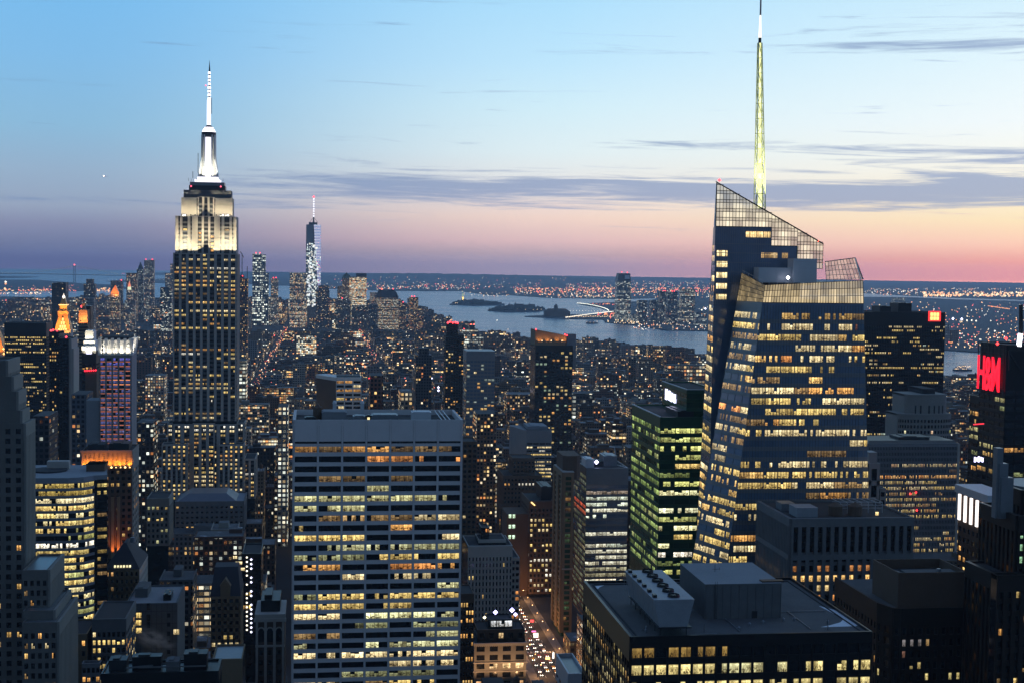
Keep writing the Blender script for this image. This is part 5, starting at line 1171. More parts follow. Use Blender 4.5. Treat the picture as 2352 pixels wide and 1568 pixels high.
t.part('white_sign', mb, 'lamp_glow'); mb = MB(); a = on_y(2236, 974, 637); b_ = on_y(2260, 972, 637); mb.bar(a, b_, .5, 0, (1.6, .05, .08, 1)); mb.bar(on_y(2340, 795, 640), on_y(2344, 766, 640), 1.7, 0, (3, 3, 3.4, 1)); t.part('sign_lamps', mb, 'lamp_glow')
warn(t.root, [on_y(2291, 789, 640), on_y(2311, 777, 645)], .9, (5, .2, .2)); xa, xb, zz = box_px(2262, 2312, 912, 668); t.block(xa, xb, 668, 684, 0, zz, dict(fs4, top=4, lit=.4), 'fl', 100); t.done(100, 1120)

# block with a crown of white lit columns
cs = style(bay=3.4, fl=3.9, ww=.6, wh=.5, pd=.3, sd=.25, top=16, lit=.35, row=.6, frame='brown_brick', lo=.5, hi=1.1, pal=[(AMBER, 3), (WARM, 2), ((.5, .35, .5), .3)])
t = hero('lit_column_block', 'brown block crowned by five bright white lit columns', 2276, 2330, 1138, 500, 26, cs, 1420, fin=False, faces='fl', st_side=dict(cs, nb=7, lit=.4)); x0, x1, y0, y1, z = t.box; cm, cp = MB(), MB()
for k in range(5):
    yy = y1-1.5-k*(y1-y0-3)/4.6; cm.box(x0-1.0, x0-.4, yy-.75, yy+.75, z-13.5, z-3.2, c=(1.9, 1.7, 1.6, 1), bottom=True)
t.part('lit_columns', cm, 'lamp_glow'); cp.box(x0-1.8, x1, y0-1.2, y1+1, z-2.6, z+.4, bottom=True); t.part('cornice', cp, 'white_metal'); t.done(60)
# ================================================================== left-hand towers
# stone tower at the left edge, stepped
t = Tower('setback_stone_tower', 'near grey stone tower with stepped setbacks along the left edge', seed=61)
sst = style(bay=5.6, fl=3.75, ww=.48, wh=.55, pd=.25, sd=.2, top=8, lit=.13, row=.25, run=.3, panes=2, gap=.3, frame='shaded_limestone', lo=.5, hi=1.0, pal=[(WARM, 3), (PALE, 2), (AMBER, 2), ((1.3, 1.4, 1.4), .3), (DIM, 3)])
ssd = style(bay=2.6, fl=3.75, ww=.34, wh=.5, pd=.9, sd=.15, top=5, lit=.03, row=.2, frame='limestone', lo=.4, hi=.9)  # side face keeps paler stone; the front's shade is put into darker stone
for k, (uf, vt, Y, dp) in enumerate(((13, 827, 560, 22), (26, 864, 559.2, 17), (37, 898, 558.4, 15), (46, 942, 557.6, 14), (54, 972, 556.8, 18))):
    xa, xb, z = box_px(-260, uf, vt, Y); t.block(xa, xb, Y, Y+dp, 0, z, dict(sst, nb=int(9+k), top=8 if k < 4 else 2), 'fr' if k == 4 else 'fr', on_y(20, 820, Y).z if 0 else max(60, z-50 if k < 4 else 60), st_side=ssd)
for uf, vt, Y, dp, n_ in ((110, 1308, 545, 30, 4), (122, 1401, 537, 34, 5), (131, 1428, 531, 40, 5)):
    xa, xb, z = box_px(52, uf, vt, Y); t.block(xa, xb, Y, Y+dp, 0, z, dict(sst, nb=n_, top=4, lit=.34, ww=.55), 'fr', 60, st_side=dict(ssd, lit=.1), roof='blue_frame')
t.occ(-50, 73, 820, 1568, 556); t.occ(50, 152, 1300, 1568, 531); t.done()

# curved yellow-lit glass tower
t = Tower('curved_glass_tower', 'glass tower with bright yellow curved floors at the lower left', seed=66); Yj = 720.0
zj = on_y(120, 1107, Yj).z; zb_ = max(0, on_y(120, 1450, Yj).z)
pj = [on_y(40, 1108, Yj).x, on_y(157, 1108, Yj).x]; cp_ = [(pj[0], Yj), (pj[1], Yj), (on_y(192, 1112, Yj+2.5).x, Yj+2.5), (on_y(215.5, 1118, Yj+8).x, Yj+8)]
js = style(nb=1, fl=3.76, ww=.985, wh=.64, pd=.0, sd=.5, top=.6, lit=.96, row=.15, run=.85, panes=4, gap=.02, frame='grey_concrete', glass='dark_glass', lo=.75, hi=1.2, pal=[((1, .80, .30), 5), ((1, .86, .44), 3), (YEL, 3), ((.7, .72, .28), 1)])
jr = {0: (1, [((.62, .46, .12), 2), ((.8, .62, .2), 1)], .7, 1), 1: (1, [((.5, .36, .09), 2), ((.8, .62, .22), 2)], .6, 1), 2: (1, [((1, .86, .5), 1)], 1, 1.3), 7: (.9, [((.5, .5, .16), 2)], .6, 1), 8: (1, [(WHITE, 1), ((1, .9, .6), 1)], 1.1, 1.4), 9: (.75, [((.8, .6, .2), 1)], .6, 1), 17: (.6, [((.4, .4, .15), 1)], .5, .9)}
fr = t.F('grey_concrete')
for i, nb_ in ((0, 4), (1, 2), (2, 2)):
    facade(Face((*cp_[i], 0), (*cp_[i+1], 0), (*cp_[i+1], zj), (*cp_[i], zj)), dict(js, panes=(6, 4, 3)[i], lit=(.97, .9, .75)[i]), fr, t.wins, t.r, zb_, nb=nb_, rows=jr)
bx = cp_[3][0]; rx = on_y(245, 1112, Yj+45).x
t.G('dark_glass').prism(cp_+[(bx+1.5, Yj+8.5), (bx+6.2, Yj+10), (rx, Yj+46), (cp_[0][0], Yj+46)], 0, zj-.2, top=False)
t.F('roof_pale').prism(cp_+[(bx+1.5, Yj+8.5), (bx+6.2, Yj+10), (rx, Yj+46), (cp_[0][0], Yj+46)], zj-.2, zj+2.2)
jd = style(nb=1, fl=3.76, ww=.96, wh=.5, pd=.1, sd=.3, top=2, lit=.4, row=.4, frame='black_metal', lo=.2, hi=.6, panes=3, pal=[((.7, .5, .15), 1), (DIM, 2)])
facade(Face((bx+1.5, Yj+8.5, 0), (bx+6.2, Yj+10, 0), (bx+6.2, Yj+10, zj), (bx+1.5, Yj+8.5, zj)), jd, t.F('black_metal'), t.wins, t.r, zb_, rows={0: (1, [((.7, .55, .18), 1)], .8, 1), 1: (1, [((.6, .45, .14), 1)], .8, 1)})
facade(Face((bx+6.2, Yj+10, 0), (rx, Yj+46, 0), (rx, Yj+46, zj), (bx+6.2, Yj+10, zj)), dict(jd, nb=8, lit=.0, frame='black_metal', top=3), t.F('black_metal'), t.wins, t.r, zb_)
mb = MB(); a = on_y(118, 1082, Yj+25); mb.cyl(a.x-1, a.y, zj+2, zj+3, 9, 9, 20); t.part('roof_disc', mb, 'roof_dark')
mb = MB(); mb.box(a.x-3, a.x+8, a.y+4, a.y+9, zj+2, zj+6.5); t.part('rooftop_plant', mb, 'pale_stone'); mb = MB(); b_ = on_y(198, 1066, Yj+22); c = on_y(240, 1072, Yj+22); mb.box(b_.x, c.x, Yj+22, Yj+34, zj, b_.z); mb.box(b_.x-.2, c.x+.2, Yj+21.8, Yj+34.2, b_.z-.6, b_.z, bottom=True); t.part('lift_housing', mb, 'brown_brick')
FOOT.append((cp_[0][0], rx, Yj, Yj+46)); t.occ(40, 252, 1064, 1440, Yj); t.done(100, 1440)

# block with an orange-lit colonnade and orange piers
os3 = style(nb=9, fl=3.8, ww=.55, wh=.5, pd=.4, sd=.25, top=12, lit=.36, row=.5, run=.35, panes=2, gap=.25, frame='brown_brick', lo=.5, hi=1.05, pal=[(YEL, 3), (WARM, 3), (AMBER, 2), (DIM, 2)])
t = hero('orange_crown_block', 'brown block whose top storeys glow orange behind a colonnade', 187, 303, 1034, 860, 30, os3, 1275, fin=False, seed=71, st_side=dict(os3, frame='limestone', nb=4, lit=.25)); x0, x1, y0, y1, z = t.box
mb = MB(); zq = z-9.2
for k in range(11): xa = x0+(x1-x0)*(k+.1)/11; mb.box(xa, xa+(x1-x0)*.048, y0-1.1, y0-.5, z-9.6, z-1.2, bottom=True)
mb.box(x0-.5, x1+.2, y0-1.3, y0-.45, z-1.2, z+.3, bottom=True); mb.box(x0, x1, y0-.5, y0-.43, z-9.6, z-1.3, bottom=True); t.part('colonnade', mb, 'limestone')
lm = MB()
for k in range(11):
    xx = x0+(x1-x0)*(k+.62)/11; spot('floodlight', (xx, y0-2.2, zq-.4), (xx, y0-.4, z-2), 8200, (1, .25, .015), 120, .9, t.root); lm.octa((xx, y0-1.9, zq-.6), .45 if k % 3 else .75, 0, (3.6, 2.2, .8, 1))
t.part('floodlight_glow', lm, 'lamp_glow'); mb = MB(); mb.box(x0+.3, x1-.3, y0-3.0, y0-.6, zq-1.6, zq-1.1); t.part('ledge', mb, 'brown_brick')
mb = MB()
for u in (258.5, 272): a = on_y(u, 1140, y0-1.4); mb.box(a.x-.9, a.x+.9, y0-1.5, y0-.5, 20, a.z, bottom=True)
t.part('lit_piers', mb, 'tan_brick')
for u in (258.5, 272): spot('floodlight', on_y(u, 1275, y0-3.2), on_y(u, 1215, y0-1.4), 9000, (1, .26, .06), 70, .9, t.root)
roofbox(t, .08, .4, .3, .8, 2.5, 'roof_dark'); roofbox(t, .5, .9, .3, .8, 3, 'dark_metal'); t.done(100, 1275)

# flared white crown tower, violet panes
t = Tower('violet_pane_tower', 'slender tower with violet panes and a flared crown lit white', 'skyscraper', seed=74); Yv = 955.0
xa, xb, z = box_px(229, 301, 815, Yv); D = 26; zt_ = on_y(265, 777, Yv).z
vs = style(nb=5, fl=3.0, ww=.74, wh=.58, pd=.35, sd=.25, top=2, lit=1.0, row=0, run=.95, panes=2, gap=.04, frame='limestone', glass='dark_glass', lo=.7, hi=1.1, pal=[((.07, .078, .22), 6), ((.10, .10, .25), 2), ((.26, .18, .28), .5)])
t.block(xa, xb, Yv, Yv+D, 0, z, vs, 'fr', max(0, on_y(265, 1040, Yv).z), st_side=style(nb=1, lit=0, ww=.02, frame='grey_concrete'), rows={0: (1, [((.10, .10, .42), 1)], 1, 1.3), 1: (1, [((.09, .09, .38), 1)], 1, 1.2)})
mb = MB(); bw = (xb-xa)/5; nf = int((z-2)/3.0)
for k in range(nf-1):
    zz = z-2-(k+1)*3.0+.35; kk = 1.8 if k in (4, 5) else 1.0
    if zz < on_y(265, 1040, Yv).z: break
    for i in range(5):
        c = (.62, .16, .07) if t.r.random() < .8 else (.4, .12, .06)
        if k in (4, 5) and i > 1: c = (1.3, .42, .16)
        mb.box(xa+i*bw+bw*.15, xa+(i+1)*bw-bw*.15, Yv-.42, Yv-.36, zz, zz+.42, c=(*c, 1), bottom=True)
t.part('sill_lamps', mb, 'lamp_glow')
mb = MB(); c2 = t.F('white_paint')
inx = (xb-xa)*.04
mb.prism([(xa+2, Yv+2), (xb-2, Yv+2), (xb-2, Yv+D), (xa+2, Yv+D)], z, zt_-1, mt=0); t.part('crown_core', mb, 'white_paint')
mb = MB()
for i in range(6):
    xx = xa+i*bw
    mb.prism([(xx-1.15, Yv+.1), (xx+1.15, Yv+.1), (xx+1.15, Yv+2.2), (xx-1.15, Yv+2.2)], z, zt_, Q=[(xx-.75, Yv-1.0), (xx+.75, Yv-1.0), (xx+.75, Yv+2.2), (xx-.75, Yv+2.2)])
for j in range(4):
    yy = Yv+2+j*(D-3)/3; mb.prism([(xb-.2, yy-1.2), (xb+.05, yy-1.2), (xb+.05, yy+1.2), (xb-.2, yy+1.2)], z, zt_, Q=[(xb-.2, yy-1), (xb+1.6, yy-1), (xb+1.6, yy+1), (xb-.2, yy+1)])
mb.box(xb-2, xb-.2, Yv+2.2, Yv+D, z, zt_-.2)
for j in range(4): zz = z+2+j*2.4; mb.box(xa+1, xb-1, Yv+1.9, Yv+2.05, zz, zz+.3)
t.part('crown_fins', mb, 'white_paint')
mb = MB(); mb.box(xa+1, xb-1, Yv+3, Yv+D-1, zt_-1, zt_+.8); t.part('roof', mb, 'roof_dark')
for i in range(5): spot('floodlight', (xa+(i+.5)*bw, Yv-.2, z+.6), (xa+(i+.5)*bw, Yv+2, zt_-2), 7500, (1, .9, .72), 120, .9, t.root)
spot('floodlight', (xb+1.5, Yv+6, z+.4), (xb+.2, Yv+9, zt_-3), 9000, (1, .9, .72), 120, .9, t.root)
wx0, wx1, wz = box_px(198, 228.5, 919, Yv+1); mb = MB(); mb.box(wx0, wx1, Yv+1, Yv+20, 0, wz); t.part('blank_wing', mb, 'grey_concrete'); FOOT.append((wx0, wx1, Yv, Yv+20)); t.occ(198, 313, 774, 1040, Yv); t.done(100, 1040)

# gold pyramid clock tower
t = Tower('gold_clock_tower', 'gold-lit tower with a steep pyramid roof and glowing lantern', 'clock tower', seed=5); Ym = 2080.0
def mz(v): return on_y(143, v, Ym).z
mc = on_y(143.5, 765, Ym); hw = on_y(162, 765, Ym).x-mc.x; k_ = hw/18.5; cy = Ym+hw
mb = MB(); sq = lambda h: [(mc.x-h, cy-h), (mc.x+h, cy-h), (mc.x+h, cy+h), (mc.x-h, cy+h)]
mb.prism(sq(hw), 0, mz(758), top=True); t.part('shaft', mb, 'pale_stone')
mb = MB(); mb.prism(sq(hw*.96), mz(758), mz(727), Q=sq(10.5*k_)); t.part('pyramid_roof', mb, 'gold_leaf')
mb = MB(); mb.prism(sq(11.5*k_), mz(727), mz(715), bottom=True); mb.prism(sq(8.6*k_), mz(715), mz(701)); mb.prism(sq(9.8*k_), mz(702.5), mz(699), bottom=True); mb.prism(sq(7.5*k_), mz(699), mz(684), Q=sq(3*k_)); t.part('lantern_stage', mb, 'gold_leaf')
mb = MB(); mb.cyl(mc.x, cy, mz(688), mz(680), 4.2*k_, 2.8*k_, 10, 0, (2.2, 2.0, 1.7, 1)); mb.cyl(mc.x, cy, mz(680), mz(674), 2.0*k_, .2, 8, 0, (1.2, 1.0, .8, 1)); mb.prism(sq(10.0*k_), mz(701.5), mz(699.8), c=(1.9, 1.2, .5, 1)); t.part('lantern', mb, 'lamp_glow')
dk = MB()
for vv, n_ in ((734, 1), (742, 2), (750, 3), (757.5, 4)):
    for j in range(n_):
        f_ = (758-vv)/31; h = hw*.96+(10.5*k_-hw*.96)*f_; xx = mc.x+(j-(n_-1)/2)*5.2*k_; zz = mz(vv); dk.box(xx-1.6*k_, xx+1.6*k_, cy-h-.5, cy-h+1, zz-2.2, zz+2.2, c=(1.5, .9, .3, .4), bottom=True)
t.part('dormer_windows', dk, 'lamp_glow')
OR = (1, .40, .07)
for dx_ in (-1, 0, 1): spot('floodlight', (mc.x+dx_*hw*.8, cy-hw-14, mz(772)), (mc.x+dx_*hw*.5, cy-8, mz(738)), 140000, OR, 75, .9, t.root); spot('floodlight', (mc.x+dx_*5, cy-hw-3, mz(729)), (mc.x+dx_*4, cy-8, mz(703)), 34000, (1, .5, .12), 80, .9, t.root)
t.occ(124, 164, 672, 775, Ym); FOOT.append((mc.x-hw, mc.x+hw, Ym, Ym+2*hw)); t.done()
# gold roof at the very edge
t = Tower('gold_pyramid_roof_block', 'block with a gold-lit pyramid roof cut by the left edge', seed=6); Yg = 1900.0; c = on_y(-16, 815, Yg); hw = on_y(16, 815, Yg).x-c.x; zt_ = on_y(-16, 740, Yg).z; mb = MB(); sq = lambda h: [(c.x-h, Yg), (c.x+h, Yg), (c.x+h, Yg+2*h), (c.x-h, Yg+2*h)]; mb.prism(sq(hw), 0, c.z); t.part('walls', mb, 'pale_stone'); mb = MB(); q = [(c.x-.5, Yg+hw-.5), (c.x+.5, Yg+hw-.5), (c.x+.5, Yg+hw+.5), (c.x-.5, Yg+hw+.5)]; mb.prism([(c.x-hw*.85, Yg+1), (c.x+hw*.85, Yg+1), (c.x+hw*.85, Yg+2*hw-1), (c.x-hw*.85, Yg+2*hw-1)], c.z, zt_, Q=q); t.part('pyramid_roof', mb, 'gold_leaf')
mb = MB(); [mb.octa(on_y(u, v, Yg-1), 1.6, 0, (3, 1.6, .5, 1)) for u, v in ((8, 801), (12, 806), (9, 812), (13, 811))]; t.part('floodlight_glow', mb, 'lamp_glow')
spot('floodlight', (c.x+hw*.4, Yg-16, c.z), (c.x+hw*.2, Yg+6, (c.z+zt_)/2), 120000, OR, 80, .9, t.root); t.occ(-20, 16, 760, 820, Yg); t.done()

ls = style(nb=22, fl=3.5, ww=.75, wh=.52, pd=.3, sd=.2, top=17, lit=.42, row=1.0, run=.6, frame='black_metal', lo=.4, hi=1.05, pal=[(YEL, 5), (WARM, 3), (PALE, 2), (ORANGE, .4), (DIM, 2)])
hero('dark_office_tower', 'dark office tower with broken rows of yellow windows near the left edge', 10, 106, 741, 1750, 40, ls, 940, rows={0: (.8, [(YEL, 1)], .6, .9), 1: (.75, [(YEL, 1)], .6, .9), 2: (.8, [(YEL, 2), (PALE, 1)], .7, 1), 10: (.8, [(YEL, 1)], .8, 1.1), 9: (.7, [(YEL, 1)], .5, .8)}, seed=83)
t = hero('twin_dark_tower', 'dark slim apartment tower standing in front of the gold clock tower', 113, 135, 762, 1300, 26, style(nb=4, fl=3.4, ww=.55, wh=.5, pd=.2, sd=.2, top=4, lit=.22, row=.3, run=.3, frame='black_metal', lo=.5, hi=1.1, pal=[(AMBER, 3), (WARM, 3), (YEL, 2)]), 1080, fin=False, faces='f'); xa, xb, zz = box_px(136, 157, 777, 1296); t.block(xa, xb, 1296, 1330, 0, zz, style(nb=3, fl=3.4, lit=.03, frame='black_metal', top=3, glass='dark_glass'), 'f', 100); x0, x1 = xb+.1, on_y(162.5, 777, 1300).x
mb = MB(); mb.box(x0, x1+1, 1298, 1330, 0, zz-1); mb.box(x1-1.2, x1+2.6, 1299, 1328, 0, on_y(163, 800, 1299).z); t.part('pale_end_wall', mb, 'pale_stone'); warn(t.root, [on_y(u, v, 1299) for u, v in ((117, 759), (122, 758), (131, 759), (152, 774))], 1.0); t.occ(112, 166, 757, 1000, 1296); t.done(60, 1080)
t = hero('banded_brown_tower', 'brown banded tower with an orange-lit head and a dark slab behind', 180, 202, 737, 2000, 22, style(nb=1, fl=4.6, ww=.95, wh=.5, pd=0, sd=.4, top=3, lit=.0, frame='tan_brick'), 850, fin=False, faces='f'); x0, x1, y0, y1, z = t.box
mb = MB(); mb.box(x0+.4, x1-1, y0+1, y1-2, z, z+15); mb.box(x0+4, x1-5, y0+4, y1-5, z+15, z+24); t.part('stepped_head', mb, 'tan_brick'); a = on_y(185, 703, 2022); b_ = on_y(208, 703, 2022); mb = MB(); mb.box(a.x+4, b_.x, 2023, 2045, 0, a.z); t.part('dark_slab', mb, 'black_metal'); warn(t.root, [on_y(188, 704, 2020)], 2.0)
for u in (185, 192, 198): spot('floodlight', on_y(u, 742, 1990), on_y(u, 722, 2003), 26000, (1, .36, .1), 110, .9, t.root)
t.done(20)
# white lantern top
t = hero('white_lantern_tower', 'tower topped by a stepped lantern glowing white', 188, 220, 805, 1450, 24, style(nb=4, fl=3.6, lit=.10, frame='dark_metal', top=13, pal=[(AMBER, 1)]), 1000, fin=False, faces='fr'); x0, x1, y0, y1, z = t.box; w_ = x1-x0; mb = MB()
mb.box(x0, x1, y0, y1, z, z+4.5); mb.box(x0+w_*.1, x1-w_*.1, y0+2, y1-2, z+4.5, z+10); mb.box(x0+w_*.2, x1-w_*.2, y0+3, y1-3, z+10, z+19); mb.box(x0+w_*.25, x1-w_*.25, y0+2.8, y1-4, z+17.5, z+20); t.part('lantern_stage', mb, 'white_paint')
for u in (192, 204, 216): spot('floodlight', on_y(u, 812, 1444), on_y(u, 792, 1451), 22000, (1, .88, .62), 100, .9, t.root)
mb = MB(); a = on_y(204, 806, 1448.5); mb.box(a.x-2.6, a.x+2.6, 1448.6, 1449.4, a.z-2.6, a.z+2.6, c=(3, 3, 4, 1), bottom=True); t.part('bright_lamp', mb, 'lamp_glow'); mb = MB(); [mb.octa(on_y(195+k*5.0, 851-k*.3, 1430), 1.0, 0, (3.4, .06, .12, 1)) for k in range(6)]; t.part('red_lamps', mb, 'lamp_glow'); mb = MB(); a = on_y(196, 836, 1432); b_ = on_y(222, 851, 1432); mb.box(a.x, b_.x, 1431, 1449, 0, b_.z); t.part('front_wing', mb, 'brown_brick'); t.done(30, 1000)

# pyramid-roofed brick block, gothic block, ornate tower and the grey block with steam
t = hero('pyramid_roof_block', 'brown stone block with a hipped slate roof in front of the dark glass wall', 241, 319, 1306, 745, 36, style(nb=7, fl=3.9, ww=.5, wh=.55, pd=.3, sd=.3, top=1.5, lit=.10, row=.4, frame='tan_brick', lo=.4, hi=.8, pal=[(ORANGE, 2), (DIM, 2)]), 1420, rows={0: (.7, [((1, .55, .2), 2), (PALE, 1)], .7, 1.1)}, fin=False, st_side=style(nb=8, fl=3.9, ww=.4, wh=.5, pd=.3, top=1.5, lit=.05, frame='pale_stone')); x0, x1, y0, y1, z = t.box; mb = MB()
mb.prism([(x0-.5, y0-.5), (x1+.5, y0-.5), (x1+.5, y1+.5), (x0-.5, y1+.5)], z, z+11.5, Q=[(x0+8, y0+12), (x1-8, y0+12), (x1-8, y1-12), (x0+8, y1-12)], bottom=True); t.part('hipped_roof', mb, 'slate'); mb = MB(); xm = (x0+x1)/2
for k in range(6): mb.face([(xm-4+k*1.5, y0-.2, z+.8), (xm-3+k*1.5, y0-.2, z+.8), (xm-3+k*1.5, y0+.4, z+2.0), (xm-4+k*1.5, y0+.4, z+2.0)], 0, [(0, .5), (1, .5), (1, 1), (0, 1)], (1.0, .9, .5, .1*k))
t.part('dormer_windows', mb, 'lit_window'); mb = MB(); mb.cyl(x0+12, y0+16, z+11, z+13.5, 1.5, 1.2, 10); t.part('roof_finial', mb, 'grey_metal'); t.done(40)
t = hero('grey_flat_block', 'plain grey block with a snow-dusted flat roof and rising steam', 289, 406, 1384, 680, 38, style(nb=9, fl=4.0, ww=.3, wh=.5, pd=.02, sd=.02, top=9, lit=.05, frame='dull_concrete'), 1540, fin=False, faces='', roof='grey_concrete', seed=8); roofbox(t, .1, .35, .4, .8, 3.5, 'dull_concrete'); roofbox(t, .7, .85, .2, .5, 2, 'black_metal'); x0, x1, y0, y1, z = t.box; fr = t.F('dull_concrete'); fr.box(x0+.0, x1, y0-.3, y0-.05, 0, z-.05); fr.box(x1+.05, x1+.3, y0, y1, 0, z-.05)
def wins(pts, w_, h, Y, c=None):
    for u, v in pts:
        p_ = on_y(u, v, Y); cc = c or pick([(YEL, 3), (PALE, 2), (AMBER, 2), (ORANGE, 1)], t.r); b = t.r.uniform(.7, 1.15); g_ = w_*.04; q = []
        for s in (-1, 1): xa, xb = sorted((p_.x+s*w_*.03, p_.x+s*w_*.5)); q.append(([Vector((x_, Y, z_)) for x_, z_ in ((xa, p_.z-h/2), (xb, p_.z-h/2), (xb, p_.z+h/2), (xa, p_.z+h/2))], [(0, 0), (1, 0), (1, 1), (0, 1)], (*[k*b for k in cc], t.r.random())))
        t.wins.append((p_, w_*h, 1, q))
mb = MB()
for k in range(7): zz = z-4-k*6; mb.box(x0, x1, y0-.36, y0-.31, zz, zz+.12)
for k in range(9): xx = x0+2+(x1-x0-4)*k/8; mb.box(xx-.05, xx+.05, y0-.37, y0-.31, 10, z-.4)
for k in range(8): zz = z-7-k*4.4; mb.box(x1-4.4, x1-3.0, y0-.40, y0-.30, zz, zz+2)
t.part('wall_joints', mb, 'black_metal'); wins([(300, 1412), (318, 1412), (300, 1429), (318, 1429), (319, 1447), (405, 1450)], 2.6, 2.5, y0-.34)
mb = MB()
for v in (1392, 1418, 1434): a = on_y(341, v, y0-.33); mb.box(a.x-.8, a.x+.8, y0-.36, y0-.30, a.z-1.6, a.z+1.6)
t.part('dark_window', mb, 'dark_glass'); t.done(40)
t = hero('lit_walkup_block', 'grey stepped block with rows of bright yellow windows below the curved glass tower', 211, 289, 1420, 640, 34, style(nb=7, fl=3.6, ww=.62, wh=.6, pd=.2, sd=.2, top=6, lit=.62, row=.7, run=.4, panes=1, frame='mid_concrete', lo=.6, hi=1.15, pal=[(YEL, 4), (PALE, 3), (AMBER, 2)]), 1600, seed=14, fin=False); xa, xb, zz = box_px(150, 200, 1455, 633); t.block(xa, xb, 633, 660, 0, zz, style(nb=3, fl=4.6, ww=.45, wh=.5, pd=.2, top=3, lit=.75, frame='tan_brick', pal=[(YEL, 2), (AMBER, 1)], lo=.7, hi=1.1), 'f', 50); xa, xb, zz = box_px(188, 230, 1522, 628); t.block(xa, xb, 628, 632.8, 0, zz, style(nb=4, fl=4, lit=.7, top=2, frame='grey_concrete', pal=[(AMBER, 2), (ORANGE, 1)]), 'f', 50); t.done(80)
t = hero('gothic_gable_block', 'tan stone block with a steep slate roof and a gabled dormer', 484, 551, 1368, 760, 30, style(nb=5, fl=3.95, ww=.6, wh=.55, pd=.35, sd=.35, top=1.5, lit=.10, row=.9, run=.5, panes=3, gap=.35, frame='tan_brick', lo=.6, hi=1.0, pal=[(YEL, 2), (WARM, 1)]), 1515, fin=False, rows={6: (.6, [(PALE, 1)], .7, 1.1), 4: (.4, [(YEL, 1), ((.7, .7, .9), 1)], .5, 1)}); x0, x1, y0, y1, z = t.box; mb = MB(); mb.prism([(x0-.4, y0-.4), (x1+.4, y0-.4), (x1+.4, y1+.4), (x0-.4, y1+.4)], z, z+14, Q=[(x0+1.5, y0+9), (x1-1.5, y0+9), (x1-1.5, y1-9), (x0+1.5, y1-9)], bottom=True); t.part('steep_roof', mb, 'slate'); xm = (x0+x1)/2; mb = MB()
mb.box(xm-2.6, xm+2.6, y0-.45, y0+6, z, z+5.5); mb.face([(xm-3, y0-.6, z+5.5), (xm+3, y0-.6, z+5.5), (xm, y0-.6, z+9.6)]); mb.face([(xm+3, y0-.6, z+5.5), (xm+3, y0+6, z+5.5), (xm, y0+6, z+9.6), (xm, y0-.6, z+9.6)]); mb.face([(xm-3, y0+6, z+5.5), (xm-3, y0-.6, z+5.5), (xm, y0-.6, z+9.6), (xm, y0+6, z+9.6)]); t.part('gable_dormer', mb, 'tan_brick'); t.done(40)
t = hero('ornate_arch_tower', 'ornate red brick tower with a pale arcaded top next to the white slab', 590, 651, 1414, 600, 24, style(nb=3, fl=4.4, ww=.42, wh=.5, pd=.5, sd=.2, top=14.5, lit=.22, row=.5, frame='brown_brick', lo=.4, hi=.8, pal=[(ORANGE, 3), (AMBER, 1)]), 1600, fin=False, seed=4); x0, x1, y0, y1, z = t.box; mb = MB(); w_ = (x1-x0)/3
for k in range(4): xx = x0+k*w_; mb.box(max(x0-.4, xx-.55), min(x1+.4, xx+.55), y0-1.2, y0-.56, 0, z-2.0, bottom=True)
mb.box(x0-1.2, x1+1.2, y0-1.9, y0-.55, z-2.0, z-.6, bottom=True); mb.box(x0-.6, x1+.6, y0-1.4, y0-.55, z-13, z-12.2, bottom=True); mb.box(x0-.8, x1+.8, y0-1.6, y1, z-.6, z+1.2)
for k in range(3):
    cx_ = x0+(k+.5)*w_
    for j in range(8): a = math.pi*j/8; b2 = math.pi*(j+1)/8; mb.bar((cx_+1.35*math.cos(a), y0-.9, z-6+1.35*math.sin(a)), (cx_+1.35*math.cos(b2), y0-.9, z-6+1.35*math.sin(b2)), .5)
t.part('arcade', mb, 'pale_stone'); mb = MB()
for k in range(3): cx_ = x0+(k+.5)*w_; mb.box(cx_-1.2, cx_+1.2, y0-.62, y0-.58, z-11, z-5)
t.part('arched_windows', mb, 'dark_glass'); mb = MB(); mb.box(x0+1.5, x1-1.5, y0+3, y1-2, z+1, z+6); mb.box(x0+3, x1-5, y0+5, y1-5, z+6, z+8); t.part('rooftop_plant', mb, 'dark_metal'); t.done(40)
t = hero('stair_light_block', 'dark block with two columns of small white stair lights', 556, 600, 1270, 800, 30, style(nb=6, fl=3.8, lit=.03, frame='black_metal', top=3), 1470, fin=False, faces='f', seed=2); y0 = 800; mb = MB()
for k in range(17):
    v = 1279+k*10.4
    if k not in (5, 7): mb.octa(on_y(567, v, y0-.8), .62, 0, (2.6, 2.4, 1.9, 1))
    if k not in (3, 6, 9): mb.octa(on_y(577, v+5, y0-.8), .7, 0, (2.6, 2.6, 3.4, 1))
t.part('stair_lights', mb, 'lamp_glow'); wins([(540, 1279), (546, 1292), (552, 1292), (558, 1306)], 2.2, 1.6, y0-.5, PALE); t.done(30)
t = hero('tan_loft_block', 'tan loft block with window strips left of the white-crowned tower base', 337, 387, 1143, 1010, 30, style(nb=5, fl=4, ww=.55, wh=.55, pd=.5, sd=.2, top=6, lit=.28, row=.4, frame='limestone', lo=.4, hi=.9, pal=[((.6, .6, .3), 2), (YEL, 1)]), 1250, seed=3)
t = hero('glass_roof_hall', 'low hall with a long pale blue skylight roof before the white-crowned tower', 402, 560, 1150, 1120, 44, style(nb=14, fl=4, ww=.5, wh=.4, lit=.15, top=4, frame='mid_concrete'), 1215, fin=False, roof='roof_pale'); x0, x1, y0, y1, z = t.box; mb = MB(); mb.prism([(x0+2, y0+3), (x1-6, y0+3), (x1-6, y1-3), (x0+2, y1-3)], z-.5, z+5, Q=[(x0+10, y0+8), (x1-14, y0+8), (x1-14, y1-8), (x0+10, y1-8)]); t.part('skylight', mb, 'grey_metal'); t.done(30)
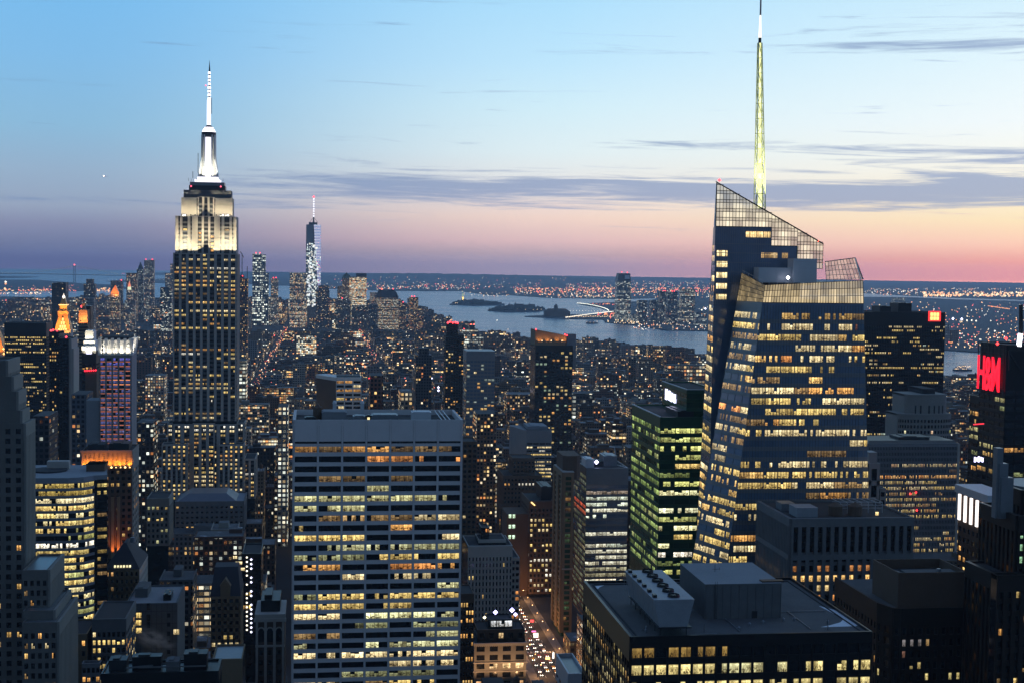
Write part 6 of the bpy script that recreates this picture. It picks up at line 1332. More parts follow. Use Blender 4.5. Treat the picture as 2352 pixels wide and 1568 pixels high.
t = hero('plant_roof_block', 'dark low block crowded with roof plant at the bottom edge', 232, 500, 1542, 480, 15, style(nb=14, lit=0, frame='black_metal', top=4), 1600, fin=False, roof='black_metal'); x0, x1, y0, y1, z = t.box
for fx0, fx1, fy0, fy1, h, m in ((.25, .5, .3, .6, 4, 'black_metal'), (.55, .66, .1, .5, 3, 'dull_concrete'), (.7, .9, .2, .6, 5, 'black_metal'), (.05, .2, .3, .7, 3, 'dark_metal')): roofbox(t, fx0, fx1, fy0, fy1, h, m)
mb = MB(); mb.bar((x0+8, y0+2, z+1), (x0+36, y0+11, z+1), .5); mb.bar((x0+12, y0+1, z+1.4), (x1-4, y0+1, z+1.4), .4); t.part('duct', mb, 'dull_concrete'); t.done(5)
hero('water_tower_block', 'tan block with blank walls at the bottom edge right of the roof plant', 488, 557, 1512, 560, 22, style(nb=4, fl=4, lit=.06, ww=.3, frame='tan_brick', top=10), 1600, faces='f', roof='grey_metal')
# ================================================================== distant towers
TINT = dict(brown=(.13, .085, .06), tan=(.22, .17, .12), grey=(.20, .20, .21), dark=(.05, .05, .06), pale=(.34, .32, .29), red=(.15, .07, .05), blue=(.07, .09, .12))
def far(name, label, parts, Y, cat='tower', group=None, tint='grey', lit=.25, warm=.5, ww=.6, st=1.3, cell=(3.6, 4.0), D=35, lights=(), seed=None):
    """parts: (u0, u1, vtop[, tint, lit]) boxes sharing one distance; the first is the main body"""
    root = thing(name, label, cat, group=group); r = random.Random(seed or int(parts[0][0]*3+parts[0][2]))
    for i, q in enumerate(parts):
        u0, u1, vt = q[:3]; tn = q[3] if len(q) > 3 else tint; lt = q[4] if len(q) > 4 else lit
        Yi = Y+i*.7; a = on_y(u0, vt, Yi); b_ = on_y(u1, vt, Yi); mb = MB(); sd = r.random()
        mb.prism([(a.x, Yi), (b_.x, Yi), (b_.x, Yi+D), (a.x, Yi+D)], 0, a.z, 0, (*TINT[tn], sd), (lt, warm, ww, st), mt=1, cell=cell)
        mb.build('walls' if i == 0 else 'wing', [M['city_wall'], M['city_roof']], root)
        if i == 0: OCC.append((u0, u1, vt, 9999 if Y < 1500 else 760, Yi))
        FOOT.append((a.x, b_.x, Yi, Yi+D))
    if lights: warn(root, [on_y(u, v, Y-1) for u, v in lights], Y*.00042)
    return root
def polyroof(root, nm, pts, Y, d, m):
    """a flat outline given in the facade plane, with real depth"""
    f_ = [on_y(u, v, Y) for u, v in pts]; mb = MB(); mb.face(f_); mb.face([p_+Vector((0, d, 0)) for p_ in reversed(f_)])
    for i in range(len(f_)): a, b_ = f_[i], f_[(i+1) % len(f_)]; mb.face([b_, a, a+Vector((0, d, 0)), b_+Vector((0, d, 0))])
    return mb.build(nm, M[m], root)
# the tall faceted tower with the white spire
Yw = 5750.0; t = Tower('faceted_spire_tower', 'tall tapering glass tower with a bright white facet and thin spire far downtown', 'skyscraper')
zl_, zh_ = on_y(719, 700, Yw).z, on_y(719, 516, Yw).z; xl_, xr_ = on_y(702.5, 600, Yw).x, on_y(737, 600, Yw).x; w_ = xr_-xl_; ym = Yw+w_
bm = glassm('facet_glass', (.07, .085, .11), .12, 1.0); M['facet_glass'] = bm
Bq = [(xl_, Yw), (xr_, Yw), (xr_, ym), (xl_, ym)]; cx_ = (xl_+xr_)/2; Tq = [(cx_+w_*.0, Yw+2), (xr_, Yw+w_*.5), (cx_, ym), (xl_+w_*.0, Yw+w_*.5)]
Tq = [(cx_+w_*.02, Yw+1), (xr_-.2, Yw+w_*.42), (cx_, ym), (xl_+.2, Yw+w_*.42)]
mb = MB(); B3 = [Vector((*p_, 0)) for p_ in Bq]; T3 = [Vector((*p_, zh_)) for p_ in Tq]
mb.face([B3[0], B3[1], T3[0]], 0); mb.face([B3[1], T3[1], T3[0]], 1); mb.face([B3[0], T3[0], T3[3]], 0); mb.face([B3[1], B3[2], T3[1]], 0); mb.face(T3, 0); mb.face([B3[2], B3[3], T3[2]], 0); mb.face([B3[3], B3[0], T3[3]], 0)
FW = mat('bright_facet'); FW[2].inputs['Base Color'].default_value = (.95, .96, 1, 1); FW[2].inputs['Metallic'].default_value = 1.0; FW[2].inputs['Roughness'].default_value = .2  # whiter mirror finish on one facet paints in its bright sky reflection
mb.build('walls', [M['facet_glass'], FW[0]], t.root)
lm = MB(); r = random.Random(6)
for k in range(380):
    v = r.uniform(560, 705); fr_ = (v-516)/184; xs = xl_+w_*r.random(); rgt = xs > cx_+w_*(.02+.42*fr_)
    if rgt and (v < 590 or r.random() < .6): continue
    if r.random() < (.35 if v < 590 else .05): continue
    z = on_y(719, v, Yw).z; ww_ = r.choice((3, 3, 6, 9)); lm.box(xs, min(xs+ww_, xr_), Yw-1.2, Yw-.6, z, z+r.choice((3, 3, 7)), c=(*[c*q_ for q_ in (r.uniform(.6, 1.4),) for c in r.choice(((.85, 1, .95), (1, .95, .8), (.9, .95, 1)))], 1), bottom=True)
for k in range(13):
    for j in range(7): lm.box(xr_-w_*.44+j*w_*.06, xr_-w_*.40+j*w_*.06, Yw-1.2, Yw-.8, on_y(719, 520+k*6.5, Yw).z, on_y(719, 520+k*6.5, Yw).z+6, c=(.62, .66, .78, 1), bottom=True)
tag(t.part('windows', lm, 'lamp_glow'), kind='stuff')
mb = MB(); mb.box(xl_+w_*.18, xr_-w_*.25, Yw+6, Yw+30, zh_, zh_+9); mb.cyl(cx_, Yw+20, zh_+9, on_y(719, 498, Yw).z, 3.5, 2, 8); [mb.bar((cx_, Yw+20, on_y(719, 499, Yw).z), (cx_+s*16, Yw+20, zh_+9), 1.2) for s in (-1, 1)]; t.part('roof_ring', mb, 'dark_metal')
mb = MB(); vv = 498.0
while vv > 456: mb.cyl(cx_, Yw+20, on_y(719, vv, Yw).z, on_y(719, vv-3.2, Yw).z, 2.6, 2.4, 8, 0, (1.8, 1.8, 2.0, 1)); vv -= 5.6
t.part('mast_light', mb, 'lamp_glow'); mb = MB(); mb.cyl(cx_, Yw+20, on_y(719, 500, Yw).z, on_y(719, 450, Yw).z, 1.2, .8, 6); t.part('mast', mb, 'grey_metal'); warn(t.root, [Vector((cx_, Yw+19, on_y(719, 452, Yw).z))], 4.5); OCC.append((702, 738, 450, 700, Yw)); FOOT.append((xl_, xr_, Yw, ym))

DT = 'towers of the far downtown skyline'
far('far_tower', 'white-lit stepped tower with two red beacons left of the faceted spire tower', [(580, 602, 583, 'blue', .42), (600, 610, 585, 'blue', .35), (580, 617, 627, 'blue', .3), (582, 617, 655, 'grey', .55)], 5850, group=DT, warm=.08, st=1.9, ww=.7, cell=(6, 9), lights=((588, 581), (597, 581)))
far('far_tower', 'slim grey tower with red roof beacons right of the stepped white-lit tower', [(622, 639, 640), (620, 640, 690)], 5900, group=DT, lit=.3, lights=((628, 638), (634, 638)))
far('far_tower', 'broad warm-lit tower beside the left edge of the faceted spire tower', [(665.5, 703, 627, 'grey', .48), (676, 705, 692, 'tan', .5)], 5700, group=DT, warm=.6, ww=.85, st=1.2)
far('far_tower', 'dark block at the right foot of the faceted spire tower', [(731, 756, 656, 'dark', .12), (725, 757, 668, 'brown', .16)], 5650, group=DT, warm=.7)
rt = far('far_tower', 'tan tower with a green domed roof beside the bright yellow slab', [(786, 806, 640, 'tan', .22), (775, 806, 657, 'tan', .25)], 6000, group=DT); polyroof(rt, 'dome', [(785, 640), (807, 640), (804, 633), (798, 628.5), (796, 626), (794, 628.5), (788, 633)], 5999, 40, 'copper_green')
far('far_tower', 'bright yellow-lit slab with a dark top and white roof line', [(803, 842, 636, 'tan', 1.6), (818, 842, 628, 'dark', .0)], 5950, group=DT, warm=.62, ww=.9, st=1.4, cell=(4.2, 4.4))
far('far_tower', 'dark tower with a red roof lamp in front of the yellow slab', [(771, 806, 687, 'brown', .14)], 5500, group=DT, lights=((786, 685),)); far('far_tower', 'low dark tower below the bright yellow slab', [(808, 845, 702, 'brown', .12), (846, 868, 700, 'dark', .1)], 5450, group=DT)
rt = far('far_tower', 'stepped tower with a sloped dark top and dense amber windows by the river', [(865, 915, 684, 'tan', .75), (850, 885, 672, 'grey', .4)], 5600, group=DT, warm=.6, ww=.55, st=1.1, lights=((877, 664), (903, 664))); polyroof(rt, 'mansard_roof', [(862, 684), (916, 684), (911, 672), (905, 666), (871, 666), (866, 674)], 5598, 40, 'slate')
far('far_tower', 'slender apartment tower with red beacons standing last before the river', [(941, 961, 683, 'brown', .4), (955, 971, 710, 'brown', .35)], 5300, group=DT, warm=.9, lights=((946, 681), (952, 681))); far('far_tower', 'short dark apartment tower next to the last riverside tower', [(916, 932, 696, 'brown', .22)], 5350, group=DT, warm=.8, lights=((926, 694),))
rt = far('far_tower', 'rippling twin-ribbed grey tower, tallest left of the white-crowned skyscraper', [(331, 342, 598, 'grey', .3), (342.5, 353.5, 597, 'grey', .25)], 6100, group=DT, st=1.1, lights=((335, 596), (350, 596)))
rt = far('far_tower', 'tower with a pointed spire roof left of the twin-ribbed tower', [(314, 329, 618, 'dark', .15)], 6300, group=DT, warm=.1); polyroof(rt, 'spire_roof', [(316, 618), (328, 618), (324, 608), (322, 602), (320, 608)], 6299, 25, 'slate')
far('far_tower', 'square block with warm windows left of the pointed roof tower', [(290, 315, 627, 'brown', .32)], 6200, group=DT, warm=.6); far('far_tower', 'broad dark block behind the orange-lit pyramid roof', [(254, 281, 645, 'dark', .15)], 6350, group=DT, lights=((279, 644),))
rt = far('far_tower', 'tower with an orange-lit pyramid roof far on the left', [(252, 274, 676, 'tan', .3)], 5300, group=DT, warm=.7)
mb = MB(); a, b_ = on_y(253.5, 675, 5300), on_y(273.5, 675, 5300); h = (b_.x-a.x)/2; zt_ = on_y(263, 655, 5300).z; mb.prism([(a.x, 5300), (b_.x, 5300), (b_.x, 5300+2*h), (a.x, 5300+2*h)], a.z, zt_, Q=[(a.x+h-1, 5300+h-1), (a.x+h+1, 5300+h-1), (a.x+h+1, 5300+h+1), (a.x+h-1, 5300+h+1)]); mb.build('pyramid_roof', M['gold_leaf'], rt); spot('floodlight', (a.x+h, 5255, a.z-5), (a.x+h, 5310, a.z+15), 500000, (1, .33, .06), 70, .9, rt)
rt = far('far_tower', 'stepped tower with a small white and red lit cupola', [(292, 303, 666, 'grey', .3), (286, 310, 690, 'grey', .3)], 5320, group=DT); mb = MB(); p_ = on_y(297, 664, 5318); mb.cyl(p_.x, 5320, on_y(297, 666, 5318).z, on_y(297, 659, 5318).z, 7, 6, 8, 0, (1.0, 1.0, .6, 1)); mb.cyl(p_.x, 5320, on_y(297, 659, 5318).z, on_y(297, 646, 5318).z, 6, .3, 8, 0, (1.1, .28, .10, 1)); mb.build('lit_cupola', M['lamp_glow'], rt)
far('far_tower', 'grey setback tower touching the left side of the white-crowned skyscraper', [(379, 399, 628, 'grey', .3), (391, 399, 606, 'grey', .3), (377, 399, 680, 'dark', .15)], 6000, group=DT, st=1.0); far('far_tower', 'dark green-grey slab with faint window rows left of the white-crowned skyscraper', [(368, 394, 660, 'blue', .22)], 4600, group=DT, warm=.2, ww=.9)
far('far_tower', 'dark tower behind the gold clock tower', [(119, 151, 650, 'dark', .05), (131, 151, 649, 'dark', .03)], 3300, group=DT); far('far_tower', 'dark rounded tower right of the gold clock tower lantern', [(192, 218, 652, 'dark', .1), (198, 213, 641, 'dark', .1)], 5200, group=DT); far('far_tower', 'wide grey block with scattered lights right of the gold clock tower', [(160, 200, 689, 'grey', .35), (175, 215, 684, 'grey', .12)], 3600, group=DT)
far('far_tower', 'unfinished dark tower with a crane right of the white-crowned skyscraper', [(548, 569, 640, 'dark', .3), (548, 560, 632, 'dark', .05)], 3300, group=DT, warm=1.0, ww=.4, lights=((557, 634),))
cr = MB(); a = on_y(557, 640, 3302); cr.bar(on_y(556, 634, 3302), on_y(556, 583, 3302), 1.6); cr.bar(on_y(552, 578, 3302), on_y(560, 592, 3302), 1.4); cr.bar(on_y(568, 640, 3302), on_y(568, 612, 3302), 1.4); ob = cr.build('tower_crane', M['dark_metal']); tag(ob, 'tower crane on the unfinished tower right of the white-crowned skyscraper', 'crane')
# mid-distance towers
MD = 'mid-distance towers of the grid'
far('far_tower', 'dark slim tower left of the red beacon tower', [(955, 992, 815, 'dark', .10), (963, 985, 800, 'dark', .05)], 1900, group=MD, warm=.9)
far('far_tower', 'terraced building with bright window bands by the river', [(1064, 1098, 756, 'dark', .5), (1078, 1090, 747, 'dark', .2), (1062, 1110, 768, 'dark', .5)], 3700, group=MD, warm=.3, ww=.9, cell=(5, 6), lights=((1066, 755), (1081, 745), (1088, 745)))
far('far_tower', 'dark brick tower with an amber stair strip behind the white slab', [(850, 880, 862, 'red', .10)], 1350, group=MD, warm=1.0, lights=((848, 868),)); far('far_tower', 'grey block with warm top windows behind the white slab', [(920, 948, 900, 'tan', .45)], 1250, group=MD, warm=.7)
far('far_tower', 'brown tower with amber windows right of the balcony tower', [(1096, 1140, 950, 'brown', .28)], 1250, group=MD, warm=.9, cell=(3, 3.4)); far('far_tower', 'long office hall with bright amber bands left of the green tower', [(1535, 1620, 838, 'dark', .9), (1560, 1620, 846, 'dark', .8)], 2600, group=MD, warm=.6, ww=.75, cell=(6, 7.0), st=1.2)
far('far_tower', 'block with bright window grid right of the sloped roof tower', [(1316, 1366, 903, 'dark', .75)], 2100, group=MD, warm=.3, ww=.8, cell=(5, 6)); far('far_tower', 'brick block of amber windows left of the sloped roof tower', [(1165, 1226, 905, 'brown', .28)], 1900, group=MD, warm=.8)
far('far_tower', 'grey block of lit windows right of the white-crowned skyscraper', [(549, 566, 828, 'tan', .9)], 2000, group=MD, warm=.35, ww=.8, cell=(4.5, 5), st=1.2); far('far_tower', 'block with stacked yellow windows below the white-crowned skyscraper', [(638, 662, 935, 'grey', .7)], 1300, group=MD, warm=.4, cell=(4, 4.2)); far('far_tower', 'orange-lit low block between the two left towers', [(333, 378, 862, 'grey', .4)], 2000, group=MD, warm=.6)
far('far_tower', 'dark glass tower between the violet tower and the white-crowned skyscraper', [(315, 352, 970, 'dark', .35)], 1250, group=MD, warm=.4); far('far_tower', 'tall narrow block with green-lit corner windows below the violet tower', [(164, 198, 905, 'blue', .10)], 1180, group=MD, warm=.8); far('far_tower', 'dark tower behind the curved glass tower', [(76, 112, 955, 'dark', .05)], 1000, group=MD)
# towers across the river
JC = 'towers on the far river bank'
def on_shore(u, v): return on_z(u, v, -2).y
Yg2 = on_shore(1434, 738); rt = far('far_tower', 'tall dark-topped glass tower standing alone on the far river bank', [(1417.5, 1449.5, 690, 'blue', .55)], Yg2, group=JC, warm=.15, ww=.92, st=.85, D=60, cell=(7, 5.2), lights=((1428, 625), (1441, 626)))
mb = MB(); 
for (ua, ub, va), (uc, ud, vc), lt in (((1417.5, 1449.5, 690), (1418.5, 1449, 645), .4), ((1418.5, 1449, 645), (1421.5, 1447.5, 628), .0)):
    a, b_, c, d = on_y(ua, va, Yg2), on_y(ub, va, Yg2), on_y(uc, vc, Yg2), on_y(ud, vc, Yg2)
    mb.prism([(a.x, Yg2), (b_.x, Yg2), (b_.x, Yg2+60), (a.x, Yg2+60)], a.z, c.z, 0, (.05, .07, .10, .3), (lt, .15, .92, .85), Q=[(c.x, Yg2), (d.x, Yg2), (d.x, Yg2+55), (c.x, Yg2+55)], cell=(7, 5.2))
mb.build('upper_stage', M['city_wall'], rt); mb = MB(); a, b_ = on_y(1435, 641, Yg2-1), on_y(1446, 632.5, Yg2-1); mb.box(a.x, b_.x, Yg2-2, Yg2-1, a.z, b_.z); mb.build('pale_panel', M['white_metal'], rt)
for lb, u0, u1, vt, vb, tn, lt, wm in (('dark tower with red beacons left of the river cluster', 1517, 1534, 669, 742, 'dark', .22, .3), ('dark tower with two red signs in the river cluster', 1535, 1557, 670, 745, 'dark', .2, .3), ('broad tower with dense amber windows at the right of the river cluster', 1567, 1597, 664, 742, 'tan', .55, .4), ('greenish glass tower in front of the amber-lit river tower', 1548, 1571, 690, 740, 'blue', .45, .15),
        ('short twin tower just right of the lone river tower', 1468, 1487, 690, 742, 'dark', .25, .3), ('low tower between the twin tower and the dark river tower', 1497, 1516, 690, 740, 'dark', .22, .3), ('squat dark tower in the middle of the river cluster', 1536, 1554, 703, 744, 'dark', .12, .2), ('low wide block at the foot of the lone river tower', 1450, 1470, 722, 741, 'grey', .5, .2), ('pale block on the bank near the crystal tower', 1600, 1624, 716, 748, 'grey', .3, .3)):
    Yq = on_shore((u0+u1)/2, vb); far('far_tower', lb, [(u0, u1, vt)], Yq, group=JC, tint=tn, lit=lt, warm=wm, st=1.1, cell=(7, 6), D=50, lights=(((u0+u1)/2-2, vt-1), ((u0+u1)/2+3, vt-1)) if 'red' in lb else ())
far('far_tower', 'distant pale green tower behind the black slab', [(2053, 2079, 684, 'blue', .9)], on_shore(2065, 725), group=JC, warm=.1, st=.8, cell=(8, 6)); far('far_tower', 'distant apartment slab at the right edge of the black slab', [(2172, 2182, 745, 'grey', .25), (2186, 2202, 758, 'brown', .15)], on_shore(2180, 790), group=JC, st=.9, cell=(7, 6))
OCC[:] = [o for o in OCC]

# ================================================================== the ordinary blocks of the grid
HEROLM = [('white slab', 868, 1000), ('white-crowned skyscraper', 475, 800), ('crystal tower', 1800, 900), ('green glass tower', 1560, 1050), ('sloped roof tower', 1270, 850), ('red beacon tower', 1045, 850), ('violet pane tower', 265, 900), ('gold clock tower', 143, 740), ('curved glass tower', 150, 1250), ('black slab tower', 2080, 800), ('red sign tower', 2290, 860), ('black office block', 1650, 1420), ('narrow brick tower', 1305, 1250), ('stone tower at the left edge', 40, 1200), ('faceted spire tower', 720, 640), ('striped slab', 2100, 1120), ('gothic gable block', 518, 1400), ('pale glass office', 1395, 1200), ('banded office tower', 1240, 1040)]
RB = random.Random(4242); lots = []
def hdist(Y, x):
    q = RB.random()
    if Y < 1500: return 24+70*q**1.6
    if Y < 2400: return 18+(52*q**1.8)
    if Y < 5200: return 12+24*q**1.5+(35 if q > .955 else 0)
    return 18+70*q**1.7 if x < 700 else 12+22*q
def overl(x0, x1, y0, y1):
    for a in FOOT:
        if x0 < a[1]+1.5 and x1 > a[0]-1.5 and y0 < a[3]+1.5 and y1 > a[2]-1.5: return True
    return False
AV = [AX+281*k for k in range(-14, 16)]
yy = 430.0
while yy < 7300:
    xlim = .40*yy+120
    for ai in range(len(AV)-1):
        xa, xb = AV[ai]+17, AV[ai+1]-17
        if AX in (AV[ai], AV[ai+1]): pass
        if xb < -xlim-60 or xa > xlim*1.55+60: continue
        for row in (0, 1):
            ya, yb = yy+row*31.5, yy+row*31.5+30.5
            x = xa
            while x < xb-8:
                w_ = RB.uniform(16, 48) if yy < 3000 else RB.uniform(22, 60)
                x1 = min(x+w_, xb)
                if x1-x > 8: lots.append((x+.4, x1-.4, ya+RB.uniform(0, 2), yb-RB.uniform(0, 3), hdist(yy, x)))
                x = x1
    yy += 80.5
G = 8; zb_grid = np.zeros((1568//G+1, 2352//G+1), dtype=bool); occs = sorted(OCC, key=lambda o: o[4]); oi = 0
def fill(u0, u1, v0, v1):
    a, b_, c, d = max(0, int(math.ceil(u0/G))), min(zb_grid.shape[1], int(u1/G)), max(0, int(math.ceil(v0/G))), min(zb_grid.shape[0], int(v1/G))
    if b_ <= a or d <= c: return 0
    s = zb_grid[c:d, a:b_]; k = int((~s).sum()); s[:] = True; return k
MANP = MAN; cand = []
for (x0, x1, y0, y1, h) in sorted(lots, key=lambda l: l[2]):
    cx_, cy_ = (x0+x1)/2, (y0+y1)/2
    if not all(inside(px_, py_, MANP) for px_, py_ in ((x0, y0), (x1, y0), (x1, y1), (x0, y1))): continue
    if overl(x0, x1, y0, y1): continue
    q = [proj((x, y, 0)) for x in (x0, x1) for y in (y0, y1)]
    if any(k is None for k in q): continue
    u0, u1 = min(k[0] for k in q), max(k[0] for k in q)
    if u1 < -60 or u0 > 2420 or min(k[1] for k in q) > 1900: continue
    bad = False
    for (a, b_, va, vb, Yo) in occs:
        if Yo > y0 and u1 > a-1 and u0 < b_+1:
            vb_ = min(vb, 1600); vg = min(k[1] for k in q)
            zmx = on_y((u0+u1)/2, vb_, y0).z
            if zmx < h: h = zmx-1
    um = (u0+u1)/2
    if um > 950 and y0 > 1900:
        sv = float(np.interp(um, [p_[0] for p_ in WEST[::-1]], [p_[1] for p_ in WEST[::-1]])); lim = on_y(um, sv-(4 if RB.random() < .85 else 16), y0).z; h = min(h, lim) if lim > 9 else h*.5+4
    if h < 7: continue
    while oi < len(occs) and occs[oi][4] <= y0: fill(*occs[oi][:4]) if occs[oi][3] < 9000 else fill(*occs[oi][:3], 1568); oi += 1
    tp = [proj((x, y, h)) for x in (x0, x1) for y in (y0, y1)]; vt = min(k[1] for k in tp); vbm = max(k[1] for k in q)
    vis = fill(u0, u1, vt, vbm); cand.append((vis, x0, x1, y0, y1, h, (u0+u1)/2, vt))
cand.sort(key=lambda k: -k[0]); print('lots', len(cand), 'visible', sum(1 for k in cand if k[0] > 0))
TN = list(TINT); used_lab = {}
rest = MB()
def lot_mesh(mb, x0, x1, y0, y1, h, tn, r, near):
    kb = r.uniform(.45, 1.0); c = tuple(k*kb for k in TINT[tn])+(r.random(),); far_ = y0 > 2400
    cell = (RB.uniform(2.6, 3.8), RB.uniform(3.3, 4.0)) if not far_ else (RB.uniform(4.0, 6.0), RB.uniform(4.2, 5.2))
    q = r.random(); lit = (.03+.10*q if q < .62 else .16+.22*(q-.62) if q < .93 else .7); lit = lit*1.6+.04 if y0 < 1600 else lit*1.3+.01; d = (lit, r.uniform(.4, 1.0), r.uniform(.42, .66) if q < .8 else .85, (.95 if y0 < 1500 else 1.25 if not far_ else 1.9))
    mb.box(x0, x1, y0, y1, 0, h, 0, c, d, mt=1); 
    k0 = len(mb.f)-5
    for k in range(4):
        L = (x1-x0) if k % 2 == 0 else (y1-y0); o = k*37+int(r.random()*50); mb.uv[k0+k] = [(o, 0), (o+L/cell[0], 0), (o+L/cell[0], h/cell[1]), (o, h/cell[1])]
    p_ = .5; 
    for bx in ((x0, x1, y0, y0+p_), (x0, x0+p_, y0+p_, y1), (x1-p_, x1, y0+p_, y1)): mb.box(*bx, h, h+1.1, 2, c)
    return c
def bulk(mb, x0, x1, y0, y1, h, c, r):
    w_, d = (x1-x0)*r.uniform(.2, .4), (y1-y0)*r.uniform(.25, .45); a, b_ = x0+1+(x1-x0-w_-2)*r.random(), y0+2+(y1-y0-d-3)*r.random(); hh = r.uniform(2.8, 5.5); mb.box(a, a+w_, b_, b_+d, h, h+hh, 2, c, mt=1)
def tank(mb, x0, x1, y0, y1, h, r):
    a, b_ = x0+3+(x1-x0-6)*r.random(), y0+3+(y1-y0-6)*r.random(); c = (.09, .06, .045, .5)
    for sx in (-1, 1):
        for sy in (-1, 1): mb.box(a+sx*1.2-.12, a+sx*1.2+.12, b_+sy*1.2-.12, b_+sy*1.2+.12, h, h+3, 2, c)
    mb.cyl(a, b_, h+3, h+6.4, 1.8, 1.7, 10, 2, c, bottom=True); mb.cyl(a, b_, h+6.4, h+7.8, 1.95, .1, 10, 2, c)
m, n, b = mat('plain_wall'); at = n.add('ShaderNodeAttribute', attribute_name='lit'); n.put(b.inputs['Base Color'], at.outputs['Color']); b.inputs['Roughness'].default_value = .9; M['plain_wall'] = m
CM = [M['city_wall'], M['city_roof'], M['plain_wall']]
ORD = ['nearest', 'second nearest', 'third nearest', 'fourth nearest', 'fifth nearest', 'sixth nearest', 'seventh nearest', 'eighth nearest', 'ninth nearest', 'tenth nearest', 'eleventh nearest', 'twelfth nearest']
indiv = []
for i, (vis, x0, x1, y0, y1, h, u, v) in enumerate(cand):
    tn = RB.choice(['brown', 'brown', 'brown', 'tan', 'tan', 'grey', 'dark', 'pale', 'red', 'red']); r = random.Random(i*7+3)
    if i < 262 and vis > 0:
        nm = thing('city_block', None, 'building', ((x0+x1)/2, (y0+y1)/2, 0), 'ordinary blocks of the street grid'); mb = MB(); c = lot_mesh(mb, x0, x1, y0, y1, h, tn, r, True)
        mb.build('walls', CM, nm, off=nm.location).location = (0, 0, 0)
        bm_ = MB(); bulk(bm_, x0, x1, y0, y1, h, c, r); bm_.build('rooftop_bulkhead', CM, nm, off=nm.location).location = (0, 0, 0)
        tk = r.random() < .45 and y0 < 2600
        if tk: bm_ = MB(); tank(bm_, x0, x1, y0, y1, h, r); bm_.build('water_tank', CM, nm, off=nm.location).location = (0, 0, 0)
        indiv.append((nm, tn, h, tk, u, v, y0, x1-x0))
    else:
        c = lot_mesh(rest, x0, x1, y0, y1, h, tn, r, False)
        if vis > 0 or y0 < 2500: bulk(rest, x0, x1, y0, y1, h, c, r)
        if r.random() < .25 and y0 < 2500: tank(rest, x0, x1, y0, y1, h, r)
tag(rest.build('city_blocks', CM), kind='stuff')
TNW = dict(brown='brown brick', tan='tan brick', grey='grey', dark='dark', pale='pale stone', red='red brick', blue='blue')
keys = {}
for it in indiv:
    nm, tn, h, tk, u, v, y, w_ = it
    lmk = min(HEROLM, key=lambda L: (L[1]-u)**2+((L[2]-v)*1.3)**2); du, dv = u-lmk[1], v-lmk[2]
    rel = ('left of' if du < 0 else 'right of') if abs(du) > abs(dv)*.9 else ('beyond' if dv < 0 else 'below')
    it2 = f"{'slim' if w_ < 24 else 'broad' if w_ > 38 else 'square'} {'low ' if h < 26 else 'tall ' if h > 60 else ''}{TNW[tn]} block{' with a roof tank' if tk else ''}"
    keys.setdefault((it2, rel, lmk[0]), []).append((math.hypot(du, dv), nm))
for (a, rel, lmk), L in keys.items():
    L.sort(key=lambda k: k[0])
    for j, (_, nm) in enumerate(L): nm['label'] = f"{a}, {ORD[min(j, 11)]} {rel} {lmk}" if len(L) > 1 else f"{a} {rel} the {lmk}"
# ================================================================== shores, boats, lights
RL = random.Random(77)
def dots(name, lst, label=None):
    """lst: (u, v, height above water, colour, size in photo pixels)"""
    mb = MB()
    for u, v, z, c, s in lst:
        p_ = on_z(u, v, z); d = (p_-Vector((0, 0, CAMZ))).length; mb.octa(p_, s*d/FPX*.5, 0, (*c, 1))
    return tag(mb.build(name, M['lamp_glow']), label, kind='stuff')
OL, WL, RD, YL = (2.6, 1.0, .36), (2.4, 2.2, 1.8), (2.4, .35, .25), (2.4, 1.6, .8)
def cl_(n_, u0, u1, v0, v1, cols, s0, s1, z=6, bias=1.0):
    out = []
    for _ in range(n_):
        u = RL.uniform(u0, u1); v = v0+(v1-v0)*RL.random()**bias; k = RL.uniform(.5, 1.25); c = RL.choice(cols); out.append((u, v, z, tuple(q*k for q in c), RL.uniform(s0, s1)))
    return out
L = []
L += cl_(420, 1180, 1640, 661, 672, [OL, OL, OL, RD, YL], 1.6, 3.6); L += cl_(120, 1240, 1640, 672, 684, [OL, YL, WL], 1.5, 3.2); L += cl_(90, 1060, 1420, 671, 681, [YL, OL, WL], 1.4, 2.6)
L += cl_(60, 1390, 1640, 645, 652, [YL, OL, WL], 1.2, 2.2, 20); L += cl_(170, 1300, 1640, 650, 664, [YL, OL, WL, RD], 1.4, 2.6); L += cl_(60, 760, 1300, 634, 645, [OL, YL, RD, WL], 1.2, 2.2, 60); L += cl_(190, 745, 1250, 645, 664, [OL, YL, RD, WL], 1.2, 2.3); L += cl_(80, 745, 1060, 656, 666, [OL, WL, YL], 1.3, 2.6); L += cl_(40, 870, 1140, 652, 664, [OL, OL, RD], 2.2, 3.4)
tag(dots('port_lights', L))
L = cl_(260, 2120, 2360, 671, 681, [OL, (3, 1.7, .8), (3, 2.2, 1.2)], 2.2, 5.0, 6, .8); L += cl_(110, 1990, 2360, 662, 672, [OL, YL, WL], 1.5, 3.0); L += cl_(60, 1986, 2110, 664, 678, [YL, WL, OL], 1.6, 3.0)
L += cl_(230, 1985, 2360, 694, 770, [OL, OL, YL, RD, WL], 1.5, 3.2); L += cl_(150, 2172, 2360, 762, 800, [YL, OL, WL, RD], 1.5, 3.4); L += [(u, v, 12, (3, 3, 4.2), 6.5) for u, v in ((2189, 732), (2209, 733))]+[(u, v, 10, WL, 4.2) for u, v in ((2221, 736), (2232, 736), (2242, 737), (2305, 762), (2285, 760))]
for k in range(16): L.append((2270+k*3.2, 703+k*.45, 8, OL, 2.6))
tag(dots('inland_lights', L))
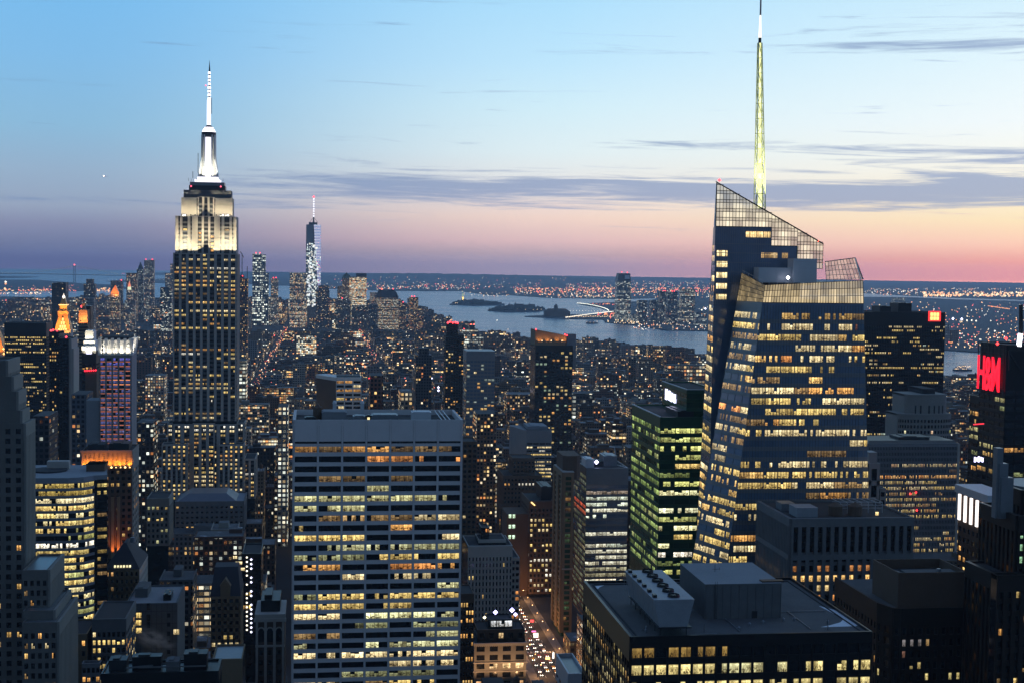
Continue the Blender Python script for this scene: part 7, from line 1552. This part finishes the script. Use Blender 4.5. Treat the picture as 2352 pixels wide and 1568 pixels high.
L = cl_(110, 0, 175, 664, 669, [OL, RD, YL], 1.6, 3.0); L += cl_(50, 0, 130, 672, 676, [OL, WL, YL], 1.6, 3.0); L += cl_(40, 222, 275, 662, 670, [OL, OL, YL], 2.0, 4.0); L += cl_(46, 0, 182, 686, 697, [OL, RD, WL, YL], 1.8, 4.2); L += cl_(26, 0, 180, 655, 663, [OL, RD], 1.2, 2.0); L += [(u, 626.5+u*.008, 4, RD, 2.0) for u in (281, 285, 299, 305, 310, 315, 328, 333, 370)]
L += [(13, 648, 10, WL, 6.0), (13, 652, 10, OL, 5), (11, 663, 10, YL, 5), (264, 667, 10, WL, 6), (164, 692, 8, WL, 5), (166, 696, 8, OL, 4), (79, 701, 6, YL, 5)]; L += [(u, 642.5+RL.uniform(-.4, .4), 4, (1.4, 1.4, 1.2), 1.3) for u in range(250, 400, 9)]
tag(dots('bay_lights', L))
L = []
for k in range(46): f_ = k/45; L.append((1300+f_*108, 729.0+f_*(-8)-6*math.sin(f_*1.2), 4, WL, 2.4))
for k in range(40): f_ = k/39; a = f_*1.0; L.append((1326+84*f_-12*(f_**6), 696.5+17*f_**1.6, 4, (2.4, 2.4, 2.0), 2.2))
L += [(u, 727+RL.uniform(-1, 1.5), 4, YL, 2.2) for u in range(1300, 1416, 4)]; L += cl_(26, 1372, 1418, 718, 724, [RD, OL], 2.0, 3.0); L += cl_(24, 1360, 1416, 697, 700, [RD, OL], 1.6, 2.4); L += [(1402, 731-k*2.2, 6, RD, 2.6) for k in range(5)]
L += cl_(46, 1395, 1470, 735, 743, [YL, WL, YL], 1.8, 3.0); L += cl_(60, 1455, 1625, 744, 757, [YL, WL, OL, WL], 1.6, 2.6); L += cl_(120, 1460, 1625, 700, 745, [YL, WL, OL], 1.2, 2.2); L += [(1466, 716, 14, WL, 5), (1462, 713, 14, WL, 4), (1620, 709, 14, (3, 3, 4), 5.5), (1612, 712, 14, WL, 4), (1541, 673, 60, (4, .2, .2), 3.5), (1543, 681, 60, (4, .2, .2), 4.5)]
L += cl_(40, 1290, 1420, 678, 683, [YL, WL, OL], 1.4, 2.4); L += [(u, 714.4, 6, WL, 1.4) for u in range(1296, 1390, 7)]
tag(dots('jersey_lights', L))
# street and roof lamps scattered through the grid
L = []
for u, v in ((730, 793), (758, 802), (763, 803.5), (786, 811), (789, 812), (801, 817), (808, 821), (812, 824), (814, 828), (817, 831), (833, 835), (838, 841), (848, 858), (850, 864), (852, 870), (851, 875), (855, 868), (861, 841), (766, 829), (770, 842), (1314, 820)): L.append((u, v, 26, RL.choice([(3.2, .95, .3), (3.2, 1.2, .45), (3, .5, .25)]), RL.uniform(3.4, 6.0)))
L += cl_(150, 170, 1220, 735, 900, [OL, OL, YL, WL, RD], 1.8, 3.4, 34); L += cl_(60, 1100, 1620, 800, 900, [OL, YL, WL], 1.8, 3.2, 30)
L += [(u, 788-u*.0, 30, (2.6, 2.6, 4.0), 5.0) for u in (1327, 1333, 1339, 1345, 1351, 1357, 1363)]; L += [(987+k*3, 779, 40, (3, 3, 4), 4) for k in range(3)]; L += cl_(22, 1428, 1446, 800, 803, [OL, RD], 2.0, 3.0, 25); L += [(u, v, 60, (3.4, 3.4, 5), 5.5) for u, v in ((583, 698), (592, 697), (597, 694), (605, 697), (991, 868), (1007, 889), (1007, 896))]
L += [(u, v, 40, RL.choice([(3, .3, .2), OL]), 3.4) for u, v in ((384, 972), (380, 988), (384, 992), (381, 1003), (379, 1030), (346, 1000), (345, 1020), (345, 1110), (352, 1040))]
tag(dots('street_lights', L))
mb = MB()
for ax_ in AV:
    y = 640.0
    while y < 5600:
        x = ax_+RL.uniform(-9, 9); q = proj((x, y, 2)); y += RL.uniform(5, 15)*(1+y/3500)
        if q is None or not (0 < q[0] < 2352 and q[1] < 1500) or (abs(ax_-AX) < 1 and y < 1180) or not inside(x, y, MAN): continue
        c = RL.choice([(2.0, .8, .3), (2.0, .22, .12), (2.0, 1.5, .9), (2.0, .9, .4)]); k = RL.uniform(.4, 1.1); mb.octa((x, y, RL.choice((1.5, 2, 7))), RL.uniform(.8, 1.7)*q[2]/FPX*.8, 0, (*[v*k for v in c], 1))
tag(mb.build('avenue_lights', M['lamp_glow']), kind='stuff')
L = []
for k in range(90): L.append((1212+RL.uniform(-4, 70)*(1 if k > 20 else .3), 1400+k*1.9, 5, RL.choice([WL, WL, OL, YL, RD]), RL.uniform(2.0, 4.2)))
# islands
def island(name, label, pts, zt_, hts, lights):
    P = shore(pts, 0); root = thing(name, label, 'island'); mb = MB(); tri = tessellate_polygon([[Vector((x, y, 0)) for x, y in P]])
    for q in tri:
        f_ = [Vector((*P[i], zt_)) for i in q]
        if (f_[1]-f_[0]).cross(f_[2]-f_[0]).z < 0: f_.reverse()
        mb.face(f_)
    ar = sum(P[i][0]*P[(i+1) % len(P)][1]-P[(i+1) % len(P)][0]*P[i][1] for i in range(len(P))); mb.prism(P if ar > 0 else P[::-1], WZ-2, zt_, top=False); o = mb.build('island_ground', M['far_land'], root)
    tr = MB(); r = random.Random(3); u0, u1 = min(p_[0] for p_ in pts), max(p_[0] for p_ in pts); v0, v1 = min(p_[1] for p_ in pts), max(p_[1] for p_ in pts)
    for _ in range(420):
        u, v = r.uniform(u0, u1), r.uniform(v0, v1); p_ = on_z(u, v, 0)
        if inside(p_.x, p_.y, P):
            f_ = (u-u0)/(u1-u0); hh = np.interp(f_, [0, .15, .5, .9, 1], hts)*r.uniform(.5, 1.2)
            for _k in range(5): q = Vector((p_.x+r.uniform(-9, 9), p_.y+r.uniform(-9, 9), zt_+hh*r.uniform(.35, .8))); tr.octa(q, hh*r.uniform(.22, .4)+2)
    tag(tr.build('tree_cover', M['foliage'], root), kind='stuff'); lm = MB()
    for u, v, c, s in lights: p_ = on_z(u, v, 8); lm.octa(p_, s*p_.length/FPX*.5, 0, (*c, 1))
    if lights: tag(lm.build('island_lights', M['lamp_glow'], root), kind='stuff')
    return root
root = island('harbour_islet', 'wooded island carrying the green statue on its pedestal', [(1032, 698.5), (1050, 694), (1080, 692), (1130, 696), (1160, 698), (1150, 700), (1080, 700.5)], 0, (2, 14, 18, 12, 4), [(1046+k*4, 696, YL, 2.0) for k in range(4)]+[(1100, 697, WL, 1.6)])
root = island('harbour_islet', 'wooded island with large halls between the statue island and the piers', [(1120, 712), (1145, 707), (1170, 706), (1240, 708), (1254, 711), (1235, 714), (1160, 715)], 0, (2, 12, 16, 14, 5), [(1180+k*9, 711+RL.uniform(-1, 1), YL, 1.6) for k in range(8)])
mb = MB()
for u, w_, h in ((1168, 30, 22), (1182, 50, 26), (1200, 70, 20), (1214, 40, 24)): p_ = on_z(u, 708, 0); mb.box(p_.x, p_.x+w_, p_.y, p_.y+30, 0, h); mb.cyl(p_.x+5, p_.y+5, h, h+10, 4, 1, 8)
mb.build('halls', M['brown_brick'], root)
# statue
Ys = on_z(1063, 694, 0); t = Tower('statue', 'tiny green robed statue raising a torch on a lit stone pedestal', 'statue'); bx, by = Ys.x, Ys.y; k = on_y(1063, 670, by).z/93.0
mb = MB()
for j in range(10): a0, a1 = 2*math.pi*j/10, 2*math.pi*(j+1)/10; mb.prism([(bx, by), (bx+28*k*math.cos(a0), by+28*k*math.sin(a0)), (bx+28*k*math.cos(a1), by+28*k*math.sin(a1))], 0, 11*k)
mb.prism([(bx+s*9*k, by+q*9*k) for s, q in ((-1, -1), (1, -1), (1, 1), (-1, 1))], 11*k, 47*k, Q=[(bx+s*6.5*k, by+q*6.5*k) for s, q in ((-1, -1), (1, -1), (1, 1), (-1, 1))]); t.part('pedestal', mb, 'tan_brick')
mb = MB(); pr = [(47, 5.2), (58, 4.4), (68, 3.8), (74, 3.4), (78, 1.5), (79, 1.9), (82.5, 1.6), (84, .6)]
for (za, ra), (zb2, rb2) in zip(pr, pr[1:]): mb.cyl(bx, by, za*k, zb2*k, ra*k, rb2*k, 12, top=False)
mb.bar((bx-2.5*k, by, 73*k), (bx-5*k, by, 88*k), 2.0*k); mb.cyl(bx-5*k, by, 88*k, 93*k, .8*k, 1.4*k, 8); mb.bar((bx+2.6*k, by-1, 72*k), (bx+4.0*k, by-3*k, 64*k), 1.8*k); mb.box(bx+2*k, bx+5*k, by-4.4*k, by-3.4*k, 62*k, 69*k)
for j in range(7): a = math.pi*(j+.5)/7; mb.bar((bx+1.6*k*math.cos(a), by, (82+1.2*math.sin(a))*k), (bx+4*k*math.cos(a), by, (82.5+3.4*math.sin(a))*k), .5*k)
t.part('figure', mb, 'copper_green'); spot('floodlight', (bx-30, by-70, 6), (bx, by, 55*k), 2500000, (1, .75, .35), 60, .9, t.root)
lm = MB(); lm.octa((bx-5*k, by, 95*k), 2.4*k, 0, (3, 2, .8, 1)); t.part('torch_flame', lm, 'lamp_glow')
# terminal building on the pier
Yt = on_z(1279, 727, 0); t = Tower('rail_terminal', 'low pier terminal with a clock tower on the far shore', 'building'); mb = MB(); a = Yt.x
mb.box(a-60, a+70, Yt.y, Yt.y+60, -2, 24); mb.prism([(a-60, Yt.y), (a+70, Yt.y), (a+70, Yt.y+60), (a-60, Yt.y+60)], 24, 40, Q=[(a-40, Yt.y+25), (a+50, Yt.y+25), (a+50, Yt.y+35), (a-40, Yt.y+35)]); t.part('hall', mb, 'brown_brick'); mb = MB(); mb.box(a-14, a+4, Yt.y-3, Yt.y+14, -2, 52); mb.cyl(a-5, Yt.y+5, 52, 66, 11, .5, 8); t.part('clock_tower', mb, 'brown_brick')
# suspension bridge
Ybr = 16800.0; t = Tower('suspension_bridge', 'long suspension bridge with lit cables across the far bay', 'bridge'); B = lambda u, v: on_y(u, v, Ybr); mb = MB(); tw = [on_y(-120, 630, Ybr), B(171, 632)]
for u in (-120, 171):
    a, b_ = B(u-2.6, 640), B(u+2.6, 610+ (0 if u > 0 else -2)); 
    for s in (0, .72): mb.box(a.x+(b_.x-a.x)*s, a.x+(b_.x-a.x)*(s+.28), Ybr, Ybr+14, WZ, b_.z)
    mb.box(a.x, b_.x, Ybr, Ybr+14, b_.z-12, b_.z); mb.box(a.x, b_.x, Ybr, Ybr+14, B(u, 622).z, B(u, 622).z+8)
t.part('towers', mb, 'grey_metal'); mb = MB(); lm = MB(); deck = lambda u: 628.6+.0165*max(0, u-60)+abs(u-60)*.004
for k in range(50): u = -140+k*9.5; mb.bar(B(u, deck(u)), B(u+9.5, deck(u+9.5)), 9)
def cable(u): return 627.6-(627.6-610.5)*((u-25)/146)**2 if u < 171 else 610.5+(u-171)*.19
for k in range(60):
    u = -120+k*6.6; v = cable(u)
    if u < 290: mb.bar(B(u, v), B(u+6.6, min(cable(u+6.6), deck(u+6.6))), 4); lm.octa(B(u, min(v, deck(u)-.5)), 4.4, 0, (1.2, 1.3, 1.1, 1))
for k in range(70): u = -130+k*6.2+RL.uniform(-1, 1); lm.octa(B(u, deck(u)-.6), RL.uniform(3.2, 5.5), 0, (*RL.choice([(1.3, 1.3, 1.1), (1.3, 1.1, .7), (1.5, .5, .4)]), 1))
t.part('deck', mb, 'grey_metal'); lm.octa(B(171, 608.5), 13, 0, (2.6, .4, .5, 1)); tag(t.part('cable_lights', lm, 'lamp_glow'), kind='stuff')
# boats
def boat(name, label, u, v, L_, lit):
    p_ = on_z(u, v, WZ); t = thing(name, label, 'boat', (p_.x, p_.y, WZ)); mb = MB(); w_ = L_*.24; h = L_*.07
    hull = [(-L_*.48, -w_*.5), (L_*.30, -w_*.5), (L_*.5, 0), (L_*.30, w_*.5), (-L_*.48, w_*.5)]; mb.prism([(x*.94, y*.8) for x, y in hull], -.5, h, Q=hull); mb.build('hull', M['dark_metal'], t)
    mb = MB(); mb.prism([(-L_*.42, -w_*.42), (L_*.24, -w_*.42), (L_*.30, 0), (L_*.24, w_*.42), (-L_*.42, w_*.42)], h, h*2.1); mb.prism([(-L_*.34, -w_*.36), (L_*.14, -w_*.36), (L_*.18, 0), (L_*.14, w_*.36), (-L_*.34, w_*.36)], h*2.1, h*3.1); mb.box(-.05*L_, .1*L_, -w_*.25, w_*.25, h*3.1, h*4.0); mb.cyl(-.15*L_, 0, h*3.1, h*4.4, L_*.025, L_*.02, 8); mb.build('cabin', M['white_metal'], t)
    lm = MB(); r = random.Random(2)
    for k in range(lit): lm.octa((-L_*.44+L_*.8*k/max(1, lit-1), -w_*.5, h*r.choice((1.5, 2.6, 3.3))), L_*.018, 0, (2.6, 1.7, .9, 1))
    tag(lm.build('deck_lights', M['lamp_glow'], t), kind='stuff'); return t
boat('ferry', 'lit sightseeing ferry on the river left of the red letter sign', 2211, 851, 56, 22); boat('tugboat', 'small dark boat on the river left of the lone river tower', 1360, 743, 62, 4)
# a jet far away with its landing light on
mb = MB(); q = on_y(240, 405, 7000); mb.cyl(0, 0, -1.8, 1.8, 2, 2, 8)
t = thing('airliner', 'tiny bright airliner light in the sky left of the white-crowned skyscraper', 'airplane', q); mb = MB(); mb.bar((0, -20, 0), (0, 18, 0), 4); mb.prism([(-18, -1), (18, -1), (1.5, 6), (-1.5, 6)], -.4, .4); mb.prism([(-.3, 10), (.3, 10), (.3, 18), (-.3, 18)], 1, 8, Q=[(-.3, 15), (.3, 15), (.3, 18), (-.3, 18)]); mb.build('fuselage', M['white_paint'], t); mb = MB(); mb.octa((0, -21, 0), 3.2, 0, (6, 5.4, 4.2, 1)); mb.build('landing_light', M['lamp_glow'], t)

# ================================================================== cars and lamps on the avenue
def copy_tree(o, parent=None):
    c = o.copy(); COL.objects.link(c)
    if parent: c.parent = parent
    for ch in o.children: copy_tree(ch, c)
    return c
def car_proto():
    root = thing('parked_car', None, 'car'); W2 = .9
    side = [(-2.25, .35), (2.25, .35), (2.28, .72), (1.25, .88), (.55, 1.42), (-1.0, 1.45), (-1.75, .98), (-2.25, .92)]
    mb = MB(); L_, Rr = [Vector((-W2, y, z)) for y, z in side], [Vector((W2, y, z)) for y, z in side]; N_ = len(side)
    for i in range(N_): j = (i+1) % N_; mb.face([L_[i], Rr[i], Rr[j], L_[j]][::-1])
    mb.face(L_[::-1]); mb.face(Rr); mb.build('body', None, root)
    gm = MB(); gm.face([(-.8, -1.27, .93), (.8, -1.27, .93), (.7, -.58, 1.38), (-.7, -.58, 1.38)]); gm.box(-W2-.01, W2+.01, -.4, .9, .98, 1.34); gm.build('windows', M['dark_glass'], root)
    for x in (-.82, .82):
        for y in (-1.4, 1.35):
            wm = MB()
            for i in range(12): a0, a1 = 2*math.pi*i/12, 2*math.pi*(i+1)/12; wm.face([(x-.1, y+.33*math.cos(a0), .33+.33*math.sin(a0)), (x+.1, y+.33*math.cos(a0), .33+.33*math.sin(a0)), (x+.1, y+.33*math.cos(a1), .33+.33*math.sin(a1)), (x-.1, y+.33*math.cos(a1), .33+.33*math.sin(a1))])
            for s in (-.1, .1): wm.face([(x+s, y+.33*math.cos(2*math.pi*i/12), .33+.33*math.sin(2*math.pi*i/12)) for i in range(12)])
            wo = wm.build('wheel', M['tyre'], root); rm = MB(); rm.face([(x+(.105 if x > 0 else -.105), y+.19*math.cos(2*math.pi*i/10), .33+.19*math.sin(2*math.pi*i/10)) for i in range(10)]); rm.build('rim', M['grey_metal'], wo)
        hl = MB(); hl.octa((x*.8, -2.3, .68), .36, 0, (6, 5.4, 4.4, 1)); hl.build('headlight', M['lamp_glow'], root)
        tl = MB(); tl.box(x*.85-.16, x*.85+.16, 2.24, 2.3, .66, .82, c=(3, .1, .08, 1), bottom=True); tl.build('tail_light', M['lamp_glow'], root)
    return root
def carm(nm, c): 
    m = solid(nm, c, .3, .2, .08, 2); return m
PM = {'yellow': carm('car_yellow', (.75, .42, .03)), 'black': carm('car_black', (.02, .02, .022)), 'white': carm('car_white', (.6, .6, .6)), 'silver': carm('car_silver', (.3, .31, .33)), 'red': carm('car_red', (.3, .03, .03))}
proto = car_proto(); kids = list(proto.children)
for k in kids:
    if k.name.startswith('body'): k.data.materials.clear(); k.data.materials.append(PM['black'])
RC = random.Random(8); spots = []
for lane in range(4):
    y = 868+RC.uniform(0, 8)
    while y < 1120:
        if RC.random() < .82: spots.append((AX-7.9+lane*5.3, y))
        y += RC.uniform(7, 15)
LW = ('far left', 'centre left', 'centre right', 'far right'); seen = {}
for i, (x, y) in enumerate(spots[:64]):
    o = proto if i == 0 else copy_tree(proto); cn = RC.choice(['yellow', 'yellow', 'black', 'black', 'white', 'silver', 'red'])
    o.location = (x, y, .03); 
    ln = LW[min(3, int((x-(AX-7.9)+2)/5.3))]; q = seen.setdefault((cn, ln), []); q.append(o); o['group'] = 'cars driving up the avenue'
    for c in o.children:
        if c.name.startswith('body'):
            if i: c.data = c.data.copy()
            c.data.materials[0] = PM[cn]
WO = ['nearest', 'second', 'third', 'fourth', 'fifth', 'sixth', 'seventh', 'eighth', 'ninth', 'tenth']
for (cn, ln), q in seen.items():
    for j, o in enumerate(sorted(q, key=lambda o: o.location.y)): o['label'] = f"{cn} car with headlights on, {WO[min(j, 9)]} {cn} one in the {ln} lane of the avenue"
    for o in q: o['category'] = 'car'; o.name = 'car'
lamp = None
for s in (-1, 1):
    for k in range(12):
        y = 872+k*24+(12 if s > 0 else 0)
        if lamp is None:
            lamp = thing('street_lamp', None, 'street lamp'); mb = MB(); mb.cyl(0, 0, 0, 8.6, .11, .07, 8); mb.bar((0, 0, 8.5), (2.3, 0, 8.9), .09); mb.build('pole', M['dark_metal'], lamp); mb = MB(); mb.box(1.9, 2.7, -.16, .16, 8.72, 8.92); hood = mb.build('lamp_hood', M['dark_metal'], lamp); mb = MB(); mb.octa((2.3, 0, 8.6), .45, 0, (4.5, 2.2, .8, 1)); mb.build('bulb', M['lamp_glow'], hood); o = lamp
        else:
            o = copy_tree(proto_lamp)
        if s == -1 and k == 0: proto_lamp = copy_tree(lamp)
        o.location = (AX+s*11.3, y, .15); o.rotation_euler = (0, 0, math.pi if s > 0 else 0); o['group'] = 'street lamps along the avenue'; o['category'] = 'street lamp'
        o['label'] = f"amber street lamp, {['nearest', 'second', 'third', 'fourth', 'fifth', 'sixth', 'seventh', 'eighth', 'ninth', 'tenth', 'eleventh', 'farthest'][k]} along the {'left' if s < 0 else 'right'} kerb of the avenue"
        if k % 2 == 0:
            l = bpy.data.lights.new('street_light', 'POINT'); l.energy = 5200; l.color = (1, .5, .2); l.shadow_soft_size = .5; lo = bpy.data.objects.new('street_light', l); COL.objects.link(lo); lo.location = (0+2.3, 0, 8.0); lo.parent = o
for ch in list(proto_lamp.children_recursive)+[proto_lamp]: bpy.data.objects.remove(ch)
# shop signs glowing at street level
mb = MB(); cs_ = [(3, .15, .15), (2.6, 2.4, 2.0), (2.4, .4, 1.2), (3, 1.6, .6)]
SG_ = [(1222, 1425, 'glowing red shop sign high above the avenue kerb', 0, 2.6, 1.6), (1231, 1458, 'white lit shop sign on the left side of the avenue', 1, 3.2, 3.2), (1226, 1449, 'small pink shop sign above the white one', 2, 3.0, .9), (1271, 1504, 'upright white shop sign on the right side of the avenue', 1, 1.1, 4.0), (1258, 1511, 'amber shop sign beside the upright white sign', 3, 3.0, 1.4)]
for u, v, lb, ci, w_, h in SG_:
    Yq = 262/((v-611)/3230)*.965; p_ = on_y(u, v, Yq); o = thing('shop_sign', lb, 'sign', p_); mb = MB(); mb.box(-w_/2, w_/2, -.2, .2, -h/2, h/2, c=(*cs_[ci], 1), bottom=True); mb.build('lit_panel', M['lamp_glow'], o); mb = MB(); mb.box(-w_/2-.15, w_/2+.15, .21, .4, -h/2-.15, h/2+.15, bottom=True); mb.bar((0, .4, 0), (0, 2.5, 0), .12); mb.build('sign_frame', M['dark_metal'], o)

# ================================================================== steam and air
m = bpy.data.materials.new('steam'); m.use_nodes = True; n = NT(m.node_tree); out = n.add('ShaderNodeOutputMaterial'); vp = n.add('ShaderNodeVolumePrincipled')
tc = n.add('ShaderNodeTexCoord').outputs['Object']; ox, oy, oz = n.sep(tc); rr_ = n.add('ShaderNodeVectorMath', operation='LENGTH'); n.l.new(tc, rr_.inputs[0])
nz = n.noise(tc, 2.2, 4, .6); d = n.m('MULTIPLY', n.smooth(rr_.outputs['Value'], 1.0, .2), n.smooth(nz, .42, .72)); n.put(vp.inputs['Density'], n.m('MULTIPLY', d, .20)); vp.inputs['Color'].default_value = (.9, .85, .8, 1); n.l.new(vp.outputs[0], out.inputs['Volume'])
mb = MB(); 
for i in range(10):
    for j in range(16):
        f_ = lambda a, b_: (math.sin(math.pi*a/10)*math.cos(2*math.pi*b_/16), math.sin(math.pi*a/10)*math.sin(2*math.pi*b_/16), -math.cos(math.pi*a/10))
        mb.face([f_(i, j), f_(i, j+1), f_(i+1, j+1), f_(i+1, j)])
st = mb.build('steam_plume', m); p_ = on_y(352, 1466, 655); st.location = p_; st.scale = (13, 9, 5.5); st.rotation_euler = (0, rad(24), 0); tag(st, kind='stuff')
HZ = bpy.data.materials.new('haze_air'); HZ.use_nodes = True; n = NT(HZ.node_tree); out = n.add('ShaderNodeOutputMaterial'); vp = n.add('ShaderNodeVolumePrincipled')
vp.inputs['Color'].default_value = (.60, .77, 1.0, 1); vp.inputs['Density'].default_value = HAZE; vp.inputs['Anisotropy'].default_value = .45; n.l.new(vp.outputs[0], out.inputs['Volume'])
mb = MB(); mb.box(-60000, 60000, -45000, 45000, WZ-11.5, 470, bottom=True); tag(mb.build('haze', HZ), kind='stuff')
